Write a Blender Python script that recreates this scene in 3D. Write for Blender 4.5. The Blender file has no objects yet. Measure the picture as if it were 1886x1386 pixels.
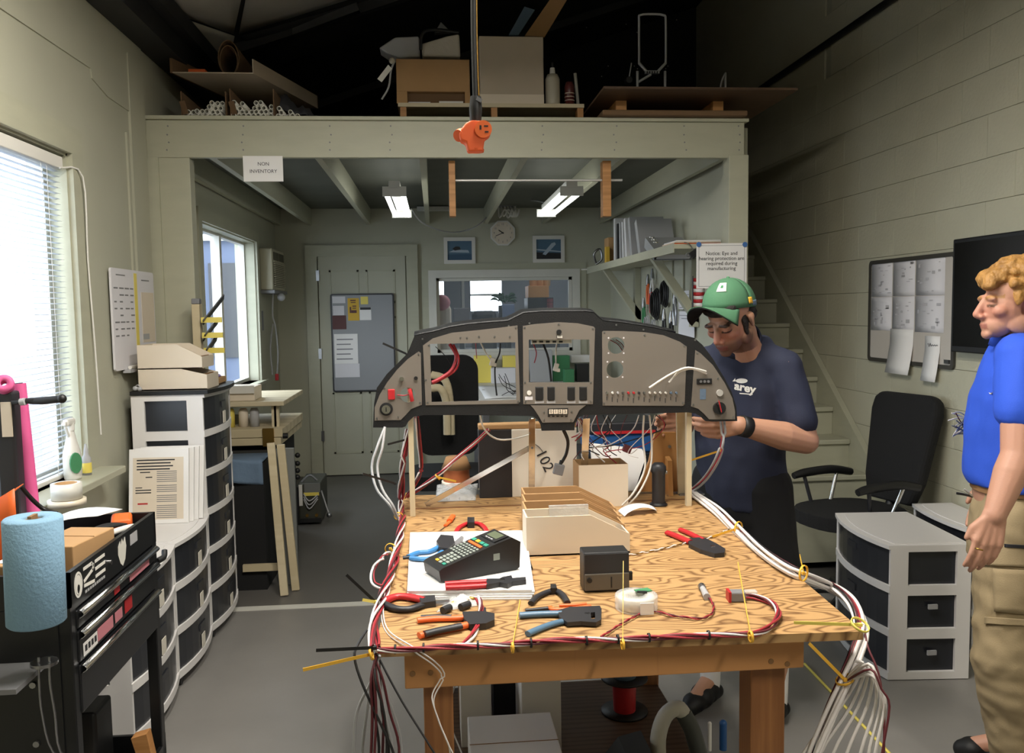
import bpy, bmesh, math, random
from mathutils import Vector as V, Matrix, Euler, noise as mnoise
from mathutils.geometry import tessellate_polygon
S = bpy.context.scene; COL = S.collection; PI = math.pi; R = math.radians
random.seed(7)

# ---------------------------------------------------------------- camera (calibrated from the room's vanishing lines)
FPX, CX, CY, CAMZ = 1570.0, 943.0, 693.0, 1.6
_y, _p, _r = R(5.13), R(4.50), R(-0.865)
FW = V((math.sin(_y)*math.cos(_p), math.cos(_y)*math.cos(_p), -math.sin(_p)))
_ri = V((math.cos(_y), -math.sin(_y), 0)); _up = _ri.cross(FW)
RI = math.cos(_r)*_ri + math.sin(_r)*_up; UP = -math.sin(_r)*_ri + math.cos(_r)*_up
cam = bpy.data.objects.new('camera', bpy.data.cameras.new('camera')); COL.objects.link(cam)
cam.matrix_world = Matrix.Translation((0, 0, CAMZ)) @ Matrix((RI, UP, -FW)).transposed().to_4x4()
cam.data.sensor_width = 36; cam.data.lens = FPX/1886*36; cam.data.clip_start = .05; cam.data.clip_end = 200
S.camera = cam
S.view_settings.view_transform = 'Standard'; S.view_settings.look = 'None'; S.view_settings.gamma = 1
S.view_settings.exposure = 0.0; S.view_settings.use_curve_mapping = False
try: S.cycles.max_bounces = 7; S.cycles.diffuse_bounces = 4; S.cycles.sample_clamp_indirect = 6
except Exception: pass

# ---------------------------------------------------------------- world: bright overcast daylight
w = bpy.data.worlds.new('World'); S.world = w; w.use_nodes = True
_bg = w.node_tree.nodes['Background']; _bg.inputs[0].default_value = (.78, .89, 1, 1); _bg.inputs[1].default_value = 9.5

def area(name, loc, size, power, col=(1, 1, 1), rot=(0, 0, 0), spread=180):
    l = bpy.data.lights.new(name, 'AREA'); l.shape = 'RECTANGLE'; l.size, l.size_y = size; l.energy = power; l.color = col; l.spread = R(spread)
    o = bpy.data.objects.new(name, l); COL.objects.link(o); o.location = loc; o.rotation_euler = rot; return o
def portal(name, loc, size, rot):
    o = area(name, loc, size, 1, rot=rot); o.data.cycles.is_portal = True; return o
WARM = (1, .95, .86); COOL = (.92, .97, 1)
portal('window_portal', (-1.70, 3.03, 1.6), (1.3, 1.4), (0, -PI/2, 0))
portal('window_portal', (-1.70, 6.57, 1.6), (1.2, 1.75), (0, -PI/2, 0))
POW_A, POW_B, POW_L = 64, 46, 0      # ceiling strip lights over the bench, behind the camera, under the loft

# ---------------------------------------------------------------- helpers
def ray(px, py): return (FW + (px-CX)/FPX*RI - (py-CY)/FPX*UP)
def P(px, py, X=None, Y=None, Z=None):
    d = ray(px, py)
    t = X/d.x if X is not None else Y/d.y if Y is not None else (Z-CAMZ)/d.z
    return V((0, 0, CAMZ)) + t*d
def hexc(h):
    if not isinstance(h, str): return (*h, 1)
    h = h.lstrip('#'); c = [int(h[i:i+2], 16)/255 for i in (0, 2, 4)]
    return (*[x/12.92 if x < .04045 else ((x+.055)/1.055)**2.4 for x in c], 1)
MT = {}
def mat(name, col, rough=.6, metal=0, var=0, vs=8, bump=0, bs=60, emit=0, alpha=1, trans=0, col2=None, spec=.5, stretch=None, coat=0, sub=0):
    if name in MT: return MT[name]
    m = bpy.data.materials.new(name); m.use_nodes = True; MT[name] = m
    nt = m.node_tree; b = nt.nodes['Principled BSDF']; c = hexc(col)
    b.inputs['Base Color'].default_value = c; b.inputs['Roughness'].default_value = rough; b.inputs['Metallic'].default_value = metal
    b.inputs['Specular IOR Level'].default_value = spec; b.inputs['Alpha'].default_value = alpha
    b.inputs['Transmission Weight'].default_value = trans; b.inputs['Coat Weight'].default_value = coat
    if sub: b.inputs['Subsurface Weight'].default_value = sub; b.inputs['Subsurface Radius'].default_value = (.012, .004, .002)
    if emit: b.inputs['Emission Color'].default_value = c; b.inputs['Emission Strength'].default_value = emit
    if var or bump:
        tc = nt.nodes.new('ShaderNodeTexCoord'); mp = nt.nodes.new('ShaderNodeMapping')
        mp.inputs['Scale'].default_value = stretch or (1, 1, 1); nt.links.new(tc.outputs['Object'], mp.inputs['Vector'])
    if var:
        n = nt.nodes.new('ShaderNodeTexNoise'); n.inputs['Scale'].default_value = vs; n.inputs['Detail'].default_value = 5
        nt.links.new(mp.outputs[0], n.inputs['Vector'])
        r = nt.nodes.new('ShaderNodeValToRGB'); r.color_ramp.elements[0].position = .3; r.color_ramp.elements[1].position = .7
        a = hexc(col2) if col2 else tuple(x*(1-var) for x in c[:3])+(1,)
        z = c if col2 else tuple(min(1, x*(1+var*.6)) for x in c[:3])+(1,)
        r.color_ramp.elements[0].color = a; r.color_ramp.elements[1].color = z
        nt.links.new(n.outputs['Fac'], r.inputs['Fac']); nt.links.new(r.outputs['Color'], b.inputs['Base Color'])
    if bump:
        n2 = nt.nodes.new('ShaderNodeTexNoise'); n2.inputs['Scale'].default_value = bs; n2.inputs['Detail'].default_value = 4
        nt.links.new(mp.outputs[0], n2.inputs['Vector'])
        bp = nt.nodes.new('ShaderNodeBump'); bp.inputs['Strength'].default_value = bump; bp.inputs['Distance'].default_value = .01
        nt.links.new(n2.outputs['Fac'], bp.inputs['Height']); nt.links.new(bp.outputs['Normal'], b.inputs['Normal'])
    return m
def wood(name, c1, c2, scale=(1, 1, 1), wscale=6, dist=6, rough=.55, detail=3, dscale=1.2):
    if name in MT: return MT[name]
    m = mat(name, c1, rough); nt = m.node_tree; b = nt.nodes['Principled BSDF']
    tc = nt.nodes.new('ShaderNodeTexCoord'); mp = nt.nodes.new('ShaderNodeMapping'); mp.inputs['Scale'].default_value = scale
    wv = nt.nodes.new('ShaderNodeTexWave'); wv.inputs['Scale'].default_value = wscale; wv.inputs['Distortion'].default_value = dist
    wv.inputs['Detail'].default_value = detail; wv.inputs['Detail Scale'].default_value = dscale; wv.bands_direction = 'Y'
    r = nt.nodes.new('ShaderNodeValToRGB'); r.color_ramp.elements[0].color = hexc(c2); r.color_ramp.elements[1].color = hexc(c1)
    r.color_ramp.elements[0].position = .05; r.color_ramp.elements[1].position = .6
    nt.links.new(tc.outputs['Object'], mp.inputs[0]); nt.links.new(mp.outputs[0], wv.inputs[0]); nt.links.new(wv.outputs['Fac'], r.inputs[0])
    nt.links.new(r.outputs[0], b.inputs['Base Color']); return m

def rotm(r): return Euler(r).to_matrix().to_4x4() if not isinstance(r, Matrix) else r.to_4x4()
def frame_from(z, up=V((0, 0, 1))):
    z = V(z).normalized(); x = up.cross(z)
    if x.length < 1e-4: x = V((1, 0, 0))
    x.normalize(); return Matrix((x, z.cross(x), z)).transposed()
def smooth_path(pts, k=4):
    pts = [V(p) for p in pts]
    if len(pts) < 3 or k < 2: return pts
    out = []
    for i in range(len(pts)-1):
        a = pts[max(i-1, 0)]; b = pts[i]; c = pts[i+1]; d = pts[min(i+2, len(pts)-1)]
        for j in range(k):
            t = j/k
            out.append(.5*((2*b)+(c-a)*t+(2*a-5*b+4*c-d)*t*t+(3*b-a-3*c+d)*t**3))
    return out+[pts[-1]]
_bc = {}
class MB:
    def __init__(s, M=None): s.v = []; s.f = []; s.sm = []; s.M = M or Matrix()
    def add(s, vs, fs, M=None, sm=False):
        T = s.M @ M if M is not None else s.M
        o = len(s.v); s.v += [T @ V(p) for p in vs]; s.f += [tuple(i+o for i in f) for f in fs]; s.sm += [sm]*len(fs); return s
    def box(s, c, d, r=(0, 0, 0), bev=0):
        d = [max(abs(x), 1e-5) for x in d]; M = Matrix.Translation(c) @ rotm(r)
        if not bev:
            x, y, z = (k/2 for k in d)
            return s.add([(-x, -y, -z), (x, -y, -z), (x, y, -z), (-x, y, -z), (-x, -y, z), (x, -y, z), (x, y, z), (-x, y, z)],
                         [(0, 3, 2, 1), (4, 5, 6, 7), (0, 1, 5, 4), (1, 2, 6, 5), (2, 3, 7, 6), (3, 0, 4, 7)], M)
        b = min(bev, min(d)*.49); k = (tuple(round(x, 5) for x in d), round(b, 5))
        if k not in _bc:
            bm = bmesh.new(); bmesh.ops.create_cube(bm, size=1)
            for v in bm.verts: v.co = V((v.co.x*d[0], v.co.y*d[1], v.co.z*d[2]))
            bmesh.ops.bevel(bm, geom=bm.edges[:], offset=b, segments=2, profile=.5, affect='EDGES'); bm.verts.index_update()
            _bc[k] = ([v.co.copy() for v in bm.verts], [tuple(v.index for v in f.verts) for f in bm.faces]); bm.free()
        return s.add(*_bc[k], M)
    def bx(s, x0, x1, y0, y1, z0, z1, bev=0): return s.box(((x0+x1)/2, (y0+y1)/2, (z0+z1)/2), (x1-x0, y1-y0, z1-z0), bev=bev)
    def cyl(s, a, b, r1, r2=None, n=14, cap=True):
        a, b = V(a), V(b); r2 = r1 if r2 is None else r2; F3 = frame_from(b-a); vs = []; fs = []
        for p, r in ((a, r1), (b, r2)):
            vs += [p + F3 @ V((r*math.cos(2*PI*i/n), r*math.sin(2*PI*i/n), 0)) for i in range(n)]
        fs = [(i, (i+1) % n, n+(i+1) % n, n+i) for i in range(n)]; s.add(vs, fs, sm=True)
        if cap: s.add(vs, [tuple(range(n-1, -1, -1)), tuple(range(n, 2*n))])
        return s
    def tube(s, pts, r, n=6, k=4, cap=True):
        rr = r if isinstance(r, (list, tuple)) else None
        raw = [V(p) for p in pts]; pts = smooth_path(raw, k)
        rs = [r]*len(pts)
        if rr: m = len(pts)-1; rs = [rr[min(int(i/m*(len(rr)-1)), len(rr)-2)]*(1-(i/m*(len(rr)-1))+min(int(i/m*(len(rr)-1)), len(rr)-2)) + rr[min(int(i/m*(len(rr)-1)), len(rr)-2)+1]*((i/m*(len(rr)-1))-min(int(i/m*(len(rr)-1)), len(rr)-2)) for i in range(m+1)]
        vs = []; fs = []; up = V((0, 0, 1)); L = len(pts); pf = None
        for i, p in enumerate(pts):
            t = (pts[min(i+1, L-1)]-pts[max(i-1, 0)])
            if t.length < 1e-7: t = V((0, 0, 1))
            t.normalize()
            if pf is None: F3 = frame_from(t, V((0, 0, 1)) if abs(t.z) < .9 else V((1, 0, 0))); x = F3.col[0]
            else: x = (pf - t*pf.dot(t)).normalized()
            pf = x.copy(); y = t.cross(x)
            vs += [p + rs[i]*(math.cos(2*PI*j/n)*x + math.sin(2*PI*j/n)*y) for j in range(n)]
        for i in range(L-1): fs += [(i*n+j, i*n+(j+1) % n, (i+1)*n+(j+1) % n, (i+1)*n+j) for j in range(n)]
        s.add(vs, fs, sm=True)
        if cap: s.add(vs, [tuple(range(n-1, -1, -1)), tuple(range((L-1)*n, L*n))])
        return s
    def lathe(s, prof, M=None, n=20, sm=True):
        vs = []; fs = []
        for r, z in prof: vs += [(max(r, 1e-5)*math.cos(2*PI*i/n), max(r, 1e-5)*math.sin(2*PI*i/n), z) for i in range(n)]
        for k in range(len(prof)-1): fs += [(k*n+i, k*n+(i+1) % n, (k+1)*n+(i+1) % n, (k+1)*n+i) for i in range(n)]
        return s.add(vs, fs, M, sm)
    def prism(s, poly, h, M=None, holes=()):
        """polygon (x, y) extruded from z = 0 to z = h"""
        loops = [list(poly)]+[list(q) for q in holes]; flat = [p for q in loops for p in q]; n = len(flat)
        vs = [(p[0], p[1], 0) for p in flat]+[(p[0], p[1], h) for p in flat]
        if holes or len(poly) > 4: tr = tessellate_polygon([[V((p[0], p[1], 0)) for p in q] for q in loops])
        else: tr = [tuple(range(n))]
        fs = [tuple(t) for t in tr]+[tuple(i+n for i in reversed(t)) for t in tr]; o = 0
        for q in loops:
            m = len(q); fs += [(o+i, o+(i+1) % m, n+o+(i+1) % m, n+o+i) for i in range(m)]; o += m
        return s.add(vs, fs, M)
    def ell(s, c, r, M=None, n=12, m=8):
        vs = [(0, 0, -1)]; fs = []
        for k in range(1, m): vs += [(math.sin(PI*k/m)*math.cos(2*PI*i/n), math.sin(PI*k/m)*math.sin(2*PI*i/n), -math.cos(PI*k/m)) for i in range(n)]
        vs.append((0, 0, 1)); L = len(vs)-1
        fs = [(0, 1+(i+1) % n, 1+i) for i in range(n)]
        for k in range(m-2): fs += [(1+k*n+i, 1+k*n+(i+1) % n, 1+(k+1)*n+(i+1) % n, 1+(k+1)*n+i) for i in range(n)]
        fs += [(1+(m-2)*n+i, 1+(m-2)*n+(i+1) % n, L) for i in range(n)]
        r = (r, r, r) if not isinstance(r, (tuple, list)) else r
        T = Matrix.Translation(c) @ (rotm(M) if M is not None else Matrix()) @ Matrix.Diagonal((*r, 1))
        return s.add(vs, fs, T, True)
    def caps(s, a, b, r1, r2, n=12):
        s.cyl(a, b, r1, r2, n); s.ell(a, r1, n=n); s.ell(b, r2, n=n); return s
    def grid(s, fn, nu, nv, sm=True, thick=0):
        pts = [[V(fn(i/nu, j/nv)) for j in range(nv+1)] for i in range(nu+1)]; q = nv+1
        vs = [p for row in pts for p in row]; fs = [(i*q+j, (i+1)*q+j, (i+1)*q+j+1, i*q+j+1) for i in range(nu) for j in range(nv)]
        if thick:
            nr = []
            for i in range(nu+1):
                for j in range(q):
                    a = pts[min(i+1, nu)][j]-pts[max(i-1, 0)][j]; b = pts[i][min(j+1, nv)]-pts[i][max(j-1, 0)]; c = a.cross(b); nr.append(c.normalized() if c.length > 0 else V((0, 0, 1)))
            N = len(vs); vs = vs+[v+thick*k for v, k in zip(vs, nr)]; fs = fs+[tuple(N+i for i in reversed(f)) for f in fs]
            ring = [i*q for i in range(nu+1)]+[nu*q+j for j in range(1, q)]+[i*q+nv for i in range(nu-1, -1, -1)]+[j for j in range(nv-1, 0, -1)]
            fs += [(ring[k], ring[(k+1) % len(ring)], N+ring[(k+1) % len(ring)], N+ring[k]) for k in range(len(ring))]
        return s.add(vs, fs, sm=sm)
    def build(s, name, m, parent=None, label=None, cat=None, group=None, kind=None, fixn=True):
        me = bpy.data.meshes.new(name)
        if parent is not None: org = parent.get('_o') and V(parent['_o']) or V((0, 0, 0))
        else:
            xs = [p.x for p in s.v]; ys = [p.y for p in s.v]; zs = [p.z for p in s.v]; org = V(((min(xs)+max(xs))/2, (min(ys)+max(ys))/2, min(zs)))
        me.from_pydata([p-org for p in s.v], [], s.f)
        if fixn:
            bm = bmesh.new(); bm.from_mesh(me); bmesh.ops.recalc_face_normals(bm, faces=bm.faces); bm.to_mesh(me); bm.free()
        if len(me.polygons) == len(s.sm): me.polygons.foreach_set('use_smooth', s.sm)
        me.materials.append(MT[m] if isinstance(m, str) else m)
        o = bpy.data.objects.new(name, me); COL.objects.link(o)
        if parent is not None: o.parent = parent; o['_o'] = list(org)
        else: o.location = org; o['_o'] = list(org)
        tagp(o, label, cat, group, kind); return o
def tagp(o, label=None, cat=None, group=None, kind=None):
    if label: o['label'] = label
    if cat: o['category'] = cat
    if group: o['group'] = group
    if kind: o['kind'] = kind
    return o
def T(name, label, cat, loc=(0, 0, 0), group=None, kind=None):
    o = bpy.data.objects.new(name, None); COL.objects.link(o); o.location = loc; o['_o'] = list(loc); o.empty_display_size = .05
    return tagp(o, label, cat, group, kind)
def B(*a, M=None, bev=0): return MB(M).bx(*a, bev=bev)
def inst(src, loc, parent=None, rot=None, name=None):
    """a copy of one mesh object that shares its mesh data; loc in world coordinates"""
    c = src.copy(); COL.objects.link(c); c.parent = parent
    po = V(parent['_o']) if parent is not None and parent.get('_o') else V((0, 0, 0))
    c.location = V(loc)-po
    if rot is not None: c.rotation_euler = rot
    return c
_fonts = {}
def text(s, size, M, m, parent, name='lettering', bold=False, align='CENTER', ext=.0004, sx=1, label=None):
    cu = bpy.data.curves.new(name, 'FONT'); cu.body = s; cu.size = size; cu.align_x = align; cu.align_y = 'CENTER'; cu.extrude = ext; cu.resolution_u = 3
    if bold: cu.offset = size*.03
    o = bpy.data.objects.new(name, cu); COL.objects.link(o); dg = bpy.context.evaluated_depsgraph_get(); me = bpy.data.meshes.new_from_object(o.evaluated_get(dg))
    bpy.data.objects.remove(o); bpy.data.curves.remove(cu)
    org = V(parent['_o']); me.transform(Matrix.Translation(-org) @ M @ Matrix.Diagonal((sx, 1, 1, 1)))
    me.materials.clear(); me.materials.append(MT[m]); o = bpy.data.objects.new(name, me); COL.objects.link(o); o.parent = parent; o['_o'] = list(org)
    if label: o['label'] = label
    return o
def MX(o, x, y=None, z=None):
    """matrix with origin o and axes x, y (z = x cross y)"""
    x = V(x).normalized(); y = V(y); y = (y-x*y.dot(x)).normalized(); z = x.cross(y)
    return Matrix.Translation(o) @ Matrix((x, y, z)).transposed().to_4x4()
def front(o): return MX(o, (1, 0, 0), (0, 0, 1))          # x right, y up, z towards the camera
def poly_px(pts, Y): return [(p.x, p.z) for p in (P(a, b, Y=Y) for a, b in pts)]
def plate(pts, Y, th, holes=(), mb=None):
    """outline given in picture pixels, standing upright at depth Y, with its own thickness towards the back"""
    M = MX((0, Y+th, 0), (1, 0, 0), (0, 0, 1)); return (mb or MB()).prism(poly_px(pts, Y), th, M, [poly_px(h, Y) for h in holes])
def circ(cx, cy, r, n=16, ry=None): return [(cx+r*math.cos(2*PI*i/n), cy+(ry or r)*math.sin(2*PI*i/n)) for i in range(n)]
def rrect(x0, y0, x1, y1, r=0, n=3):
    o = []
    for cx, cy, a in ((x1-r, y1-r, 0), (x0+r, y1-r, 90), (x0+r, y0+r, 180), (x1-r, y0+r, 270)):
        o += [(cx+r*math.cos(R(a+90*i/n)), cy+r*math.sin(R(a+90*i/n))) for i in range(n+1)]
    return o
# ---------------------------------------------------------------- materials used all over
XL, XR, YB, YL, TZ = -1.5, 2.62, 8.40, 4.75, .93      # left wall, right wall, back wall, loft front, bench top
mat('sage', '#b0af9c', .62, var=.06, vs=1.6, bump=.05, bs=90)
mat('sage_trim', '#adac97', .5, var=.05, vs=5, bump=.04, bs=40, stretch=(1, 1, 4))
mat('sage_dark', '#999a8b', .55, var=.05, vs=4)
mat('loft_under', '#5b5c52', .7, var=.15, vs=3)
mat('block', '#b6b39e', .68, var=.05, vs=3, bump=.22, bs=55)
mat('mortar', '#a6a494', .8, bump=.2, bs=80)
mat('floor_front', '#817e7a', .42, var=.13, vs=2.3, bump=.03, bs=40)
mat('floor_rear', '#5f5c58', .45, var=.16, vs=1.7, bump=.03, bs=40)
mat('white', '#d9d6cf', .5); mat('white_paint', '#cfcdc4', .45, var=.04, vs=6); mat('paper', '#e6e4e2', .8); mat('paper2', '#d6d4d8', .8)
mat('black', '#141415', .5); mat('black_matte', '#0e0e0f', .85); mat('dark', '#26262a', .45); mat('ink', '#2a2a2e', .7); mat('grey', '#77777a', .5); mat('ltgrey', '#a9a9ab', .5)
mat('chrome', '#d8d8d8', .16, 1); mat('steel', '#9c9da0', .32, 1); mat('alu', '#d8d6d2', .32, .5, bump=.02, bs=300); mat('brass', '#b08a48', .35, 1)
mat('card', '#b08a5e', .8, var=.05, vs=10); mat('card_dark', '#8a6642', .85, var=.08, vs=8); mat('cream', '#d8cbb8', .7, var=.03, vs=6)
mat('red', '#b3242a', .4); mat('red_wire', '#a02a34', .45); mat('white_wire', '#e4dedb', .4); mat('black_wire', '#1b1a1c', .45); mat('yellow', '#e8b23a', .4); mat('yellow_pale', '#e2cf62', .45)
mat('orange', '#e0662a', .45); mat('blue', '#3f7fb8', .4); mat('pink', '#d2588f', .6); mat('green', '#3d7d52', .7); mat('blue_tape', '#3d6aa8', .7)
mat('glass', '#c8d4dc', .03, alpha=.10); mat('clear', '#eef2f4', .12, alpha=.35); mat('clear_bag', '#e8eaea', .18, alpha=.42, bump=.5, bs=30)
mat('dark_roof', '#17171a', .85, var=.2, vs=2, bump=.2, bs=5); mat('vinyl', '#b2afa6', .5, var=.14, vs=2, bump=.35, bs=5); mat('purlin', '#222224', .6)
wood('pine', '#b9854f', '#a06e3c', (1, 1, 14), 2, 3); wood('pine_x', '#bb8550', '#98653a', (14, 1, 1), 2, 3)
wood('ply_edge', '#8a5f38', '#6b4426', (1, 1, 40), 6, 1); wood('cream_wood', '#cbbd9e', '#bfb08f', (1, 1, 8), 2, 3)

def sbuild(mb, name, m): return mb.build(name, m, kind='structure')
# ---------------------------------------------------------------- floor
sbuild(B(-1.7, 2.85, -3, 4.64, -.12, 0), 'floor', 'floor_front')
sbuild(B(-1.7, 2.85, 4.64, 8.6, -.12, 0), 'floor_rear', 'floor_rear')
sbuild(B(-1.5, 1.4, 4.60, 4.66, 0, .004), 'trim_threshold', 'white_paint')
# ---------------------------------------------------------------- left wall with its two windows
W1, W2 = (2.30, 3.74, .94, 2.27), (5.72, 7.42, 1.03, 2.20)
def ceil_z(x): return 3.16+.33*(x+1.5)
m = MB(); x0 = XL-.16
for a, b, w_ in ((-3, W1[0], None), (W1[0], W1[1], W1), (W1[1], W2[0], None), (W2[0], W2[1], W2), (W2[1], YB+.1, None)):
    if w_: m.bx(x0, XL, a, b, 0, w_[2]); m.bx(x0, XL, a, b, w_[3], 3.2)
    else: m.bx(x0, XL, a, b, 0, 3.2)
wl = sbuild(m, 'wall_left', 'sage')
a, b, c = P(0, 16, X=XL), P(165, 126, X=XL), P(196, 160, X=XL)          # upper board of the wall: its lower edge shows as a crack
M = MX((XL, 0, 0), (0, 1, 0), (0, 0, 1))
MB(M).prism([(1.2, a.z+.02), (a.y, a.z), (b.y, b.z), (b.y+.01, b.z-.04), (c.y, c.z-.045), (4.72, c.z-.05), (4.72, 3.15), (1.2, 3.15)], .006).build('wall_board', 'sage', wl)
B(XL-.002, XL+.012, 4.50, 4.72, .1, 2.9).build('wall_batten', 'sage', wl)
for y in (4.44,): B(XL-.002, XL+.010, y, y+.03, .1, 2.5).build('wall_batten', 'sage', wl)
B(XL, XL+.014, 3.9, 4.5, .02, .12).build('skirting', 'sage_dark', wl)

def win_frame(name, w_, mull, sill_z):
    y0, y1, z0, z1 = w_; o = T(name, None, None, (XL-.08, (y0+y1)/2, z0), kind='structure')
    m = MB(); c = .11 if mull is None else .085                                   # casing on the room side
    m.bx(XL-.002, XL+.022, y0-c, y0, z0-.02, z1+c).bx(XL-.002, XL+.022, y1, y1+c, z0-.02, z1+c).bx(XL-.002, XL+.022, y0, y1, z1, z1+c)
    m.build('casing', 'sage_trim', o)
    m = MB(); t = .045 if mull is None else .028; xa, xb = XL-.13, XL-.08
    m.bx(xa, xb, y0, y0+t, z0, z1).bx(xa, xb, y1-t, y1, z0, z1).bx(xa, xb, y0+t, y1-t, z0, z0+t).bx(xa, xb, y0+t, y1-t, z1-t, z1)
    m.build('window_frame', 'white_paint', o)
    if mull: B(xa-.005, xb+.01, mull-.03, mull+.03, z0+t, z1-t).build('mullion', 'white_paint', o)
    B(XL-.16, XL, y0, y0+.012, z0, z1).build('reveal', 'sage_trim', o); B(XL-.16, XL, y1-.012, y1, z0, z1).build('reveal', 'sage_trim', o)
    B(XL-.16, XL, y0, y1, z1-.01, z1).build('reveal', 'sage_trim', o)
    B(XL-.16, XL+(.13 if mull is None else .06), y0-.12, y1+.12, z0-.03, z0, bev=.004).build('window_sill', 'sage_trim', o)
    B(XL-.002, XL+.02, y0-.10, y1+.10, z0-.11, z0-.03).build('apron', 'sage_trim', o)
    ys = [y0+t, mull, y1-t] if mull else [y0+t, y1-t]
    for i in range(len(ys)-1): B(XL-.106, XL-.102, ys[i], ys[i+1], z0+t, z1-t).build('pane', 'glass', o)
    return o
win_frame('window_1', W1, None, .94); win_frame('window_2', W2, 6.55, 1.03)
# venetian blind in the big window
_m = mat('slat', '#e8eaee', .5); _nt = _m.node_tree; _tr = _nt.nodes.new('ShaderNodeBsdfTranslucent'); _tr.inputs[0].default_value = hexc('#e8ecf2'); _mx = _nt.nodes.new('ShaderNodeMixShader'); _mx.inputs[0].default_value = .55
_nt.links.new(_nt.nodes['Principled BSDF'].outputs[0], _mx.inputs[1]); _nt.links.new(_tr.outputs[0], _mx.inputs[2]); _nt.links.new(_mx.outputs[0], _nt.nodes['Material Output'].inputs[0])
bl = T('venetian_blind', 'white venetian blind with slats open in the big bright window', 'blind', (XL-.03, 3.0, 2.2))
B(XL-.055, XL-.005, W1[0]+.03, W1[1]-.03, 2.20, 2.25, bev=.004).build('head_rail', 'white', bl)
sl = MB(); y0, y1 = W1[0]+.035, W1[1]-.035
sl.grid(lambda u, v: (XL-.03+(u-.5)*.024, y0+(y1-y0)*v, .002*math.sin(PI*u)+.001*(u-.5)), 4, 1, thick=.0007)
z = .975; first = sl.build('slat', 'slat', bl); first.location = V((0, 0, z))
while z < 2.18:
    z += .0225
    c = first.copy(); COL.objects.link(c); c.location = V((0, 0, z))
B(XL-.045, XL-.015, y0, y1, .945, .962, bev=.003).build('bottom_rail', 'white', bl)
for y in (y1-.12, y1-.17, (y0+y1)/2, y0+.15): MB().cyl((XL-.017, y, .95), (XL-.017, y, 2.21), .0012, n=5).build('ladder_cord', 'white', bl)
cd = MB(); p0, p1 = P(162, 480, X=XL+.03), P(186, 800, X=XL+.035)
cd.tube([(XL-.0, y1-.04, 2.2), (XL+.035, p0.y-.02, p0.z+.35), p0, (XL+.035, (p0.y+p1.y)/2, (p0.z+p1.z)/2), p1], .004, 6); cd.build('pull_cord', 'white', bl)
# ---------------------------------------------------------------- right wall of painted concrete blocks
zc = P(1886, 357, X=XR).z; zc -= .203*int(zc/.203)
wr = sbuild(B(XR+.012, XR+.2, -3, YB+.1, 0, 4.7), 'wall_right', 'mortar')
bk = MB().box((0, 0, 0), (.03, .4040, .2012), bev=.0016).build('block', 'block')
for k in range(22):
    z = zc-.203+.203*k
    for j in range(14):
        if j > 8 and z > 2.9: continue
        if z > -.15: inst(bk, (XR+.012, 2.05+.406*j+(.203 if k % 2 else 0), z), wr)
bpy.data.objects.remove(bk)
B(XR+.0, XR+.02, -3, 1.84, 0, 4.6).build('block_face', 'block', wr); B(XR+.0, XR+.02, 5.6, YB, 2.85, 4.6).build('block_face', 'block', wr)
# ---------------------------------------------------------------- back wall with door and office window
W3 = [P(803, 512, Y=YB), P(1055, 645, Y=YB)]; wx0, wx1, wz1, wz0 = W3[0].x, W3[1].x, W3[0].z, W3[1].z
m = MB(); ya, yb = YB, YB+.12
m.bx(-1.7, wx0, ya, yb, 0, 2.62).bx(wx1, XR+.2, ya, yb, 0, 2.62).bx(wx0, wx1, ya, yb, 0, wz0).bx(wx0, wx1, ya, yb, wz1, 2.62)
sbuild(m, 'wall_back', 'sage'); sbuild(B(-1.7, XR+.2, ya, yb, 2.62, 4.7), 'wall_back_upper', 'dark_roof')  # upper wall near-black: the shade above the loft is put into its colour
sbuild(B(-1.7, XR+.2, -3.15, -3, 0, 4.7), 'wall_rear', 'sage')
o = T('window_3', None, None, ((wx0+wx1)/2, YB, wz0), kind='structure'); m = MB(); c = .075
m.bx(wx0-c, wx1+c, YB-.022, YB+.01, wz1, wz1+c).bx(wx0-c, wx1+c, YB-.022, YB+.01, wz0-c, wz0).bx(wx0-c, wx0, YB-.022, YB+.01, wz0, wz1).bx(wx1, wx1+c, YB-.022, YB+.01, wz0, wz1)
m.build('casing', 'white_paint', o); m = MB(); c2 = .14
m.bx(wx0-c2, wx1+c2, YB-.012, YB+.01, wz1+c, wz1+c2).bx(wx0-c2, wx0-c, YB-.012, YB+.01, wz0-c2, wz1+c).bx(wx1+c, wx1+c2, YB-.012, YB+.01, wz0-c2, wz1+c).bx(wx0-c, wx1+c, YB-.012, YB+.01, wz0-c2, wz0-c)
m.build('outer_casing', 'sage_trim', o); m = MB(); t = .03
m.bx(wx0, wx0+t, YB+.03, YB+.08, wz0, wz1).bx(wx1-t, wx1, YB+.03, YB+.08, wz0, wz1).bx(wx0, wx1, YB+.03, YB+.08, wz1-t, wz1).bx(wx0, wx1, YB+.03, YB+.08, wz0, wz0+t)
m.build('window_frame', 'white_paint', o); B(wx0+t, wx1-t, YB+.05, YB+.056, wz0+t, wz1-t).build('pane', 'glass', o)
d0, d1 = P(584, 473, Y=YB), P(748, 473, Y=YB); dz = d0.z
o = T('door_1', None, None, ((d0.x+d1.x)/2, YB, 0), kind='structure')
MB().bx(d0.x+.01, d1.x-.01, YB-.03, YB+.005, .01, dz).build('door_leaf', 'sage', o)
m = MB(); c = .11
m.bx(d0.x-c, d0.x, YB-.045, YB+.01, 0, dz+c).bx(d1.x, d1.x+c, YB-.045, YB+.01, 0, dz+c).bx(d0.x, d1.x, YB-.045, YB+.01, dz, dz+c); m.build('door_frame', 'sage_trim', o)
wd = d1.x-d0.x
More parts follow.
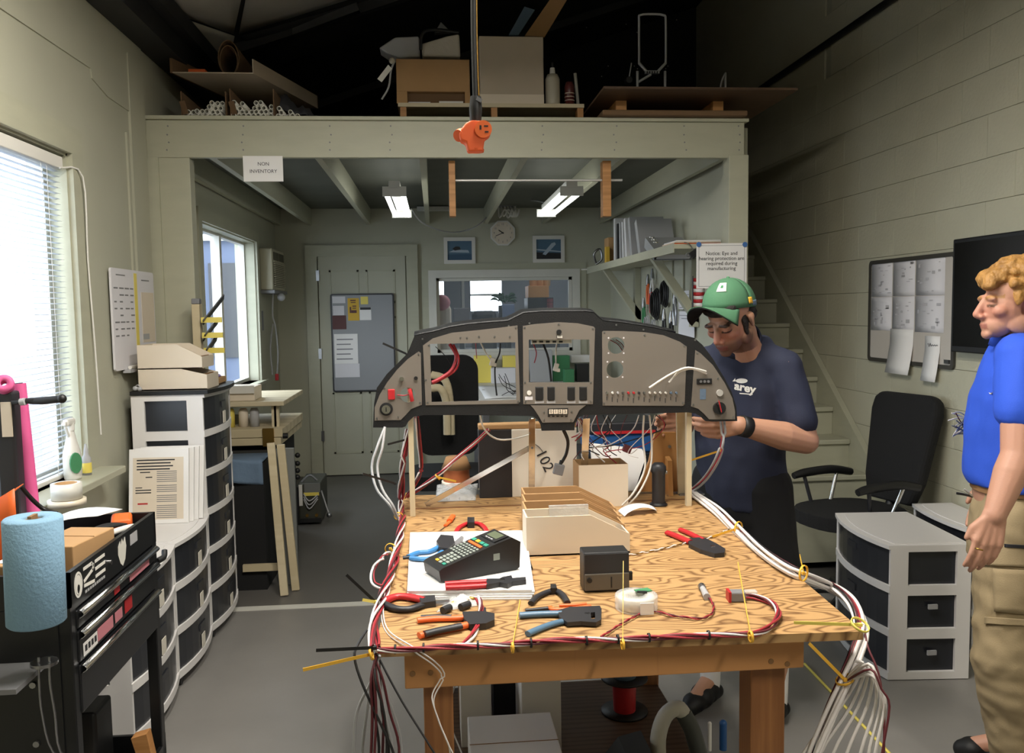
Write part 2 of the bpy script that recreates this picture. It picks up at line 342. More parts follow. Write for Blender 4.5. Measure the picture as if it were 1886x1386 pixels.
for u0, u1 in ((.13, .46), (.54, .87)):
    for za, zb in ((.22, .82), (.95, 1.55), (1.68, 2.0)):
        xa, xb = d0.x+wd*u0, d0.x+wd*u1; m = MB(); t = .018
        m.bx(xa, xb, YB-.036, YB-.03, za, za+t).bx(xa, xb, YB-.036, YB-.03, zb-t, zb).bx(xa, xa+t, YB-.036, YB-.03, za, zb).bx(xb-t, xb, YB-.036, YB-.03, za, zb); m.build('panel_moulding', 'sage_trim', o)
for z in (.35, 1.15, 1.9): B(d0.x-.01, d0.x+.02, YB-.05, YB-.03, z, z+.1).build('hinge', 'steel', o)
MB().cyl((d1.x-.07, YB-.03, 1.0), (d1.x-.07, YB-.08, 1.0), .012).ell((d1.x-.07, YB-.1, 1.0), .03).build('door_knob', 'brass', o)
sbuild(B(d1.x+c, wx1+.6, YB-.014, YB, 0, .09), 'baseboard_back', 'sage_dark')
# ---------------------------------------------------------------- partition under the loft (right side) and ceilings
sbuild(B(1.752, 1.82, 4.86, YB, 0, 2.62), 'wall_partition', 'sage')
M = MX((0, -3, 0), (1, 0, 0), (0, 0, 1)); M = MX((0, YB+.1, 0), (1, 0, 0), (0, 0, 1))
ce = MB(M).prism([(-1.7, ceil_z(-1.7)), (3.0, ceil_z(3.0)), (3.0, ceil_z(3.0)+.15), (-1.7, ceil_z(-1.7)+.15)], YB+3.25)
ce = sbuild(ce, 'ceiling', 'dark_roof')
def roofpt(px, py):
    d = ray(px, py); o = V((0, 0, CAMZ)); t = (3.155+.33*1.5-o.z)/(d.z-.33*d.x); return o+t*d
def sheet(pts, m, sag=.02):
    q = [roofpt(*p) for p in pts]
    def f(u, v):
        a = q[0].lerp(q[1], u); b = q[3].lerp(q[2], u); p = a.lerp(b, v); return p-V((0, 0, .004+sag*math.sin(PI*u)*math.sin(PI*v)))
    MB().grid(f, 8, 8, thick=.004).build('insulation_sheet', m, ce)
sheet([(255, -120), (470, -120), (430, 62), (300, 15)], 'vinyl', .05)
sheet([(300, 20), (432, 66), (420, 130), (335, 108)], 'vinyl', .03)
sheet([(470, -90), (760, -150), (700, -20), (440, 62)], 'vinyl', .05)
sheet([(445, 66), (640, 10), (690, 60), (500, 130)], 'dark_roof', .04)
def zbar(a, b, w_, h, m, name):
    a, b = roofpt(*a), roofpt(*b); d = (b-a); c = (a+b)/2-V((0, 0, h/2+.005)); MB().box(c, (w_, d.length, h), Matrix((V((0, 0, 1)).cross(d).normalized()*-1, d.normalized(), d.normalized().cross(V((0, 0, 1)).cross(d).normalized()*-1)*-1)).transposed()).build(name, m, ce)
zbar((490, 68), (660, 5), .05, .05, 'steel', 'rafter_flange'); 
B(XL, XL+.16, -2.9, YB, 2.98, 3.15).build('eave_purlin', 'purlin', ce); B(XL+.16, XL+.22, -2.9, YB, 3.10, 3.19).build('eave_purlin', 'purlin', ce)
for y in (1.2, 5.6, 7.4):
    MB(MX((0, y, 0), (1, 0, 0), (0, 0, 1))).prism([(-1.5, ceil_z(-1.5)-.06), (2.6, ceil_z(2.6)-.06), (2.6, ceil_z(2.6)), (-1.5, ceil_z(-1.5))], .06).build('rafter', 'purlin', ce)
q = MB()
for px, py in ((1153, 44), (1173, 59), (1246, 36), (1324, 49), (1311, 60), (1322, 62), (1349, 86), (1120, 121), (1288, 121), (1330, 121), (1338, 126), (1354, 122), (1168, 121), (1230, 121), (1226, 126), (1174, 126), (1080, 50), (1337, 76), (1316, 105), (1108, 140)):
    p = roofpt(px, py); p = P(px, py, Y=min(p.y, YB-.02)); MB().ell(p-V((0, .004, .004)), .006, n=6, m=4).build('insulation_pin', 'alu', ce)
# black pipe along the right wall
a, b = P(1640, 0, X=XR-.03), P(1402, 163, X=XR-.03)
MB().cyl((XR-.03, 2.0, a.z), (XR-.03, YB, b.z), .022).build('wall_conduit', 'black', None, 'black pipe running along the top of the concrete block wall', 'pipe')
# ---------------------------------------------------------------- loft: fascia, joists, posts and deck
bz0, bz1 = P(640, 290, Y=YL).z, P(640, 222, Y=YL).z; bx1 = P(1371, 250, Y=YL).x
lf = T('loft', 'sage green painted timber loft with fascia board, joists and posts', 'loft', (0, YL, 0))
B(XL+.002, bx1, YL, YL+.04, bz0, bz1, bev=.003).build('fascia_board', 'sage_trim', lf)
B(XL+.002, bx1+.02, YL-.02, YL+.05, bz1, bz1+.02, bev=.003).build('fascia_cap', 'sage_trim', lf)
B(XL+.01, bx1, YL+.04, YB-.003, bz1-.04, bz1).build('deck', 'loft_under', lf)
for x in (-1.46, -1.17, -.61, -.045, .52, 1.085, 1.66): B(x-.019, x+.019, YL+.04, YB-.003, bz0+.003, bz1-.041).build('joist', 'sage_trim', lf)
px0 = P(350, 330, Y=YL).x
B(XL+.003, px0, YL+.005, YL+.095, 0, bz0, bev=.003).build('post', 'sage_trim', lf); B(XL+.004, XL+.06, YL-.008, YL+.01, 0, bz0).build('post_trim', 'sage_trim', lf)
pa, pb = P(1342, 350, Y=YL).x, P(1378, 350, Y=YL).x
B(pa, pb, YL-.005, YL+.10, 0, P(1360, 285, Y=YL).z, bev=.003).build('post', 'sage_trim', lf)
for px in (310, 448, 610, 720, 998, 1133, 1262, 1362):
    for py in (232, 248, 262, 276): 
        p = P(px+random.uniform(-3, 3), py, Y=YL); MB().cyl(p+V((0, .001, 0)), p-V((0, .002, 0)), .0045, n=6).build('screw', 'grey', lf)
a, b = P(447, 287, Y=YL-.006), P(522, 334, Y=YL-.006); o = T('paper_sign', 'white paper sign reading non inventory pinned on the loft fascia', 'sign', ((a.x+b.x)/2, YL-.006, b.z)); B(a.x, b.x, YL-.006, YL-.003, b.z, a.z).build('sheet', 'paper', o)
text('NON', .026, front(P(485, 302, Y=YL-.0065)), 'ink', o, 'lettering'); text('INVENTORY', .026, front(P(485, 315.5, Y=YL-.0065)), 'ink', o, 'lettering')
# ---------------------------------------------------------------- staircase up to the loft along the block wall
st = T('staircase', 'pale green wooden stairs climbing to the loft along the block wall', 'stairs', (2.2, 4.7, 0))
rise, run, z0, y0 = .178, .232, .402, 4.86
for n in range(1, 13):
    z = z0+rise*n; y = y0+run*(n-1)
    B(1.84, XR-.045, y-.02, y+run+.01, z-.03, z, bev=.006).build('tread', 'sage_trim', st)
    B(1.85, XR-.045, y, y+.018, z-rise if n > 1 else .05, z-.03).build('riser', 'sage_trim', st)
M = MX((XR-.006, 0, 0), (0, 1, 0), (0, 0, 1)); ya, yb = y0-.62, y0+run*11; k = rise/run
def sk(y): return z0+rise+(y-y0)*k
MB(M).prism([(ya+.02, 0), (ya+.22, 0), (yb, sk(yb)-.22), (yb, sk(yb)+.10), (ya+.02, sk(ya+.02)+.10)], -.038).build('skirt_board', 'sage_trim', st)
MB(MX((1.845, 0, 0), (0, 1, 0), (0, 0, 1))).prism([(y0-.02, 0), (y0+.25, 0), (yb, sk(yb)-.35), (yb, sk(yb)+.02), (y0-.02, sk(y0)+.0)], -.03).build('stringer', 'sage_trim', st)
# ---------------------------------------------------------------- lamps
mat('tube_on', '#f8faf4', .3, emit=6); mat('fixture', '#c9c9c4', .4)
mat('shop_tube', '#fff6e4', .3, emit=14)
def strip_light(loc, length, label, grp, power, col, axis='Y', tm='tube_on'):
    x, y, z = loc; o = T('fluorescent_light', label, 'light', loc, grp); L = length/2
    bx_ = (lambda m, a, b, c, d, e, f: m.bx(x+a, x+b, y+c, y+d, z+e, z+f)) if axis == 'Y' else (lambda m, a, b, c, d, e, f: m.bx(x+c, x+d, y+a, y+b, z+e, z+f))
    bx_(MB(), -.035, .035, -L, L, .03, .075).build('housing', 'fixture', o)
    for s_ in (-1, 1):
        m = MB()
        if axis == 'Y': m.cyl((x+s_*.052, y-L+.03, z), (x+s_*.052, y+L-.03, z), .017, n=10)
        else: m.cyl((x-L+.03, y+s_*.045, z), (x+L-.03, y+s_*.045, z), .016, n=10)
        m.build('tube', tm, o)
        bx_(MB(), -.075, .075, s_*(L-.02)-.012, s_*(L-.02)+.012, -.02, .04).build('lamp_holder', 'fixture', o)
    return o
lx = [P(733, 338, Z=2.42), P(745, 381, Z=2.42), P(1049, 338, Z=2.42), P(1013, 381, Z=2.42)]
strip_light((-.235, 6.15, 2.345), 1.3, 'lit fluorescent strip light under the loft in front of the door', None, 0, COOL)
strip_light((.90, 6.15, 2.345), 1.3, 'lit fluorescent strip light under the loft over the office window', None, 0, COOL)
if POW_L:
  for x in (-.235, .90): area('loft_lamp', (x, 6.15, 2.31), (.12, 1.25), POW_L, COOL, spread=115)
for i, (x, y, pw) in enumerate(((-.45, 2.25, POW_A*.7), (.42, 2.1, POW_A), (1.3, -.5, POW_B))):
    strip_light((x, y, 3.05), 1.25, ['shop strip light hanging above the bench on the window side', 'shop strip light hanging above the bench on the block wall side', 'shop strip light hanging behind the bench'][i], None, 0, WARM, tm='shop_tube')
    area('shop_lamp', (x, y, 3.02), (.2, 1.2), pw, WARM)
    for s_ in (-.5, .5): MB().cyl((x, y+s_, 3.125), (x, y+s_, ceil_z(x)), .003, n=5).build('hanger_wire', 'steel', bpy.data.objects[[q.name for q in bpy.data.objects if q.name.startswith('fluorescent_light')][-1]])
# ================================================================ left side of the room
mat('purple', '#8d7aa8', .4); mat('drawer', '#25272d', .3, spec=.5); mat('drawer_frame', '#dddad8', .45); mat('label', '#d8d2c4', .7); mat('caster', '#18181a', .5)
def arc_plan(w, d, bulge, n=8, inset=0, y0=0, back=0):
    """plan of a bow-fronted box: width along y, front towards +x"""
    pts = [(back, y0+inset), ]
    for i in range(n+1):
        t = i/n; y = y0+inset+(w-2*inset)*t; pts.append((d+bulge*(1-(2*t-1)**2), y))
    pts.append((back, y0+w-inset)); return pts
def tower(label, M, w, d, bulge, n, h, z0=.05, grp=None, lid=True, hand=1, casters=True, loc=None, tags=(), lidm='drawer_frame'):
    """drawer tower in a local frame: x = towards the front, y = along the width, z up"""
    o = T('drawer_tower', label, 'drawers', loc or (M @ V((d/2, w/2, 0))), grp); H = h/n; t = .03
    for k in range(n):
        z = z0+k*H
        dr = MB(M).prism(arc_plan(w, d-.006, bulge, inset=.018, back=.02), H-.036, Matrix.Translation((0, 0, z+.032))).build('drawer', 'drawer', o)
        # moulded finger pull: a dark raised scoop, and a label
        yc = w*.5; xf = d-.006+bulge
        MB(M).prism([(xf-.012, yc-.05), (xf+.004, yc-.04), (xf+.004, yc+.04), (xf-.012, yc+.05)], .030, Matrix.Translation((0, 0, z+H*.62))).build('pull', 'drawer', dr)
        if k in tags: ly = w*.5; MB(M).box((xf+.004, ly, z+H*.35), (.003, .05, .06)).build('tag', 'label', dr)
        # white rail under each drawer front and side rails
        m = MB(M); A = arc_plan(w, d, bulge); Bk = arc_plan(w, d-.03, bulge, inset=.03, back=.03)
        m.prism(A, .032, Matrix.Translation((0, 0, z)), holes=()); m.build('rail', 'drawer_frame', o)
        for y in (0, w-.016):
            m = MB(M); zz = z+.032
            m.bx(.0, .06, y, y+.016, zz, z+H); m.bx(d-.078, d-.003, y, y+.016, zz, z+H); m.bx(.06, d-.078, y, y+.016, z+H-.012, z+H); m.build('side_frame', 'drawer_frame', o)
    if lid:
        zt = z0+h; MB(M).prism(arc_plan(w, d+.006, bulge), .016, Matrix.Translation((0, 0, zt))).build('top', lidm, o)
        m = MB(M); m.prism(arc_plan(w-.05, d-.03, bulge, y0=.025, back=.03), .003, Matrix.Translation((0, 0, zt+.016))); m.build('top_inset', lidm, o)
    if casters:
        for x, y in ((.05, .06), (.05, w-.06), (d-.02, .06), (d-.02, w-.06)):
            p = M @ V((x, y, 0)); MB().cyl((p.x-.010, p.y, .022), (p.x+.010, p.y, .022), .022, n=12).cyl((p.x, p.y, .02), (p.x, p.y, z0), .008, n=6).build('caster', 'caster', o)
    return o
def left_M(y0): return MX((-1.45, y0, 0), (1, 0, 0), (0, 1, 0))
UW = .545
tower('low plastic drawer tower beside the black tool cart', left_M(3.094), UW, .335, .032, 3, .57, grp='plastic drawer towers', tags=(1, 2))
tower('low plastic drawer tower with white booklets on top, beside the tall one', left_M(3.642), UW, .335, .032, 3, .57, grp='plastic drawer towers', tags=(0, 1, 2))
tower('tall six-drawer plastic tower with stacked cream bin boxes on top', left_M(4.19), UW, .335, .032, 6, 1.15, grp='plastic drawer towers', tags=(0, 1, 2, 3, 4, 5))
TZT = 1.219                                                             # top of the tall tower
# black tray on the tall tower and two open bin boxes stacked on it
tr = MB(left_M(4.18)).prism(arc_plan(UW+.008, .36, .035), .018, Matrix.Translation((0, 0, TZT))).build('tray', 'black', None, 'thin black tray lying on top of the tall drawer tower', 'tray')
def bin_box(M, L, W, H, Hf, m, label, cat='box', grp=None, name='bin_box', back_m='card_dark', dividers=0):
    """open-top parts bin: x = length towards the low front, y = width; sides slope down to the front"""
    o = T(name, label, cat, M @ V((L/2, W/2, 0)), grp); t = .004
    MB(M).bx(0, L, 0, W, 0, t).build('base', m, o)
    for y in (0, W-t): MB(M @ MX((0, y+t, 0), (1, 0, 0), (0, 0, 1))).prism([(0, 0), (L, 0), (L, Hf), (L*.62, H), (0, H)], t).build('side', m, o)
    MB(M).bx(0, t, t, W-t, t, H).build('back', m, o); MB(M).bx(L-t, L, t, W-t, t, Hf).build('front', m, o)
    MB(M).bx(L-.03, L-.022, t, W-t, t, Hf).build('front_flap', back_m, o)
    for k in range(dividers): MB(M).bx(L*(k+1)/(dividers+1), L*(k+1)/(dividers+1)+.003, t, W-t, t, H*.8).build('divider', back_m, o)
    return o
bM = MX((-1.42, 4.22, TZT+.0195), (1, 0, 0), (0, 1, 0))
bin_box(bM, .32, .22, .10, .07, 'cream', 'lower cream cardboard bin box on the black tray', grp='cream bin boxes on the tall tower')
bin_box(Matrix.Translation((0, 0, .102)) @ bM, .30, .22, .115, .055, 'cream', 'upper cream cardboard bin box stacked on another', grp='cream bin boxes on the tall tower')
MB().ell((-1.425, 4.19, TZT+.0325), (.014, .012, .012)).ell((-1.405, 4.185, TZT+.030), (.012, .010, .010)).tube([(-1.425, 4.19, TZT+.04), (-1.41, 4.18, TZT+.05), (-1.40, 4.185, TZT+.035)], .003).build('earplugs', 'ltgrey', None, 'pair of small corded earplugs on the corner of the black tray', 'earplugs')
o = T('parcel', 'small brown parcel with a purple bag on the far corner of the tall drawer tower', 'parcel', (-1.17, 4.60, TZT+.0185)); B(-1.24, -1.12, 4.52, 4.68, TZT+.0185, TZT+.05, bev=.004).build('body', 'card', o); MB().ell((-1.18, 4.58, TZT+.058), (.06, .05, .014)).build('purple_bag', 'purple', o)
# booklets leaning against the tall tower
bq = [P(262, 960, X=-1.40), ]
for i in range(4):
    y = 3.995+.028*i; zb = .64; lean = R(9+1.2*i)
    M = MX((-1.42+.014*i, y, zb), (1, 0, 0), (0, math.sin(lean), math.cos(lean))); Wd, Hh = .268, .345
    o = T('booklet', ['front white printed booklet leaning on the tall drawer tower', 'second white booklet in the leaning pile', 'third white booklet in the leaning pile', 'rear white booklet in the leaning pile'][i], 'booklet', M @ V((Wd/2, 0, 0)), 'white booklets on the drawer tower')
    MB(M).bx(0, Wd, 0, Hh, -.016, 0, bev=.002).build('pages', 'paper', o)
    if i == 0:
        m = MB(M); rr = random.Random(3)
        for k in range(4): m.bx(.035, .22-rr.random()*.06, .290-.014*k, .296-.014*k, 0, .0005)
        m.bx(.05, .095, .235, .240, 0, .0005).bx(.075, .105, .212, .217, 0, .0005).bx(.03, .06, .165, .169, 0, .0005).bx(.03, .10, .153, .158, 0, .0005).bx(.03, .10, .141, .146, 0, .0005)
        m.build('lettering', 'ink', o, kind='stuff')
        m = MB(M)
        for k in range(24):
            if k in (6, 11, 16): continue
            m.bx(.125, .215, .238-.0092*k, .2415-.0092*k, 0, .0005)
        m.build('column_text', 'grey', o, kind='stuff'); MB(M).bx(.04, .085, .09, .097, 0, .0006).build('red_print', 'red', o)
        MB(M).bx(.018, .245, .02, .305, 0, .0003).build('printed_page', 'cream', o)
# ---------------------------------------------------------------- planner board on the left wall
p00, p11 = P(199, 492, X=XL+.012), P(286, 674, X=XL+.012); y0, y1, z1, z0 = p00.y, p11.y, p00.z, P(208, 684, X=XL+.012).z
o = T('planner_board', 'white wall planner board with handwriting and a yellow stripe', 'whiteboard', (XL+.01, (y0+y1)/2, z0))
Mw = MX((XL+.013, y0, z0), (0, 1, 0), (0, 0, 1)); w_, h_ = y1-y0, z1-z0
MB(Mw).prism(rrect(0, 0, w_, h_, .015), .010).build('board', 'paper2', o)
MB(Mw).bx(w_*.50, w_*.57, .02, h_*.97, .010, .0108).build('yellow_stripe', 'yellow_pale', o)
MB(Mw).bx(w_*.66, w_*.98, h_*.25, h_*.78, .010, .0112).build('note_sheet', 'cream', o)
MB(Mw).bx(w_*.66, w_*.82, h_*.28, h_*.34, .0112, .0116).build('note_photo', 'ltgrey', o)
m = MB(Mw); rr = random.Random(5)
for r_ in range(8):
    for c_ in range(4):
        if rr.random() < .9: a = .04+.12*c_; y = h_*(.80-.067*r_); m.bx(w_*a, w_*(a+.05+.05*rr.random()), y, y+.007, .010, .0106)
for a, y in ((.10, .93), (.68, .90)): m.bx(w_*a, w_*(a+.2), h_*y, h_*y+.006, .010, .0106)
m.build('handwriting', 'grey', o, kind='stuff')
MB(Mw).bx(w_*.2, w_*.78, -.016, .0, .0, .035).build('pen_tray', 'ltgrey', o)
MB(Mw).cyl((w_*.25, .008, .022), (w_*.6, .008, .022), .009).build('marker_pen', 'white', None, 'white marker pen lying on the planner board tray', 'marker')
# ---------------------------------------------------------------- sill: spray bottle, glue bottle, tape rolls
sz = W1[2]
p = P(205, 878, X=XL-.0); q = V((XL+.028, 3.56, sz))
o = T('spray_bottle', 'white spray bottle with a green label on the window sill', 'bottle', q)
s_ = .92
MB().lathe([(0, 0), (.036, 0), (.040, .01), (.040, .11), (.034, .13), (.024, .165), (.016, .20), (.014, .215), (0, .215)], Matrix.Translation(q) @ Matrix.Diagonal((.8, 1.0, s_*1.08, 1))).build('bottle', 'white', o)
MB().lathe([(.0405, .02), (.0412, .025), (.0412, .10), (.0405, .105)], Matrix.Translation(q) @ Matrix.Diagonal((.82, 1.01, s_*1.08, 1))).build('label_band', 'white_paint', o)
MB(MX(q+V((.022, -.026, .03)), (.62, .78, 0), (0, 0, 1))).prism(circ(0, .042, .024, ry=.042), .008).build('label_print', 'green', o)
h = MB().box(q+V((0, -.01, .235)), (.026, .075, .028), bev=.008); h.box(q+V((0, -.052, .233)), (.016, .02, .016), bev=.004); h.box(q+V((0, -.035, .20)), (.010, .012, .05), (.5, 0, 0), bev=.003); h.cyl(q+V((0, 0, .2)), q+V((0, 0, .23)), .016); h.build('trigger', 'white', o)
q = P(224, 874, X=XL-.03); q = V((XL+.045, 3.655, sz))
o = T('glue_bottle', 'small clear bottle with a yellow green label beside the spray bottle', 'bottle', q)
MB().lathe([(0, 0), (.018, 0), (.019, .07), (.010, .085), (.009, .1), (.004, .13), (0, .13)], Matrix.Translation(q)).build('bottle', 'ltgrey', o)
MB().lathe([(.0192, .01), (.0196, .012), (.0196, .05), (.0192, .052)], Matrix.Translation(q)).build('label_band', 'yellow_pale', o)
def tape_roll(q, R1, R2, h, m, label, name='tape_roll', grp=None):
    o = T(name, label, 'tape', q, grp)
    MB().lathe([(R2, 0), (R1, 0), (R1, h), (R2, h), (R2, 0)], Matrix.Translation(q), 24).build('roll', m, o)
    MB().lathe([(R2-.004, 0), (R2-.0002, 0), (R2-.0002, h), (R2-.004, h), (R2-.004, 0)], Matrix.Translation(q), 24).build('core', 'card', o); return o
mat('tape_clear', '#d8cdb8', .25); 
tq = P(124, 930, Z=sz); tape_roll(V((tq.x, tq.y, sz+.002)), .062, .040, .020, 'tape_clear', 'flat roll of clear tape at the bottom of the sill stack', grp='tape rolls on the sill')
tape_roll(V((tq.x, tq.y, sz+.024)), .050, .036, .055, 'white_paint', 'roll of white tape stacked on a clear tape roll', grp='tape rolls on the sill')
# ---------------------------------------------------------------- black tool cart
CX0, CX1, CY0, CY1, CZ = -1.38, -.905, 2.13, 2.78, .972
mat('cart', '#111214', .35, bump=.02, bs=200)
o = cart = T('tool_cart', 'black steel tool cart with chrome drawer pulls and stickers', 'cart', ((CX0+CX1)/2, (CY0+CY1)/2, 0))
zt = .885
m = MB(); t = .012
m.bx(CX0, CX1, CY0, CY0+t, zt, CZ).bx(CX0, CX1, CY1-t, CY1, zt, CZ).bx(CX0, CX0+t, CY0, CY1, zt, CZ).bx(CX1-t, CX1, CY0, CY1, zt, CZ).bx(CX0, CX1, CY0, CY1, zt-.01, zt); m.build('top_tray', 'cart', o)
MB().bx(CX0+.01, CX1-.01, CY0+.012, CY1-.01, .60, zt-.01).build('body', 'cart', o)
mat('cart_drawer', '#16171a', .3)
for i, (z0, z1) in enumerate(((.822, .868), (.735, .815), (.605, .728))):
    dr = B(CX1-.012, CX1+.004, CY0+.03, CY1-.03, z0, z1, bev=.003).build('drawer', 'cart_drawer', o)
    m = MB(); m.grid(lambda u, v: (CX1+.004+.016*math.sin(PI*u*.9), CY0+.03+(CY1-CY0-.06)*v, z1-.022+.024*u), 6, 1, thick=.002); m.build('pull', 'chrome', dr)
for x in (CX0, CX1-.034):
    for y in (CY0, CY1-.034): B(x, x+.034, y, y+.034, .12, zt, bev=.003).build('post', 'cart', o)
B(CX0+.004, CX1-.004, CY0+.004, CY1-.004, .135, .165, bev=.004).build('bottom_shelf', 'cart', o)
m = MB(); m.bx(CX0, CX1, CY0, CY0+.012, .165, .24).bx(CX0, CX1, CY1-.012, CY1, .165, .24).bx(CX1-.012, CX1, CY0, CY1, .165, .21); m.build('shelf_lip', 'cart', o)
B(CX0+.01, CX1-.03, CY0-.004, CY0+.010, .30, .885).build('end_panel', 'cart', o)
for x in (CX0+.05, CX1-.05):
    for y in (CY0+.05, CY1-.05): MB().cyl((x-.015, y, .05), (x+.015, y, .05), .05, n=18).box((x, y, .11), (.05, .05, .03)).build('caster', 'caster', o)
m = MB(); m.bx(CX0+.05, CX1-.06, CY0-.16, CY0-.004, .745, .757).build('side_shelf', 'grey', o)
for x, z in ((-1.33, .70), (-1.0, .70), (-1.33, .55), (-1.0, .55)): MB().cyl((x, CY0-.004, z), (x, CY0-.010, z), .008, n=8).build('bolt', 'steel', o)
MB().tube([(CX1+.0, CY1+.004, .81), (CX1+.012, CY1+.03, .815), (CX1+.008, CY1+.05, .83)], .010).build('handle_end', 'black', o)
# stickers on the tray side: circular emblem with letters, a crest and small prints
Ms = MX((CX1+.0006, CY0, .885), (0, 1, 0), (0, 0, 1))
zc_ = .045
MB(Ms).prism(circ(.052, zc_-.002, .025, 24, .033), .0006, holes=[circ(.052, zc_-.002, .020, 20, .027)]).build('emblem_ring', 'white', o)
MB(Ms).prism(circ(.052, zc_-.002, .0185, 20, .025), .0006, holes=[circ(.052, zc_-.013, .008, 12, .012)]).build('emblem_disc', 'white', o)
def stroke(pts, u0, v0, w_, h_, r=.0042):
    q = [V((u0+w_*a_, v0+h_*b_, .0006)) for a_, b_ in pts]; me = MB(Ms)
    for p_, q_ in zip(q, q[1:]): d_ = q_-p_; n_ = V((-d_.y, d_.x, 0)).normalized()*r; e_ = d_.normalized()*r*.6; me.prism([(p_-e_+n_)[:2], (p_-e_-n_)[:2], (q_+e_-n_)[:2], (q_+e_+n_)[:2]], .0007)
    me.build('emblem_letter', 'white', o)
stroke([(0, 1), (.82, 1), (1, .82), (.9, .6), (.0, .28)], .088, .028, .062, .044); stroke([(0, .22), (1, 0)], .088, .022, .062, .03)
for v_ in (.030, .050, .070): stroke([(0, 0), (1, 0)], .162, v_, .062, 0)
m = MB(Ms)
for k in range(9): m.bx(.090+.015*k, .101+.015*k, .008, .015, 0, .0006)
m.build('small_print', 'ltgrey', o, kind='stuff')
MB(Ms).prism([(x_+.045, y_) for x_, y_ in ((.28, .062), (.295, .075), (.30, .062), (.312, .078), (.32, .066), (.335, .078), (.342, .05), (.33, .015), (.31, .0), (.292, .012), (.278, .04))], .0006).build('crest_sticker', 'white_paint', o)
MB(Ms).bx(.42, .48, .04, .072, 0, .0006).build('name_sticker', 'ltgrey', o)
MB().cyl((CX1, CY0+.255, .925), (CX1+.008, CY0+.255, .925), .008, n=10).build('lock', 'chrome', o)
Md = MX((CX1+.0047, CY0+.03, 0), (0, 1, 0), (0, 0, 1))
mat('sticker_pink', '#c9808a', .6)
for y0_, y1_, z0_, z1_, mm in ((.02, .11, .742, .776, 'paper'), (.112, .22, .745, .779, 'sticker_pink'), (.235, .29, .748, .778, 'sticker_pink'), (.31, .37, .748, .786, 'red'), (.24, .28, .826, .845, 'red'), (.36, .53, .826, .845, 'sticker_pink')):
    MB(Md).bx(y0_, y1_, z0_, z1_, 0, .0006).build('sticker', mm, o)
m = MB(Md)
for k in range(4): m.bx(.03+.02*k, .043+.02*k, .752, .768, .0006, .0011)
m.build('sticker_print', 'ink', o, kind='stuff')
# ---------------------------------------------------------------- blue paper roll on its wire holder
p = P(68, 1150, Y=2.02); r_ = .0635
o = T('wire_roll_holder', 'bent wire holder hanging on the tool cart under the blue roll', 'holder', (p.x, 2.06, .70))
for s_ in (-.012, .012): MB().tube([(p.x+s_, 2.045, .80), (p.x+s_, 2.04, .74), (p.x+s_*1.2, 2.05, .66), (p.x+s_*.7, 2.08, .55), (p.x+.045, 2.115, .475)], .003, 6).build('wire', 'steel', o)
MB().ell((p.x+.05, 2.12, .473), .014).build('magnet_knob', 'steel', o)
MB().cyl((p.x, 2.045, .782), (p.x, 2.045, .79), .03).build('collar', 'steel', o)
mat('blue_paper', '#7fa3bd', .9, bump=.25, bs=140)
qb = P(68, 1146, Y=2.04); qt = P(60, 952, Y=2.04); M = MX((0, 0, 0), (1, 0, 0), (0, 1, 0))
ax = (qt-qb).normalized(); Fz = frame_from(ax).to_4x4(); hgt = (qt-qb).length
o = T('paper_towel_roll', 'blue shop paper towel roll standing upright at the tool cart', 'paper roll', qb)
MB().lathe([(.021, .0), (r_-.004, 0), (r_, .004), (r_, hgt-.004), (r_-.004, hgt), (.024, hgt), (.021, hgt-.004), (.021, 0)], Matrix.Translation(qb) @ Fz, 40).build('paper', 'blue_paper', o)
MB().lathe([(.018, .004), (.0208, .004), (.0208, hgt-.006), (.018, hgt-.006), (.018, .004)], Matrix.Translation(qb) @ Fz, 24).build('core', 'card_dark', o)
MB(Matrix.Translation(qb) @ Fz).box((0, .0, hgt-.02), (.034, .008, .05)).build('core_tab', 'card_dark', o)
# ---------------------------------------------------------------- things in the cart tray
def carton(c, d, rz, m, label, name='carton', cat='box', tape=None, flap=True, grp=None, rx=0):
    M = Matrix.Translation(c) @ rotm((rx, 0, rz)); o = T(name, label, cat, c, grp); x, y, z = d
    MB(M).bx(-x/2, x/2, -y/2, y/2, 0, z, bev=.003).build('body', m, o)
    if flap: MB(M).bx(-x/2, x/2, -.0008, .0008, z, z+.0015).build('flap_seam', 'card_dark', o)
    if tape: MB(M).bx(-x/2-.001, x/2+.001, -.025, .025, z, z+.0018).build('tape', tape, o)
    return o
ZT = .8855
carton((-1.005, 2.40, ZT), (.13, .20, .112), R(-10), 'card', 'brown cardboard carton lying in the cart tray beside the blue roll')
carton((-1.055, 2.215, ZT), (.10, .09, .10), R(-8), 'card', 'small brown carton with a white label in the cart tray', tape='paper')
carton((-1.30, 2.24, ZT), (.12, .13, .11), R(4), 'card_dark', 'brown carton in the cart tray behind the blue roll')
def fsheet(pts4, label, m, name, cat, bend=.02, th=.0015, nu=10, nv=6, tw=1):
    q = [V(p) for p in pts4]
    def f(u, v):
        p = q[0].lerp(q[1], u).lerp(q[3].lerp(q[2], u), v); return p+V((0, 0, bend*math.sin(PI*u*tw)))
    return MB().grid(f, nu, nv, thick=th).build(name, m, None, label, cat)
a = P(100, 985, Z=.97); 
fsheet([(-1.25, 2.50, .925), (-1.02, 2.62, 1.00), (-1.0, 2.77, .985), (-1.24, 2.70, .95)], 'crumpled white plastic sheet rising out of the cart tray', 'paper', 'plastic_sheet', 'sheet', .03)
fsheet([(-1.10, 2.45, .90), (-.98, 2.50, .985), (-.95, 2.66, .96), (-1.08, 2.62, .93)], 'folded black cloth in the cart tray beside the white plastic', 'black_matte', 'cloth', 'cloth', .02, .006)
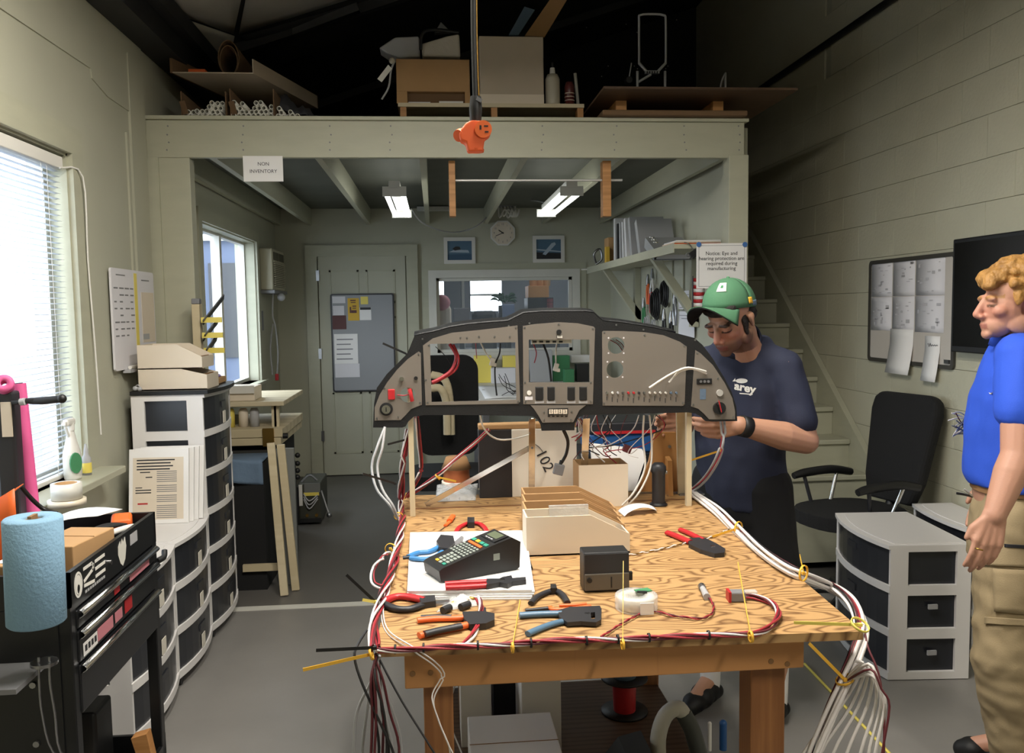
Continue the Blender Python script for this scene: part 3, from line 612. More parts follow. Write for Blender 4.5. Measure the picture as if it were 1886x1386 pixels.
MB().tube([(-1.0, 2.44, .955), (-.955, 2.55, .965), (-.93, 2.66, .955), (-.95, 2.70, .93)], .010).build('white_strap', 'white', None, 'white plastic strap curving over the cart tray rim', 'strap')
MB().box((-.985, 2.715, .955), (.06, .07, .045), (.2, 0, .3), bev=.01).build('red_case', 'orange', None, 'small red orange case at the far end of the cart tray', 'case')
MB().bx(-1.2, -1.15, 2.2, 2.26, ZT, ZT+.03, bev=.004).build('brass_block', 'brass', None, 'small brass block in the cart tray', 'block')
# pink foam roll, its clamp and the orange folder behind the cart
def cyl_px(a, b, Y, r, Y2=None): return P(*a, Y=Y), P(*b, Y=Y2 or Y)
a, b = P(34, 706, Y=2.62), P(62, 960, Y=2.62); 
o = T('pink_roll', 'tall pink foam roll standing in front of the bright window', 'roll', (b.x, b.y, .70)); d = (b-a).normalized(); b2 = a+d*((ZT+.001-a.z)/d.z)
MB().cyl(a, b2, .020, .020, 20).build('roll', 'pink', o)
MB().cyl(a-d*.0005, a-d*.002, .012, n=12).build('roll_end', 'dark', o)
a = P(8, 708, Y=2.55); o = T('pink_spool', 'round pink spool beside the tall pink roll', 'spool', a-V((0, 0, .04)))
MB().lathe([(.008, -.018), (.024, -.018), (.026, -.012), (.026, .012), (.024, .018), (.008, .018), (.008, -.018)], Matrix.Translation(a) @ rotm((R(70), 0, R(20)))).build('flange', 'pink', o)
MB().bx(a.x-.035, a.x+.02, 2.55, 2.60, ZT, a.z-.02, bev=.008).build('stand', 'dark', o)
MB().bx(a.x-.012, a.x+.016, 2.545, 2.55, a.z-.15, a.z-.05).build('paper_tag', 'cream', o)
a, b = P(24, 740, Y=2.55), P(114, 734, Y=2.52)
o = T('bar_clamp', 'dark bar clamp reaching out sideways in front of the window', 'clamp', a)
MB().cyl(a, P(64, 737, Y=2.535), .0085).build('bar', 'black', o); MB().tube([P(56, 738, Y=2.54), P(85, 737, Y=2.53), b], [.010, .0125, .011]).build('grip', 'dark', o)
MB().ell(b, .013).build('grip_end', 'black', o); MB().cyl(P(38, 740, Y=2.537), P(47, 739, Y=2.535), .0105).build('label_band', 'ltgrey', o)
q = [P(0, 925, Y=2.42), P(43, 890, Y=2.46), P(28, 960, Y=2.44), P(-30, 1000, Y=2.42)]
o = T('orange_folder', 'orange paper folder standing open behind the blue roll', 'folder', (q[2].x, 2.44, ZT))
MB().grid(lambda u, v: q[0].lerp(q[1], u).lerp(P(-30, 960, Y=2.40).lerp(P(30, 898, Y=2.40), u), v), 4, 4, thick=.002).build('top_fold', 'orange', o)
c0, c1, = P(-30, 935, Y=2.40), P(27, 900, Y=2.40)
MB().grid(lambda u, v: V((c0.x+(c1.x-c0.x)*u, 2.40, (ZT+.002)+(c0.z+(c1.z-c0.z)*u-ZT)*v)), 4, 4, thick=.002).build('face', 'orange', o)
MB().tube([P(38, 895, Y=2.47), P(60, 920, Y=2.50), P(82, 938, Y=2.52), P(105, 945, Y=2.50)], .006).build('hook_rod', 'black', None, 'thin black rod sloping down beside the pink roll', 'rod')
# things on the bottom shelf and on the floor by the cart
a = P(280, 1320, Y=2.66); o = T('wood_offcut', 'pale pine offcut leaning on the corner of the tool cart', 'wood block', (a.x, 2.66, .166))
M = MX((a.x-.02, 2.66, .25), V((.25, 0, -.97)), V((.97, 0, .25)))
MB(M).prism([(-.06, -.018), (.075, -.018), (.075, .018), (-.06, .03)], .04).build('offcut', 'pine', o)
carton((-1.11, 2.45, .166), (.17, .24, .075), R(6), 'cream', 'white carton lying on the bottom shelf of the tool cart', flap=False)
MB().cyl((-1.13, 2.30, .2425), (-1.13, 2.30, .262), .032).build('round_tin', 'black', None, 'round black tin on the white carton of the cart shelf', 'tin')
MB().bx(-1.34, -1.05, 2.60, 2.735, .166, .40, bev=.01).build('black_case', 'black', None, 'black case standing at the rear of the cart bottom shelf', 'case')
# ================================================================ under the loft
# ---------------------------------------------------------------- air conditioner on the left wall
mat('ac', '#c3bda6', .5); mat('ac_dark', '#5b5748', .7)
y0, y1, x1 = 7.60, 8.20, XL+.11; z1, z0 = P(490, 456, Y=7.60).z, P(490, 534, Y=7.60).z
o = T('air_conditioner', 'cream window air conditioner mounted high on the wall', 'air conditioner', (XL, 7.9, z0))
B(XL+.001, x1, y0, y1, z0, z1, bev=.012).build('body', 'ac', o)
B(x1, x1+.004, y0+.05, y1-.04, z0+.03, z0+(z1-z0)*.66).build('grille_back', 'ac_dark', o)
n = 14
for k in range(n): z = z0+.035+(z1-z0)*.62*k/n; B(x1+.002, x1+.014, y0+.05, y1-.04, z, z+.008).build('louvre', 'ac', o)
B(x1, x1+.005, y0+.06, y0+.30, z1-.10, z1-.03).build('air_outlet', 'ac_dark', o); B(x1, x1+.006, y0+.34, y1-.05, z1-.10, z1-.03, bev=.002).build('control_panel', 'ac_dark', o)
B(XL+.001, x1+.02, y0-.03, y1, z0-.03, z0, bev=.004).build('support', 'grey', o)
cdp = [P(503, 540, Y=7.75), P(502, 580, Y=7.75), P(507, 600, Y=7.75), P(512, 650, Y=7.75), P(510, 690, Y=7.75)]
m = MB().tube(cdp, .008); m.build('power_cord', 'ltgrey', o); m = MB().tube([P(503, 596, Y=7.75), P(498, 640, Y=7.75), P(502, 690, Y=7.75)], .008); m.build('power_cord', 'ltgrey', o)
a = P(510, 688, Y=7.75); MB().box(a-V((0, 0, .03)), (.03, .03, .06), bev=.006).build('plug', 'red', o); MB().ell(P(518, 547, Y=7.75), .035).build('drain_cap', 'ltgrey', o)
B(XL+.001, XL+.02, 7.52, 7.60, 1.45, 1.62, bev=.004).build('wall_switch', 'grey', None, 'small grey switch box on the wall below the air conditioner', 'switch')
# ---------------------------------------------------------------- display rack by the rear window
o = T('display_rack', 'upright wooden stud carrying tilted black panels with yellow edges', 'rack', P(362, 700, Y=4.60))
a, b = P(352, 560, Y=4.60), P(371, 655, Y=4.60); B(a.x, b.x, 4.60, 4.65, TZT+.0185, a.z, bev=.003).build('stud', 'cream_wood', o); B(a.x, b.x, 4.60, 4.65, a.z, a.z+.03, bev=.005).build('stud_cap', 'grey', o)
for i, (u, v) in enumerate((((374, 594), (412, 546)), ((376, 622), (402, 590)), ((379, 650), (400, 620)))):
    p, q = P(*u, Y=4.59), P(*v, Y=4.65); d = q-p; pl = MB(MX(p, d, (0, 1, .1))); pl.bx(0, d.length, -.05, .05, -.003, .003); pl.build('panel', 'black', o)
    pl = MB().bx(p.x-.005, p.x+.10, 4.57, 4.58, p.z+.0, p.z+.028); pl.build('yellow_edge', 'yellow_pale', o)
# ---------------------------------------------------------------- cream bench behind the tall tower
o = T('side_bench', 'cream painted bench with a raised shelf beyond the drawer tower', 'bench', (-1.2, 5.5, 0))
zs, zm = P(520, 737, Y=5.6).z, P(520, 785, Y=5.6).z; xb = P(525, 740, Y=5.6).x; xm = P(525, 790, Y=5.6).x
B(XL+.03, xb, 5.55, 6.35, zs-.03, zs, bev=.004).build('upper_shelf', 'cream_wood', o)
B(XL+.03, xm, 5.5, 6.35, zm-.055, zm, bev=.004).build('bench_top', 'cream_wood', o); B(XL+.03, xm-.01, 5.5, 6.35, zm-.105, zm-.058, bev=.004).build('drawer_front', 'cream_wood', o)
a = P(490, 795, Y=5.5); B(a.x-.02, a.x+.05, 5.485, 5.5, zm-.11, zm+.005).build('latch', 'brass', o); MB().cyl((xm, 5.52, zm-.05), (xm+.03, 5.52, zm-.05), .018).build('knob', 'black', o)
for x in (P(500, 760, Y=5.6).x, P(510, 760, Y=5.7).x): B(x, x+.03, 5.6, 5.64, zm, zs-.03).build('shelf_post', 'cream_wood', o)
B(XL+.03, xm-.06, 5.6, 6.3, 0, zm-.106).build('cabinet', 'black_matte', o)
o = T('shelf_carton', 'open white carton standing on the upper shelf of the cream bench', 'box', (-1.3, 5.8, zs)); B(-1.40, -1.17, 5.62, 5.85, zs+.0005, zs+.09, bev=.003).build('body', 'cream', o); B(-1.40, -1.17, 5.60, 5.615, zs+.05, zs+.10).build('flap', 'white', o)
for i, x in enumerate((-1.42, -1.335, -1.25, -1.18)):
    MB().lathe([(0, 0), (.03, 0), (.03, .10), (.02, .12), (0, .12)], Matrix.Translation((x, 5.64, zm+.0005))).build('clear_jar', ['clear', 'yellow_pale', 'cream', 'ltgrey'][i], None, ['clear jar between the shelves of the cream bench', 'yellow jar between the shelves of the cream bench', 'cream jar between the shelves of the cream bench', 'grey jar at the end between the shelves of the cream bench'][i], 'jar')
o = T('black_cabinet', 'black cabinet with a cream rail standing in front of the cream bench', 'cabinet', (-1.25, 5.1, 0)); B(-1.47, -1.0, 4.95, 5.45, .0, .74).build('body', 'black_matte', o)
za = P(480, 1045, Y=4.93).z; B(-1.13, P(512, 1045, Y=4.93).x, 4.925, 4.949, za-.02, za+.02).build('rail', 'cream_wood', o)
mat('denim', '#5f7389', .85, bump=.4, bs=25)
MB().grid(lambda u, v: (-1.33+.33*u, 4.938+.012*math.sin(9*u)*v, .80-.17*v+.012*math.sin(5*u)) if v > .12 else (-1.33+.33*u, 4.94+.3*(.12-v)/.12, .755), 12, 10, thick=.004).build('blue_cloth', 'denim', None, 'blue grey cloth hanging over the front of the black cabinet', 'cloth')
mat('panel_grey', '#70726f', .55)
a, b = P(508, 826, Y=5.02), P(541, 826, Y=5.02)
MB().bx(a.x, b.x, 5.02, 5.05, 0, a.z, bev=.003).build('panel_sheet', 'panel_grey', None, 'narrow grey panel standing upright beside the black cabinet', 'panel')
o = T('black_rail', 'black upright rail with round knobs behind the grey panel', 'rail', P(545, 990, Y=5.6)); a, b = P(541, 850, Y=5.7), P(548, 1000, Y=5.7); B(a.x, b.x, 5.7, 5.74, .0, a.z).build('upright', 'black', o)
for py in (838, 853, 866, 878): MB().ell(P(548, py, Y=5.68), .018, n=8, m=6).build('knob', 'black', o)
for i, (t_, b_) in enumerate((((499, 815), (524, 1096)), ((517, 818), (545, 1086)))):
    q = P(*b_, Z=.004); p = P(*t_, Y=4.93-.02*i); d = p-q; M = MX(q, d, (1, 0, 0)); MB(M).bx(0, d.length, -.022, .022, -.012, .012, bev=.003).build('wood_strip', 'cream_wood', None, ['cream wooden strip leaning on the black cabinet, nearer the drawers', 'cream wooden strip leaning beside the grey panel'][i], 'wood strip', 'leaning wooden strips')
# ---------------------------------------------------------------- small machine on the floor by the door
mat('olive', '#3a3a30', .5)
a, b = P(549, 890, Y=6.45), P(592, 960, Y=6.45); o = T('power_unit', 'small dark power unit with a yellow stripe on the floor near the door', 'machine', ((a.x+b.x)/2, 6.6, 0))
B(a.x, b.x, 6.45, 6.85, .02, a.z, bev=.01).build('body', 'olive', o); B(a.x+.045, b.x, 6.443, 6.45, a.z-.07, a.z-.0).build('top_panel', 'panel_grey', o); B(a.x+.04, b.x-.01, 6.440, 6.448, a.z-.095, a.z-.07).build('yellow_stripe', 'yellow_pale', o)
B(a.x+.005, a.x+.03, 6.440, 6.45, .15, a.z-.01).build('white_strip', 'white', o); B(a.x-.025, a.x+.0, 6.46, 6.82, 0.0, a.z-.03).build('side_plate', 'black', o); B(a.x, b.x, 6.44, 6.46, .02, .05).build('foot_rail', 'black', o)
for k in range(3): MB().tube([V((a.x+.04, 6.44, .20+.02*k)), V(((a.x+b.x)/2, 6.42, .13+.03*k)), V((b.x-.02, 6.44, .20+.015*k))], .005).build('cable_loop', 'ltgrey', o)
MB().tube([(a.x+.02, 6.5, a.z), (a.x+.08, 6.5, a.z+.05), (b.x-.03, 6.5, a.z+.01)], .008).build('handle', 'grey', o); MB().tube([(b.x, 6.5, .25), (b.x+.04, 6.48, .12), (b.x+.06, 6.45, .08)], .006).build('lead', 'ltgrey', o); MB().ell((b.x+.06, 6.45, .07), .02, n=8, m=6).build('clip', 'steel', o)
for k in range(2): MB().cyl((a.x+.06+.07*k, 6.449, .075), (a.x+.06+.07*k, 6.435, .075), .012, n=8).build('terminal', 'brass', o)
# ---------------------------------------------------------------- whiteboard with notes on the door
p0, p1 = P(608, 541, Y=YB-.05), P(730, 719, Y=YB-.05); mat('board_grey', '#8d8f92', .45)
o = T('door_whiteboard', 'grey whiteboard in a dark frame hung on the door with paper notes', 'whiteboard', ((p0.x+p1.x)/2, YB-.05, p1.z)); yb_ = YB-.06
M = MX((0, yb_+.012, 0), (1, 0, 0), (0, 0, 1)); MB(M).prism(rrect(p0.x, p1.z, p1.x, p0.z, .02), .012).build('frame', 'dark', o)
MB(M).prism(rrect(p0.x+.015, p1.z+.015, p1.x-.015, p0.z-.015, .012), .014).build('face', 'board_grey', o)
def note(x0, y0, x1, y1, m, label, par=None, Y=yb_-.004, cat='note'): a, b = P(x0, y0, Y=Y), P(x1, y1, Y=Y); return B(a.x, b.x, Y, Y+.0015, b.z, a.z).build('paper_note', m, None, label, cat, 'notes on the door whiteboard')
mat('maroon', '#5c3a3a', .7); mat('mustard', '#d0a83a', .7)
for k, (a, b, c, d, m, l) in enumerate(((612, 546, 636, 558, 'paper2', 'white note at the top corner of the door whiteboard'), (640, 549, 662, 590, 'mustard', 'yellow flyer with dark lettering on the door whiteboard'), (664, 546, 678, 560, 'yellow_pale', 'small tilted yellow note beside the yellow flyer'), (662, 566, 684, 589, 'paper', 'white card with a black header on the door whiteboard'),
      (613, 563, 634, 580, 'paper2', 'small lined note above a maroon flyer'), (612, 581, 638, 606, 'maroon', 'maroon flyer on the door whiteboard'), (615, 615, 660, 669, 'paper', 'large white letter on the door whiteboard'), (617, 670, 663, 694, 'paper2', 'white sheet below the large letter on the door'))):
    n_ = note(a, b, c, d, m, l, Y=yb_-.004-.0004*k)
a = P(651, 568, Y=yb_-.006); bn = bpy.data.objects['paper_note.001']; 
for (x0, y0, x1, y1) in ((644, 565, 647, 576), (647, 571, 657, 576), (649, 562.5, 656, 564.5), (649, 566.5, 656, 568), (645, 552, 655, 554), (646, 556, 655, 557.5)): u, v = P(x0, y0, Y=yb_-.006), P(x1, y1, Y=yb_-.006); B(u.x, v.x, yb_-.0068, yb_-.0055, v.z, u.z).build('flyer_print', 'maroon', bn)
a, b = P(663, 566, Y=yb_-.006), P(683, 570, Y=yb_-.006); B(a.x, b.x, yb_-.0075, yb_-.006, b.z, a.z).build('header', 'ink', bpy.data.objects['paper_note.003'])
m = MB()
for k in range(5): a, b = P(620, 624+9*k, Y=yb_-.0075), P(650-4*(k % 2), 625.5+9*k, Y=yb_-.0075); m.bx(a.x, b.x, yb_-.0072, yb_-.006, b.z, a.z)
m.build('print_lines', 'grey', bpy.data.objects['paper_note.006'], kind='stuff')
# ---------------------------------------------------------------- clock, pictures, junction box and hanging lead on the back wall
c = P(926, 429, Y=YB-.03); r_ = .122; Mc = front(c); o = T('wall_clock', 'white octagonal wall clock above the office window', 'clock', c-V((0, 0, r_)))
oc = [(r_*1.06*math.cos(R(22.5+45*i)), r_*1.06*math.sin(R(22.5+45*i))) for i in range(8)]
MB(Mc).prism(oc, .02, Matrix.Translation((0, 0, -.02))).build('case', 'white', o); MB(Mc).prism([(x*.88, y*.88) for x, y in oc], .004).build('dial', 'cream', o)
for h in range(12): a = R(30*h); text(str(12 if h == 0 else h), .026, Mc @ Matrix.Translation((.085*math.sin(a), .085*math.cos(a), .005)), 'grey', o, 'numeral')
for a, L, wd_ in ((R(-55), .05, .008), (R(248), .075, .006)): MB(Mc @ rotm((0, 0, -a))).bx(-wd_/2, wd_/2, -.01, L, .006, .008).build('hand', 'ink', o)
def picture(x0, y0, x1, y1, label, art):
    a, b = P(x0, y0, Y=YB-.02), P(x1, y1, Y=YB-.02); o = T('framed_picture', label, 'picture', ((a.x+b.x)/2, YB-.02, b.z), 'framed aircraft pictures'); t = .035
    M = MX((0, YB-.002, 0), (1, 0, 0), (0, 0, 1)); X0, X1, Z0, Z1 = a.x, b.x, b.z, a.z
    MB(M).prism([(X0, Z0), (X1, Z0), (X1, Z1), (X0, Z1)], .022, holes=[[(X0+t, Z0+t), (X1-t, Z0+t), (X1-t, Z1-t), (X0+t, Z1-t)]]).build('frame', 'white', o)
    MB(M).bx(X0+t, X1-t, Z0+t, Z1-t, 0, .008).build('print', 'sky_print', o); w_, h_ = X1-X0-2*t, Z1-Z0-2*t
    for j, (pl, m) in enumerate(art): MB(M).prism([(X0+t+u*w_, Z0+t+v*h_) for u, v in pl], .0012, Matrix.Translation((0, 0, .008+.0008*j))).build('print_shape', m, o)
mat('sky_print', '#4d6b82', .4); mat('sea_print', '#33536e', .4); mat('cloud_print', '#aab7c4', .5)
picture(817, 437, 876, 485, 'white framed picture of a small plane over water, beside the clock', [([(0, 0), (1, 0), (1, .32), (0, .3)], 'sea_print'), ([(.05, .42), (.9, .38), (.85, .52), (.3, .55)], 'cloud_print'), ([(.2, .6), (.35, .72), (.5, .7), (.55, .55), (.3, .5)], 'dark')])
picture(981, 434, 1040, 483, 'white framed picture of a banking white aircraft', [([(0, 0), (1, 0), (1, .3), (0, .35)], 'dark'), ([(.25, .25), (.38, .2), (.8, .75), (.75, .85), (.62, .8)], 'cloud_print'), ([(.0, .45), (1, .35), (1, .4), (0, .52)], 'cloud_print')])
a = P(933, 374, Y=8.25); o = T('junction_box', 'grey junction box with a bundle of white cable under the loft', 'junction box', a); B(a.x-.09, a.x+.09, 8.18, 8.36, a.z-.03, a.z+.1).build('box', 'grey', o)
for k in range(5): rr = random.Random(k); MB().tube([a+V((-.08+.03*k, 0, -.03)), a+V((-.07+.04*k, -.02, -.12-.02*rr.random())), a+V((-.02+.035*k, -.03, -.06)), a+V((.05+.01*k, -.02, -.13)), a+V((.08, 0, -.02))], .010).build('cable_loop', 'white', o)
def lead(pts, r, m, label, name='cable', cat='cable', n=6, grp=None): return MB().tube(pts, r, n).build(name, m, None, label, cat, grp)
lead([P(757, 384, Y=6.8), P(775, 408, Y=6.9), P(810, 424, Y=7.2), P(845, 427, Y=7.75), P(880, 415, Y=7.8), P(908, 387, Y=8.1)], .006, 'ltgrey', 'thin white cable drooping between the strip light and the junction box')
lead([P(945, 372, Y=8.2), P(975, 368, Y=7.9), P(1008, 374, Y=7.0)], .006, 'ltgrey', 'short white cable from the junction box to the strip light over the window')
a, b = P(768, 381, Y=8.2), P(828, 388, Y=8.2); B(a.x, b.x, 8.16, 8.24, b.z, a.z).build('spare_light_fitting', 'fixture', None, 'unlit light fitting at the back of the loft ceiling', 'light fitting')
# rod on two hanging boards under the fascia
o = T('hanging_rod', 'bright metal rod held by two hanging pine boards under the fascia', 'rod', P(976, 332, Y=4.86)); z_ = P(976, 332, Y=4.86).z
xa, xb = P(838, 332, Y=4.86).x, P(1146, 332, Y=4.86).x; MB().cyl((P(826, 332, Y=4.86).x, 4.86, z_), (xb, 4.86, z_), .007).build('bar', 'alu', o)
for p0, p1, pb_ in ((826, 840, 398), (1110, 1126, 398)):
    a, b = P(p0, 292, Y=4.83), P(p1, pb_, Y=4.83); B(a.x, b.x, 4.83, 4.90, b.z, bz0-.002, bev=.002).build('board', 'pine', o)
# ---------------------------------------------------------------- wall shelf with binders on the partition
sz_ = 1.965; XS = 1.40
o = T('wall_shelf', 'long sage green wall shelf on braced brackets under the loft', 'shelf', (1.6, 6.3, sz_)); B(XS, 1.749, 4.90, 7.75, sz_-.028, sz_, bev=.003).build('board', 'sage_trim', o); B(XS-.004, XS, 4.90, 7.75, sz_-.05, sz_+.004).build('front_edge', 'sage_trim', o)
for y in (7.2, 5.6):
    M = MX((0, y, 0), (1, 0, 0), (0, 0, 1)); MB(M).prism([(XS+.02, sz_-.03), (XS+.08, sz_-.03), (1.749, sz_-.40), (1.749, sz_-.47), (1.72, sz_-.46)], .06).build('bracket', 'sage_trim', o); B(1.70, 1.749, y-.06, y, sz_-.5, sz_-.03).build('bracket_post', 'sage_trim', o)
a = P(1062, 489, Y=7.72); MB().cyl((XS-.06, 7.72, sz_-.012), (1.72, 7.72, sz_-.012), .008).build('edge_rod', 'white', o)
mat('binder_w', '#c4c4c6', .4); mat('binder_g', '#97989a', .45); mat('binder_b', '#1c1d22', .4)
def binder(y, t, tilt, m, label, w_=.25, h_=.28, rings=False, x0=None, z=sz_+.001):
    M = Matrix.Translation(((x0 or XS+.02), y, z)) @ rotm((tilt, 0, 0)); o = T('binder', label, 'binder', (XS+.15, y, z), 'binders on the wall shelf')
    MB(M).bx(0, w_, 0, .004, 0, h_).build('cover', m, o); MB(M).bx(0, w_, t-.004, t, 0, h_).build('cover', m, o); MB(M).bx(0, .004, .004, t-.004, 0, h_).build('spine', m, o); MB(M).bx(.02, w_-.01, .006, t-.006, .008, h_-.01).build('pages', 'paper2', o); return o
def tl(d): return R(d)
for i, (y, t, d, m, l, h_) in enumerate(((6.62, .06, 0, 'binder_w', 'white file holder at the far end of the binder row', .33), (6.52, .05, 0, 'binder_b', 'black binder beside the white file holder', .28), (6.42, .05, -3, 'binder_g', 'upright grey binder next to the black binder', .28), (6.33, .04, -6, 'binder_w', 'slim white binder tilting in the row', .28), (6.22, .05, -10, 'binder_w', 'white binder tilting in the middle of the row', .30), (6.05, .06, -16, 'binder_g', 'grey binder leaning in the row', .30), (5.80, .06, -26, 'binder_g', 'wide grey binder leaning at the near end of the row', .28))):
    binder(y, t, tl(d)*-1*-1, m, l, h_=h_)
o = binder(5.42, .07, R(-68), 'binder_g', 'open ring binder lying nearly flat on the shelf', h_=.27)
for k in range(3): MB().lathe([(.014, -.003), (.018, -.003), (.018, .003), (.014, .003), (.014, -.003)], Matrix.Translation((XS+.012, 5.36+.05*k, sz_+.045+.02*k)) @ rotm((0, 0, 0))).build('ring', 'chrome', o)
for k, (z, m) in enumerate(((0.001, 'orange'), (.011, 'cream'), (.019, 'paper'))): B(XS+.01+.01*k, 1.70, 4.96, 5.24, sz_+z, sz_+z+.0075, bev=.002).build('document_folder', m, None, ['orange folder at the bottom of the pile on the shelf end', 'cream folder in the pile on the shelf end', 'white folder on top of the pile on the shelf end'][k], 'folder', 'folders on the shelf end')
a = P(1121, 426, Y=6.95); carton((XS+.115, 7.02, sz_+.001), (.17, .16, .21), 0, 'card', 'brown cardboard box on the wall shelf behind the binders', flap=False)
B(XS+.0, XS+.03, 6.88, 6.935, sz_+.001, sz_+.13).build('yellow_box', 'mustard', None, 'thin yellow box standing in front of the brown shelf box', 'box')
MB().tube([(XS-.0, 7.32, sz_+.02), (XS-.02, 7.30, sz_+.10), (XS+.03, 7.30, sz_+.14), (XS+.05, 7.30, sz_+.06), (XS+.0, 7.32, sz_+.0115)], .010).build('spring_clamp', 'steel', None, 'metal spring clamp on the far end of the wall shelf', 'clamp')
o = T('binder_clip', 'black binder clip hanging from the near corner of the wall shelf', 'clip', P(1278, 475, Y=4.88)); a = P(1280, 466, Y=4.88); MB(MX(a, (.8, 0, .55), (-.55, 0, .8))).bx(-.03, .03, -.02, .02, -.01, .01).build('body', 'black', o); MB().tube([a, a+V((-.03, 0, .05)), P(1260, 446, Y=4.88)], .003).build('handle', 'steel', o); MB().tube([a, a+V((-.04, 0, -.02)), a+V((-.05, 0, .0)), a], .003).build('handle', 'steel', o)
# notice on the loft post, fixed with blue tape
Yn = YL-.014; a, b = P(1283, 448, Y=Yn), P(1375, 520, Y=Yn)
o = T('notice_sign', 'white notice about eye and hearing protection taped to the loft post', 'sign', ((a.x+b.x)/2, Yn, b.z)); B(a.x, b.x, Yn, Yn+.004, b.z-.03, a.z).build('sheet', 'paper', o)
M = MX((0, Yn+.002, 0), (1, 0, 0), (0, 0, 1)); MB(M).prism([(a.x+.012, b.z-.02), (b.x-.012, b.z-.02), (b.x-.012, a.z-.012), (a.x+.012, a.z-.012)], .0028, holes=[[(a.x+.014, b.z-.018), (b.x-.014, b.z-.018), (b.x-.014, a.z-.014), (a.x+.014, a.z-.014)]]).build('border', 'grey', o)
for k, s in enumerate(('Notice: Eye and', 'hearing protection are', 'required during', 'manufacturing')): text(s, .029, front(P(1329, 466.5+9.2*k, Y=Yn-.001)), 'ink', o, 'lettering')
for px in (1287, 1372): c = P(px, 450, Y=Yn-.003); MB(front(c)).prism(circ(0, 0, .015, 8), .002).build('tape', 'blue_tape', o)
# ---------------------------------------------------------------- tools hung on the partition
XP = 1.735
def wp(px, py): return P(px, py, X=XP)
for px in (1168, 1236, 1256): a = wp(px, 560); B(1.738, 1.749, a.y-.015, a.y+.015, 1.0, sz_-.03).build('wall_batten', 'sage_trim', bpy.data.objects['wall_partition'])
def coil(px, py, r, m, label, n=4, cat='cable', th=.008):
    c = wp(px, py); o = T('cable_coil', label, cat, c-V((0, 0, r)), 'coils hung on the partition')
    for k in range(n): rr = r*(1-.1*k); MB().tube([c+V((-.012*k-.01, rr*.75*math.cos(2*PI*i/10), rr*math.sin(2*PI*i/10))) for i in range(11)], th, 5, 2).build('loop', m, o)
coil(1212, 560, .12, 'black', 'dark coil of cable hanging on the partition hook', 4); coil(1228, 540, .10, 'black_wire', 'smaller dark cable coil beside the larger one', 3); coil(1196, 595, .06, 'ltgrey', 'pale cable coil low on the partition', 3, th=.006); coil(1207, 600, .05, 'ltgrey', 'pale cable coil beside the other pale coil', 2, th=.006)
for i, (px, py, m, l) in enumerate(((1204, 545, 'red', 'red handled tool hung on the partition'), (1190, 572, 'green', 'green handled tool hung on the partition'), (1206, 520, 'white', 'white strap hung at the top of the partition'), (1198, 530, 'orange', 'orange cord hung on the partition'), (1228, 595, 'dark', 'dark tool hung low on the partition'), (1241, 600, 'black', 'black tool hung at the bottom of the partition'), (1248, 565, 'steel', 'long steel tool hung between the battens'))):
    a = wp(px, py); o = T('hand_tool', l, 'tool', a-V((0, 0, .1)), 'tools hung on the partition')
    for s_ in (-1, 1): MB().tube([a+V((-.02, s_*.012, .03)), a+V((-.02, s_*.035, -.04)), a+V((-.02, s_*.02, -.13))], .010).build('handle', m, o)
    MB().tube([a+V((-.02, .0, .02)), a+V((-.02, .006, .06)), a+V((-.02, 0, .11))], [.018, .016, .006]).build('jaw', 'steel', o)
for i, (y0_, y1_) in enumerate(((536, 569), (573, 622))):
    a, b = wp(1250, y0_), wp(1279, y1_); o = B(XP-.002, XP+.001, b.y, a.y, b.z, a.z).build('wall_sheet', 'paper2', None, ['upper white list pinned on the partition', 'lower white list pinned on the partition'][i], 'paper', 'lists on the partition')
    m = MB()
    for k in range(6 if i == 0 else 2): z = a.z-.03-.022*k; m.bx(XP-.0035, XP-.002, b.y+.03, a.y-.03-.05*(k % 2), z, z+.004)
    m.build('print_lines', 'grey', o, kind='stuff')
o = T('flag', 'small red and white striped flag hanging beside the notice', 'flag', P(1288, 570, Y=4.95))
for k in range(9):
    a, b = P(1277, 512+6.5*k, Y=4.95), P(1299, 512+6.5*(k+1), Y=4.95); MB().grid(lambda u, v: (a.x+(b.x-a.x)*u, 4.95+.012*math.sin(7*u), a.z+(b.z-a.z)*v), 6, 1, thick=.002).build('stripe', 'red' if k % 2 == 0 else 'paper', o)
MB().cyl(P(1276, 508, Y=4.945), P(1276, 572, Y=4.945), .004, n=6).build('pole', 'dark', o)
# ---------------------------------------------------------------- rear desk, chair and small things below the office window
o = T('rear_desk', 'white topped desk below the office window seen through the panel', 'desk', (.9, 7.4, 0)); zd = .905
B(.33, 1.70, 6.55, 8.30, zd-.03, zd, bev=.004).build('desk_top', 'white', o)
for x in (.36, 1.64):
    for y in (6.6, 8.24): B(x, x+.05, y, y+.05, 0, zd-.03).build('leg', 'grey', o)
for i, (x0, y0, x1, y1, m, d, l) in enumerate(((873, 655, 906, 700, 'yellow_pale', 8.1, 'pale yellow bin on the rear desk'), (926, 655, 951, 700, 'yellow_pale', 8.12, 'second pale yellow bin on the rear desk'), (905, 678, 950, 702, 'paper2', 8.0, 'stack of grey paper on the rear desk'), (976, 645, 1018, 704, 'ltgrey', 8.05, 'grey leaning folder on the rear desk'), (1018, 655, 1050, 703, 'green', 8.1, 'green box on the rear desk'), (1040, 680, 1058, 704, 'green', 7.9, 'bright green packet on the rear desk'), (1062, 670, 1085, 704, 'black', 7.95, 'black box on the rear desk'), (1052, 654, 1088, 672, 'paper', 8.2, 'white tray above the black box on the rear desk'))):
    a, b = P(x0, y0, Y=d), P(x1, y1, Y=d); zb = zd+.0005 if i != 7 else P(1060, 671, Y=7.95).z+.001; B(a.x, b.x, d, d+.12, zb, max(a.z, zb+.03), bev=.004).build('desk_box', m, None, l, 'box', 'boxes on the rear desk')
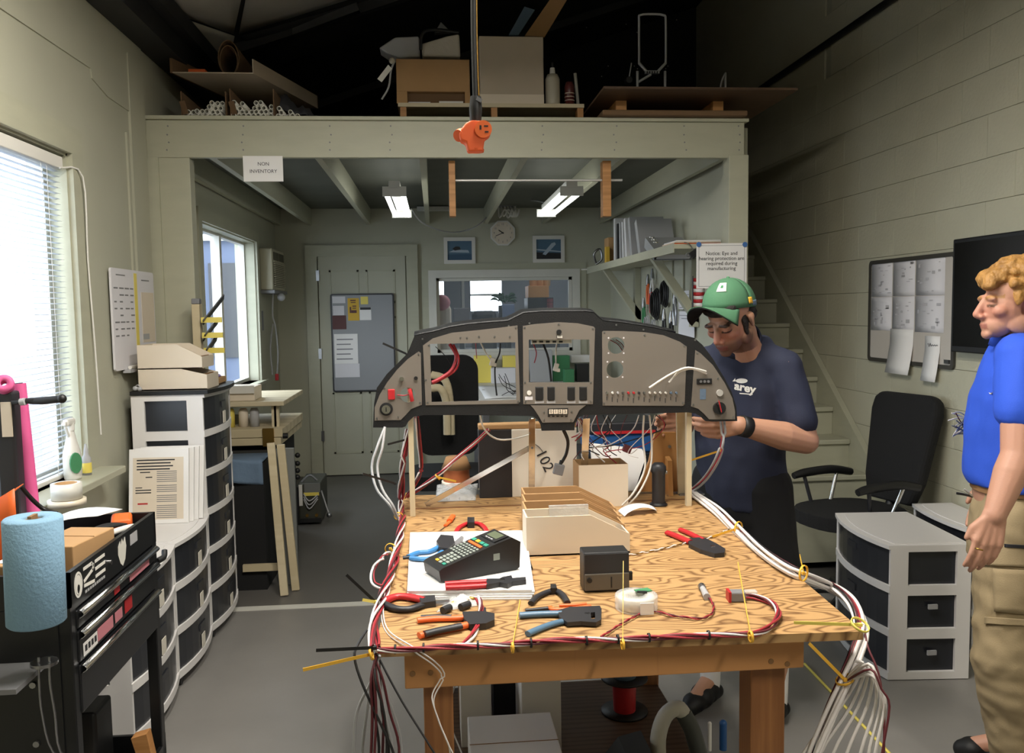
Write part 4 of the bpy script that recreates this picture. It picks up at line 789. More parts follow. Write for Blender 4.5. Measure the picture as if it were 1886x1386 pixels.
MB().grid(lambda u, v: (.38+.48*u, 6.62+1.1*v, zd+.0008+.006*math.sin(5*u+4*v)**2), 8, 8, thick=.001).build('desk_paper', 'paper', None, 'large white sheet of paper lying on the rear desk', 'paper')
for k in range(3): lead([V((.52+.1*k, 6.7+.1*k, zd+.018)), V((.62, 7.0-.1*k, zd+.02)), V((.78, 7.1+.1*k, zd+.02)), V((.86, 6.9+.12*k, zd+.018))], .003, 'black_wire', ['thin dark wire on the desk paper near its front edge', 'thin dark wire curving across the desk paper', 'thin dark wire at the back of the desk paper'][k], grp='wires on the desk paper')
# black office chair behind the panel
mat('chair_fabric', '#0d0d0e', .9, bump=.3, bs=200)
def pad(pts_fn, m, name, o): pts_fn.build(name, m, o)
o = T('desk_chair', 'black high-backed office chair seen through the instrument panel', 'chair', (.08, 5.9, 0)); Yc = 5.75
a, b = P(792, 655, Y=Yc), P(882, 760, Y=Yc)
M = MX((0, Yc+.09, 0), (1, 0, 0), (0, 0, 1)); MB(M).prism(rrect(a.x-.10, .62, b.x, a.z, .1, 6), .09).build('backrest', 'chair_fabric', o)
cx_ = (a.x-.10+b.x)/2; MB(Matrix.Translation((cx_, Yc-.15, 0))).prism(rrect(-.26, -.25, .26, .25, .12, 5), .09, Matrix.Translation((0, 0, .46))).build('seat', 'chair_fabric', o)
MB().cyl((cx_, Yc-.15, .08), (cx_, Yc-.15, .46), .03).build('gas_lift', 'black', o)
for k in range(5): an = R(72*k+20); p = V((cx_+.28*math.cos(an), Yc-.15+.28*math.sin(an), .05)); MB().tube([(cx_, Yc-.15, .11), p+V((0, 0, .02))], [.03, .018], 6).build('base_arm', 'black', o); MB().cyl(p-V((.015, 0, .02)), p+V((.015, 0, -.02)), .028, n=12).build('caster', 'caster', o)
for k, (q0, q1, q2) in enumerate((((795, 690), (820, 700), (829, 742)), ((796, 715), (812, 716), (822, 742)))):
    MB().tube([P(*q0, Y=Yc-.10-.05*k), P(*q1, Y=Yc-.12-.05*k), P(*q2, Y=Yc-.10-.05*k), P(q2[0]+2, 800, Y=Yc-.10-.05*k)], .026, 8).build('armrest', 'cream_wood', o)
# blue tool box on a dark stand, behind the bench
o = T('tool_stand', 'low dark stand carrying the blue tool box behind the bench', 'stand', (.93, 4.5, 0)); a, b = P(1087, 776, Y=4.25), P(1214, 832, Y=4.25)
B(a.x-.03, b.x+.03, 4.2, 4.6, b.z-.04, b.z).build('stand_top', 'black', o)
for x in (a.x, b.x-.04):
    for y in (4.22, 4.54): B(x, x+.04, y, y+.04, 0, b.z-.04).build('leg', 'black', o)
mat('blue_box', '#1f4f86', .45); o = T('blue_tool_box', 'blue plastic tool box with a dark lid behind the instrument panel', 'tool box', ((a.x+b.x)/2, 4.4, b.z)); B(a.x, b.x, 4.26, 4.56, b.z+.001, b.z+.10, bev=.01).build('body', 'blue_box', o); B(a.x-.006, b.x+.006, 4.25, 4.57, b.z+.10, b.z+.16, bev=.01).build('lid', 'dark', o); B(a.x+.02, b.x-.02, 4.245, 4.252, b.z+.10, b.z+.115).build('red_trim', 'red', o)
# ---------------------------------------------------------------- office beyond the window
mat('office_wall', '#8f9196', .8); x0, x1 = -1.0, 3.2; YO = 12.2
wa, wb = P(866, 513, Y=YO), P(925, 572, Y=YO); wc, wd2 = P(800, 513, Y=YO), P(818, 558, Y=YO)
m = MB(); m.bx(x0, wc.x, YO, YO+.1, 0, 2.6).bx(wc.x, wd2.x, YO, YO+.1, 0, wd2.z).bx(wc.x, wd2.x, YO, YO+.1, wc.z, 2.6).bx(wd2.x, wa.x, YO, YO+.1, 0, 2.6).bx(wa.x, wb.x, YO, YO+.1, 0, wb.z).bx(wa.x, wb.x, YO, YO+.1, wa.z, 2.6).bx(wb.x, x1, YO, YO+.1, 0, 2.6)
sbuild(m, 'wall_office_back', 'office_wall'); sbuild(B(x0-.1, x0, YB+.125, YO+.1, 0, 2.6), 'wall_office_left', 'office_wall'); sbuild(B(x1, x1+.1, YB+.125, YO+.1, 0, 2.6), 'wall_office_right', 'office_wall')
sbuild(B(x0-.1, x1+.1, YB+.125, YO+.1, 2.6, 2.7), 'ceiling_office', 'white_paint'); sbuild(B(x0-.1, x1+.1, YB+.125, YO+.1, -.1, 0), 'floor_office', 'floor_rear')
sbuild(B(wd2.x+.25, wd2.x+.29, YO-.02, YO, 0, 2.6), 'trim_office_post', 'white_paint')
o = T('window_4', None, None, ((wa.x+wb.x)/2, YO, wb.z), kind='structure'); B(wa.x, wb.x, YO+.03, YO+.06, (wa.z+wb.z)/2-.015, (wa.z+wb.z)/2+.015).build('meeting_rail', 'white', o); B(wa.x, wb.x, YO+.04, YO+.045, wb.z, wa.z).build('pane', 'glass', o)
portal('window_portal', ((wa.x+wb.x)/2, YO+.12, (wa.z+wb.z)/2), (wb.x-wa.x, wa.z-wb.z), (PI/2, 0, 0))
area('office_fill', (1.0, 10.0, 2.55), (1.2, .3), 9, (.95, .97, 1))  # unseen fill light, added to brighten the office
o = T('office_desk', 'office desk standing under the bright far window', 'desk', (.8, 11, 0)); B(.0, 2.4, 10.6, 11.4, 1.06, 1.10).build('desk_top', 'grey', o); B(.02, 2.38, 10.62, 11.38, 0, 1.06).build('pedestal', 'panel_grey', o)
def monitor(x0, y0, x1, y1, Y, m, label):
    a, b = P(x0, y0, Y=Y), P(x1, y1, Y=Y); o = T('monitor', label, 'monitor', ((a.x+b.x)/2, Y, 1.10)); B(a.x, b.x, Y, Y+.04, b.z, a.z, bev=.008).build('screen', m, o); B((a.x+b.x)/2-.03, (a.x+b.x)/2+.03, Y+.01, Y+.04, 1.1005, b.z).build('stand', 'dark', o)
mat('screen_blue', '#6f7f9c', .4); monitor(835, 567, 865, 592, 10.7, 'grey', 'grey monitor on the office desk'); monitor(925, 560, 948, 590, 10.8, 'screen_blue', 'blue tinted monitor on the office desk under the plant')
o = T('potted_plant', 'dark green leafy plant standing in front of the office window', 'plant', P(927, 562, Y=11.2)); c = P(927, 555, Y=11.3); B(c.x-.07, c.x+.07, 11.2, 11.34, 1.1005, c.z-.05).build('pot', 'dark', o); rr = random.Random(2); mat('leaf', '#3f5a48', .6)
for k in range(26): d = V((rr.uniform(-1, 1), rr.uniform(-.6, .6), rr.uniform(-.2, .8))); p = c+d*.06; q = c+V((d.x*.19, d.y*.15, d.z*.13)); MB().tube([p, (p+q)/2+V((0, 0, .03)), q], [.004, .022, .002], 5).build('leaf', 'leaf', o)
o = T('office_cabinet', 'grey office cabinet under the wooden crate', 'cabinet', (1.8, 11.3, 0)); a, b = P(972, 548, Y=10.0), P(1020, 600, Y=10.0); B(a.x, b.x, 10.0, 10.4, 0, P(980, 548, Y=10.0).z, bev=.004).build('body', 'dark', o)
o = T('wooden_crate', 'wooden crate on the office cabinet holding paper bags', 'crate', ((a.x+b.x)/2, 10.1, a.z)); B(a.x+.01, b.x-.05, 10.02, 10.36, a.z+.001, a.z+.14, bev=.004).build('body', 'pine', o)
for k in range(3): MB().lathe([(0, 0), (.05, 0), (.055, .12), (.03, .16), (.035, .19), (0, .19)], Matrix.Translation((a.x+.09+.075*k, 10.16, a.z+.142))).build('paper_bag', 'card', None, ['first paper bag in the crate seen through the office window', 'middle paper bag in the crate seen through the office window', 'last paper bag in the crate seen through the office window'][k], 'bag', 'paper bags in the crate')
c = P(1012, 575, Y=9.9); mat('tin_red', '#7d3a40', .5)
for k in range(5): MB().cyl((c.x, 9.85, c.z-.06+.045*k), (c.x, 9.85, c.z-.02+.045*k), .035).build('red_tin', 'tin_red', None, ['lowest red tin of the stack in the office', 'second red tin of the stack in the office', 'middle red tin of the stack in the office', 'fourth red tin of the stack in the office', 'topmost red tin of the stack in the office'][k], 'tin', 'stack of red tins')
o = T('tin_stand', 'dark plant stand carrying the stack of red tins', 'stand', (c.x, 9.85, 0)); B(c.x-.1, c.x+.1, 9.78, 9.95, 0, c.z-.061).build('body', 'dark', o)
o = T('armchair', 'pale upholstered armchair at the edge of the office window', 'chair', P(818, 600, Y=9.6)); a, b = P(806, 560, Y=9.6), P(832, 600, Y=9.6); B(a.x-.2, b.x, 9.6, 9.75, .5, a.z, bev=.06).build('backrest', 'cream', o); B(a.x-.2, b.x, 9.2, 9.7, 0, .55, bev=.05).build('seat', 'maroon', o); MB().ell(P(813, 557, Y=9.55), (.10, .08, .09)).build('cushion', 'sticker_pink', o)
B(P(870, 570, Y=10.2).x, P(915, 600, Y=10.2).x, 10.2, 10.5, 0, P(880, 572, Y=10.2).z, bev=.05).build('office_sofa', 'dark', None, 'dark rounded sofa back below the bright office window', 'sofa')
# ---------------------------------------------------------------- outside the left windows
mat('asphalt', '#5b5e63', .9, var=.1, vs=.5); mat('shed', '#4a546a', .6); mat('bark', '#4d4036', .9); mat('foliage', '#1e3038', .8)
sbuild(B(-30, -1.72, -6, 40, -.3, -.2), 'ground_outside', 'asphalt')
o = T('neighbour_shed', 'pale blue grey shed with dark windows outside the rear window', 'shed', (-5, 15, -.2)); B(-4.7, -3.0, 14.0, 17, -.2, 2.75).build('wall', 'shed', o); B(-4.8, -2.9, 13.9, 17.1, 2.75, 2.85).build('roof', 'white_paint', o)
for x in (-4.15, -3.55): B(x, x+.42, 13.96, 14.0, .9, 2.4).build('shed_window', 'dark', o)
B(-4.7, -4.5, 13.95, 14.0, .3, 1.6).build('downpipe', 'white', o)
o = T('garden_tree', 'leafy tree rising behind the shed outside the rear window', 'tree', (-4.4, 19, -.2)); MB().tube([(-4.4, 19, -.2), (-4.5, 19, 2.5), (-4.3, 19, 4.2)], [.2, .15, .1]).build('trunk', 'bark', o); m = MB(); rr = random.Random(4)
for k in range(700):
    c = V((rr.gauss(-4.4, .9), rr.gauss(19, .8), 4.2+rr.gauss(0, .75))); s_ = rr.uniform(.08, .16); n_ = V((rr.uniform(-1, 1), rr.uniform(-1, 1), rr.uniform(-1, 1))).normalized(); F3 = frame_from(n_); m.add([c+F3 @ V(p) for p in ((-s_, 0, 0), (0, -s_*.6, 0), (s_, 0, .02), (0, s_*.6, 0))], [(0, 1, 2, 3)])
m.build('leaves', 'foliage', o, kind='stuff', fixn=False)
# ================================================================ things stored on the loft
ZL = bz1+.021
def lp(px, py, Y): return P(px, py, Y=Y)
mat('pvc', '#e8e6dc', .45); mat('kraft_dark', '#6e553c', .9); mat('tarp', '#3a3a3e', .8, bump=.4, bs=20); mat('bag_white', '#b9b2a4', .7, bump=.5, bs=14); mat('carton_white', '#b6a894', .75, var=.06, vs=5)
# two open cartons full of white plastic tubes
for i, (x0, x1, yt, lab) in enumerate(((332, 418, 168, 'low open carton of white tubes next to the wall on the loft'), (422, 506, 163, 'low open carton of white tubes beside the other one on the loft'))):
    a, b = lp(x0, yt, 4.86), lp(x1, 215, 4.86); o = T('tube_carton', lab, 'box', ((a.x+b.x)/2, 5.2, ZL), 'tube cartons on the loft'); t = .006
    B(a.x, b.x, 4.86, 5.9, ZL, ZL+.004).build('base', 'kraft_dark', o); B(a.x, a.x+t, 4.86, 5.9, ZL+.004, a.z).build('side', 'kraft_dark', o); B(b.x-t, b.x, 4.86, 5.9, ZL+.004, a.z).build('side', 'kraft_dark', o); B(a.x, b.x, 5.89, 5.9, ZL+.004, a.z).build('back', 'kraft_dark', o)
    MB(MX((a.x+.01, 4.86, ZL+.03), (-.2, -.3, 1), (1, 0, 0))).bx(0, .07, 0, .03, 0, .003).build('flap', 'kraft_dark', o)
tp = []; rr = random.Random(11)
def ring_mesh(): return MB().lathe([(.0095, 0), (.0130, 0), (.0130, .9), (.0095, .9), (.0095, 0)], rotm((-PI/2, 0, 0)), 12).build('plastic_tube', 'pvc')
src = ring_mesh(); src_org = V(src.location)
spots = [(341, 213), (350, 213), (359, 213), (368, 213), (377, 213), (386, 213), (395, 213), (404, 213), (345.5, 205.2), (354.5, 205.2), (363.5, 205.2), (372.5, 205.2), (381.5, 205.2), (390.5, 205.2), (399.5, 205.2), (386, 197.4), (395, 197.4), (404, 197.4), (399.5, 189.6), (408.5, 189.6), (390.5, 189.6),
   (431, 213), (440, 213), (449, 213), (458, 213), (467, 213), (476, 213), (485, 213), (435.5, 205.2), (444.5, 205.2), (453.5, 205.2), (462.5, 205.2), (471.5, 205.2), (480.5, 205.2), (489.5, 205.2), (431, 197.4), (440, 197.4), (467, 197.4), (476, 197.4), (485, 197.4), (498.5, 213), (431, 188.5), (471.5, 189.6), (480.5, 189.6), (445, 189.6), (498.5, 204), (498.5, 195),
   (512, 213.5), (521, 213.5), (530, 213.5), (539, 213.5), (548, 213.5), (516.5, 205.6), (534.5, 205.6), (512.5, 197.5)]
for k, (px, py) in enumerate(spots):
    p = lp(px, py, 4.87); g = 0 if px < 415 else 1 if px < 506 else 2; dy = rr.uniform(-.012, .025)
    c = src.copy(); COL.objects.link(c); c.location = V((p.x-0, p.y+dy-4.87+4.87, max(p.z, ZL+.0175)))+(src_org-V((0, 0, 0))); tagp(c, ['white plastic tube in the loft carton next to the wall', 'white plastic tube in the second loft carton', 'loose white plastic tube beside the cartons on the loft'][g], 'tube', ['tubes in the wall carton', 'tubes in the second carton', 'loose tubes on the loft'][g])
bpy.data.objects.remove(src)
# long tilted carton on top, open end towards the room, with a cardboard roll and a small orange box inside
a, b = lp(318, 142, 4.87), lp(467, 137, 4.87); zb = max(a.z, b.z)+.004; M = MX((a.x, 4.87, zb), (1, 0, 0), (.30, 1, 0)); W = b.x-a.x; H = lp(467, 110, 4.87).z-b.z
o = T('long_carton', 'long brown carton with an open end lying across the tube cartons', 'box', (a.x+W/2, 5.3, zb)); Ms = Matrix(((1, .30, 0, a.x), (0, 1, 0, 4.87), (0, 0, 1, zb), (0, 0, 0, 1)))
MB(Ms).bx(0, W, 0, .80, 0, .006).build('base', 'carton_white', o); MB(Ms).bx(-.012, 0, 0, .80, 0, H+.01).build('side', 'kraft_dark', o); MB(Ms).bx(W-.005, W, 0, .80, .006, H).build('side', 'carton_white', o); MB(Ms).bx(0, W, 0.79, .80, .006, H).build('back', 'kraft_dark', o)
c = lp(410, 103, 4.9); o = T('cardboard_roll', 'rolled brown cardboard standing up in the long loft carton', 'roll', (c.x, 5.2, zb+.007)); rx, rz = .058, c.z-zb-.0; rz = .098; Mr = MX((c.x+.02, 4.95, zb+.0065+rz), (1, 0, 0), (0, 0, 1))
for k in range(2): s_ = 1-.14*k; MB(Mr).prism(circ(0, -rz*(1-s_), rx*s_, 20, rz*s_), -.5, holes=[circ(0, -rz*(1-s_), rx*s_-.005, 20, rz*s_-.005)]).build('layer', 'kraft_dark', o)
B(a.x+.07, a.x+.16, 4.92, 4.98, zb+.0065, zb+.035).build('small_orange_box', 'orange', None, 'small orange box inside the long loft carton', 'box')
# dark tarp heap
MB().grid(lambda u, v: (-.86+.32*u, 5.02+.5*v, ZL+.001+(.20*(1-u)+.02)*math.sin(PI*min(1, .15+v))*(.9+.1*math.sin(17*u))+.02*math.sin(23*u+9*v)**2), 18, 12, thick=.004).build('tarp_heap', 'tarp', None, 'dark grey crumpled tarp sloping down beside the tubes on the loft', 'tarp')
# low shelf with cartons
Y0 = 4.98; a, b = lp(733, 191, Y0), lp(1076, 197, Y0); zs_ = lp(900, 190, Y0).z
o = T('low_shelf', 'low wooden plank shelf standing on the loft', 'shelf', ((a.x+b.x)/2, 5.2, ZL)); B(a.x, b.x, Y0, 5.5, zs_-.022, zs_).build('plank', 'cream_wood', o)
for px in (737, 905, 1064): x = lp(px, 205, Y0).x; B(x, x+.035, Y0+.01, Y0+.08, ZL, zs_-.022).build('leg', 'pine', o); B(x, x+.035, 5.4, 5.46, ZL, zs_-.022).build('leg', 'pine', o)
a, b = lp(729, 108, Y0+.02), lp(866, 188, Y0+.02); o = T('brown_carton', 'brown cardboard carton with a slot of papers on the loft shelf', 'box', ((a.x+b.x)/2, 5.2, zs_)); zm_ = lp(800, 167, Y0).z
B(a.x, b.x, Y0+.02, 5.4, zm_, a.z, bev=.003).build('body', 'card', o); B(a.x, a.x+.06, Y0+.02, 5.4, zs_+.001, zm_).build('side', 'card', o); B(b.x-.03, b.x, Y0+.02, 5.4, zs_+.001, zm_).build('side', 'card', o); B(a.x+.06, b.x-.03, Y0+.06, 5.4, zs_+.001, zm_).build('slot', 'kraft_dark', o)
B(a.x+.065, a.x+.19, Y0+.03, Y0+.058, zs_+.001, zs_+.012).build('magazine', 'paper2', None, 'white magazine in the slot of the brown loft carton', 'magazine', 'papers in the loft carton'); B(a.x+.24, b.x-.04, Y0+.025, Y0+.058, zs_+.001, zs_+.016).build('magazine', 'white', None, 'bright paper pile in the slot of the brown loft carton', 'magazine', 'papers in the loft carton')
ta = a
a, b = lp(882, 66, Y0+.02), lp(1002, 189, Y0+.02); o = T('white_carton', 'large square white carton on the loft shelf', 'box', ((a.x+b.x)/2, 5.2, zs_)); B(a.x, b.x, Y0+.02, 5.38, zs_+.001, a.z, bev=.004).build('body', 'carton_white', o); B(a.x, b.x, Y0+.017, Y0+.02, zs_+.001, zs_+.055).build('lower_strip', 'cream', o)
def lump(pts, Y, th, m, name, label, cat, b_=.012):
    q = poly_px(pts, Y); me = MB(MX((0, Y+th, 0), (1, 0, 0), (0, 0, 1))).prism(q, th).build(name, m, None, label, cat); md = me.modifiers.new('b', 'BEVEL'); md.width = b_; md.segments = 3; return me
zc_ = ta.z
o = lump([(776, 80), (822, 66), (846, 62), (848, 105), (778, 103)], 5.05, .16, 'bag_white', 'white_bag', 'crumpled white paper bag on top of the brown loft carton', 'bag')
o = lump([(697, 88), (727, 68), (772, 66), (774, 104), (735, 106), (712, 98)], 5.10, .14, 'ltgrey', 'grey_pouch', 'grey padded pouch on top of the brown loft carton', 'pouch')
o = lump([(800, 60), (812, 40), (830, 58)], 5.28, .05, 'grey', 'grey_flap', 'pointed grey flap behind the white bag on the loft', 'flap', .004)
MB().tube([lp(775, 92, 5.03), lp(778, 62, 5.03), lp(800, 55, 5.05), lp(845, 60, 5.06)], .010).build('dark_strap', 'black', None, 'dark strap arching over the white bag on the loft', 'strap')
o = T('hanging_tag', 'pale green tag and cord hanging beside the brown loft carton', 'tag', lp(712, 150, 4.97)); MB().tube([lp(727, 112, 4.97), lp(720, 130, 4.97), lp(716, 160, 4.97), lp(703, 183, 4.97)], .006).build('cord', 'ltgrey', o); q = [(695, 145), (703, 151), (722, 126), (715, 119)]; plate(q, 4.96, .006).build('card', 'pvc', o); MB().ell(lp(722, 112, 4.97), .018, n=8, m=6).build('knot', 'bag_white', o)
o = plate([(967, 65), (1003, 68), (1050, -10), (1022, -14)], 5.42, .02).build('cardboard_strip', 'card', None, 'long brown cardboard strip leaning up behind the white loft carton', 'cardboard')
o = plate([(937, 64), (955, 64), (985, 18), (966, 12)], 5.47, .02).build('blue_board', 'denim', None, 'dark blue board leaning behind the white loft carton', 'board')
mat('can_white', '#b5ae9c', .4); mat('can_red', '#5a2a28', .35)
c = lp(1018, 189, Y0+.06); o = T('aerosol_can', 'white aerosol can with a nozzle on the loft shelf', 'spray can', (c.x, c.y, zs_)); hh = lp(1018, 135, Y0+.06).z-zs_; MB().lathe([(0, 0), (.042, 0), (.043, .01), (.043, hh*.8), (.03, hh*.95), (0, hh*.95)], Matrix.Translation((c.x, c.y, zs_+.001))).build('can', 'can_white', o); MB().cyl((c.x, c.y, zs_+hh*.95), (c.x, c.y, zs_+hh+.03), .018, .014).build('cap', 'white', o); MB().cyl((c.x, c.y, zs_+hh+.03), (c.x, c.y, zs_+hh+.06), .008).build('nozzle', 'black', o)
c = lp(1049, 189, Y0+.06); hh = lp(1049, 152, Y0+.06).z-zs_; o = T('dark_red_bottle', 'dark red bottle with pale print beside the aerosol can', 'bottle', (c.x, c.y, zs_)); MB().lathe([(0, 0), (.028, 0), (.029, hh*.8), (.02, hh), (0, hh)], Matrix.Translation((c.x, c.y, zs_+.001))).build('bottle', 'can_red', o)
for k in range(3): MB().lathe([(.0288, hh*(.2+.15*k)), (.0296, hh*(.2+.15*k)), (.0296, hh*(.2+.15*k)+.004), (.0288, hh*(.2+.15*k)+.004)], Matrix.Translation((c.x, c.y, zs_+.001))).build('print_band', 'cream', o)
MB().cyl((lp(1066, 189, 5.2).x, 5.2, zs_+.0005), lp(1059, 135, 5.2), .010, n=8).build('white_stick', 'white', None, 'short white stick standing beside the dark red bottle', 'stick')
# plywood sheets overhanging the fascia
wood('ply_dark', '#5d4632', '#4a3524', (1, 6, 1), 2, 4)
zp = 2.755; m = MB(); xa = P(1112, 163, Z=zp).x; xb = P(1468, 167, Z=zp).x; ya = P(1112, 163, Z=zp).y
m.bx(xa, xb, ya, 5.7, zp, zp+.012); m.build('plywood_sheet', 'ply_dark', None, 'dark plywood sheet overhanging the loft edge', 'board')
xa2, xb2 = P(1110, 205, Y=4.68).x, P(1378, 205, Y=4.68).x; MB().bx(xa2, xb2, 4.68, 5.6, ZL+.001, ZL+.03, bev=.008).build('thick_board', 'kraft_dark', None, 'thick brown board lying under the plywood sheet', 'board'); B(xa2+.1, xa2+.16, 4.8, 5.5, ZL+.0305, zp-.0005).build('spacer_batten', 'pine', None, 'batten between the two boards on the loft', 'batten')
B(xb2-.16, xb2-.1, 4.8, 5.5, ZL+.0305, zp-.0005).build('spacer_batten', 'pine', None, 'second batten between the two boards near the loft post', 'batten')
# folding luggage trolley
Yt = 5.05; zb = zp+.0125; o = T('luggage_trolley', 'grey folding luggage trolley frame standing on the plywood sheet', 'trolley', lp(1200, 160, Yt)); g = 'ltgrey'
MB().tube([lp(1177, 118, Yt), lp(1177, 40, Yt), lp(1179, 28, Yt), lp(1200, 26, Yt), lp(1222, 28, Yt), lp(1226, 40, Yt), lp(1226, 118, Yt)], .007, 6, 3).build('handle_frame', g, o)
for q in (((1177, 116), (1190, 131)), ((1226, 116), (1212, 131))): MB().cyl(lp(*q[0], Yt), lp(*q[1], Yt), .009, n=6).build('link', g, o)
MB().box(lp(1201, 133, Yt), (.085, .02, .016)).build('crossbar', g, o)
for k in range(5): MB().box(lp(1192+4.6*k, 133, Yt-.012), (.006, .006, .012)).build('ridge', 'black', o)
for px in (1174, 1225): q = lp(px, 131, Yt); MB().cyl(q, (q.x, Yt, zb), .008, n=6).build('leg', g, o)
MB().cyl(lp(1174, 152, Yt), lp(1199, 137, Yt), .008, n=6).build('brace', g, o); MB().cyl(lp(1163, 116, Yt+.05), lp(1158, 148, Yt+.05), .004, n=6).build('cord_end', g, o); q = lp(1157, 149, Yt+.05); MB().cyl(q-V((0, .03, 0)), q+V((0, .03, 0)), .02, n=10).build('wheel', 'black', o)
q = lp(1336, 134, 5.2); o = T('folded_stand', 'pale folded stand legs on the plywood sheet', 'stand', (q.x, 5.2, zb)); MB().cyl(q, (q.x, 5.2, zb), .007, n=6).build('leg', g, o); MB().tube([q, (q.x-.03, 5.2, q.z-.08), (q.x-.035, 5.2, zb)], .006).build('leg', g, o)
# ---------------------------------------------------------------- orange outlet on its hanging cord
Yo = 1.88; o = T('hanging_outlet', 'orange triple outlet hanging from a black cord over the bench', 'outlet', lp(876, 278, Yo))
top = lp(871, -420, Yo); MB().tube([top, lp(872, 0, Yo), lp(874, 120, Yo), lp(876, 190, Yo)], .0062, 8).build('power_cord', 'black', o); MB().tube([lp(878, -420, Yo), lp(877.5, 0, Yo), lp(879.5, 120, Yo), lp(882, 182, Yo)], .0022, 6).build('pull_wire', 'brass', o)
MB().tube([lp(876, 178, Yo), lp(876, 200, Yo), lp(876, 224, Yo)], [.012, .0145, .0125], 10).build('strain_relief', 'black', o); MB().box(lp(882, 184, Yo-.01), (.012, .008, .008), (0, .5, 0)).build('clamp', 'steel', o)
mat('orange_rubber', '#e8622e', .55)
m = MB(); c = lp(876, 246, Yo)
bd = [(858, 226), (866, 221), (893, 222), (903, 230), (906, 240), (902, 250), (893, 255), (890, 277), (862, 278), (858, 262), (848, 258), (845, 246), (849, 237)]
ob = plate(bd, Yo-.018, .036).build('body', 'orange_rubber', o); md = ob.modifiers.new('b', 'BEVEL'); md.width = .006; md.segments = 3
Mo = front(lp(890, 238, Yo-.0181)); MB(Mo).prism(circ(0, 0, .0185, 20), .004).build('socket_face', 'orange', o)
for dx, dz, w_, h_ in ((-.006, .003, .004, .009), (.006, .006, .009, .003), (.007, -.006, .008, .003)): MB(Mo).bx(dx-w_/2, dx+w_/2, dz-h_/2, dz+h_/2, .004, .0046).build('slot', 'black', o)
MB().cyl(lp(850, 248, Yo), lp(844, 250, Yo-.01), .014, .013).build('side_socket', 'orange_rubber', o); MB().cyl(lp(876, 275, Yo), lp(876, 280, Yo), .019, .018).build('bottom_socket', 'orange_rubber', o)
# ================================================================ plywood bench
def PT(px, py, dz=0): return P(px, py, Z=TZ+dz)
c_fl, c_fr, c_bl, c_br = PT(692, 1194), PT(1590, 1162), PT(744, 912), PT(1283, 903)
BX0, BX1 = (c_fl.x+c_bl.x)/2, (c_fr.x+c_br.x)/2; 
def mk_ply():
    m = mat('plywood', '#c8924e', .5); nt = m.node_tree; b = nt.nodes['Principled BSDF']
    tc = nt.nodes.new('ShaderNodeTexCoord'); mp = nt.nodes.new('ShaderNodeMapping'); mp.inputs['Scale'].default_value = (1.3, 3.4, 1)
    n0 = nt.nodes.new('ShaderNodeTexNoise'); n0.inputs['Scale'].default_value = 2.2; n0.inputs['Detail'].default_value = 2.2; n0.inputs['Roughness'].default_value = .45
    mu = nt.nodes.new('ShaderNodeMath'); mu.operation = 'MULTIPLY'; mu.inputs[1].default_value = 42; fr = nt.nodes.new('ShaderNodeMath'); fr.operation = 'PINGPONG'; fr.inputs[1].default_value = 1
    r = nt.nodes.new('ShaderNodeValToRGB'); e = r.color_ramp.elements; e[0].position = .0; e[0].color = hexc('#74502c'); e[1].position = .55; e[1].color = hexc('#bd9562')
    n2 = nt.nodes.new('ShaderNodeTexNoise'); n2.inputs['Scale'].default_value = 3; mx = nt.nodes.new('ShaderNodeMix'); mx.data_type = 'RGBA'; mx.blend_type = 'MULTIPLY'; mx.inputs[0].default_value = .25
    L = nt.links.new; L(tc.outputs['Object'], mp.inputs[0]); L(mp.outputs[0], n0.inputs[0]); L(n0.outputs['Fac'], mu.inputs[0]); L(mu.outputs[0], fr.inputs[0]); L(fr.outputs[0], r.inputs[0])
    L(tc.outputs['Object'], n2.inputs[0]); L(r.outputs[0], mx.inputs[6]); L(n2.outputs['Fac'], mx.inputs[7]); L(mx.outputs[2], b.inputs['Base Color'])
mk_ply()
bench = T('workbench', 'plywood topped timber workbench carrying the instrument panel', 'workbench', ((c_fl.x+c_br.x)/2, 2.4, 0))
q = [(c_fl.x, c_fl.y), (c_fr.x, c_fr.y), (c_br.x, c_br.y), (c_bl.x, c_bl.y)]
MB(Matrix.Translation((0, 0, TZ-.018))).prism(q, .018).build('top', 'plywood', bench)
yf = c_fl.y+.03; xa, xb = P(745, 1230, Y=yf).x, P(1481, 1230, Y=yf).x; zb_ = P(1100, 1250, Y=yf).z
B(xa, xb, yf, yf+.038, zb_, TZ-.019, bev=.003).build('apron', 'pine_x', bench); B(xa, xb, 2.9, 2.938, zb_, TZ-.019).build('apron', 'pine_x', bench)
B(xa, xa+.038, yf+.038, 2.9, zb_, TZ-.019).build('apron', 'pine_x', bench); B(xb-.038, xb, yf+.038, 2.9, zb_, TZ-.019).build('apron', 'pine_x', bench)
la, lb, lc, ld = P(781, 1320, Y=yf+.04).x, P(818, 1320, Y=yf+.04).x, P(1383, 1320, Y=yf+.04).x, P(1446, 1320, Y=yf+.04).x
wood('leg_wood', '#a06c3e', '#84552e', (20, 20, 1), 2, 3)
for x0, x1 in ((la, lb+.02), (lc, ld)):
    for y in (yf+.04, 2.80): B(x0, x1, y, y+.075, 0, TZ-.019, bev=.004).build('leg', 'leg_wood', bench)
ZS = .30; B(la+.005, ld-.005, yf+.06, 2.86, ZS-.02, ZS).build('lower_shelf', 'ply_dark', bench)
for px, py in ((760, 1240), (793, 1238), (1420, 1217), (1450, 1222)): p = P(px, py, Y=yf); MB().cyl(p, p-V((0, .0015, 0)), .006, n=8).build('screw', 'card_dark', bench)
B(c_bl.x+.01, c_br.x-.02, 2.86, 2.875, TZ, TZ+.0015).build('joint_strip', 'ply_edge', bench)
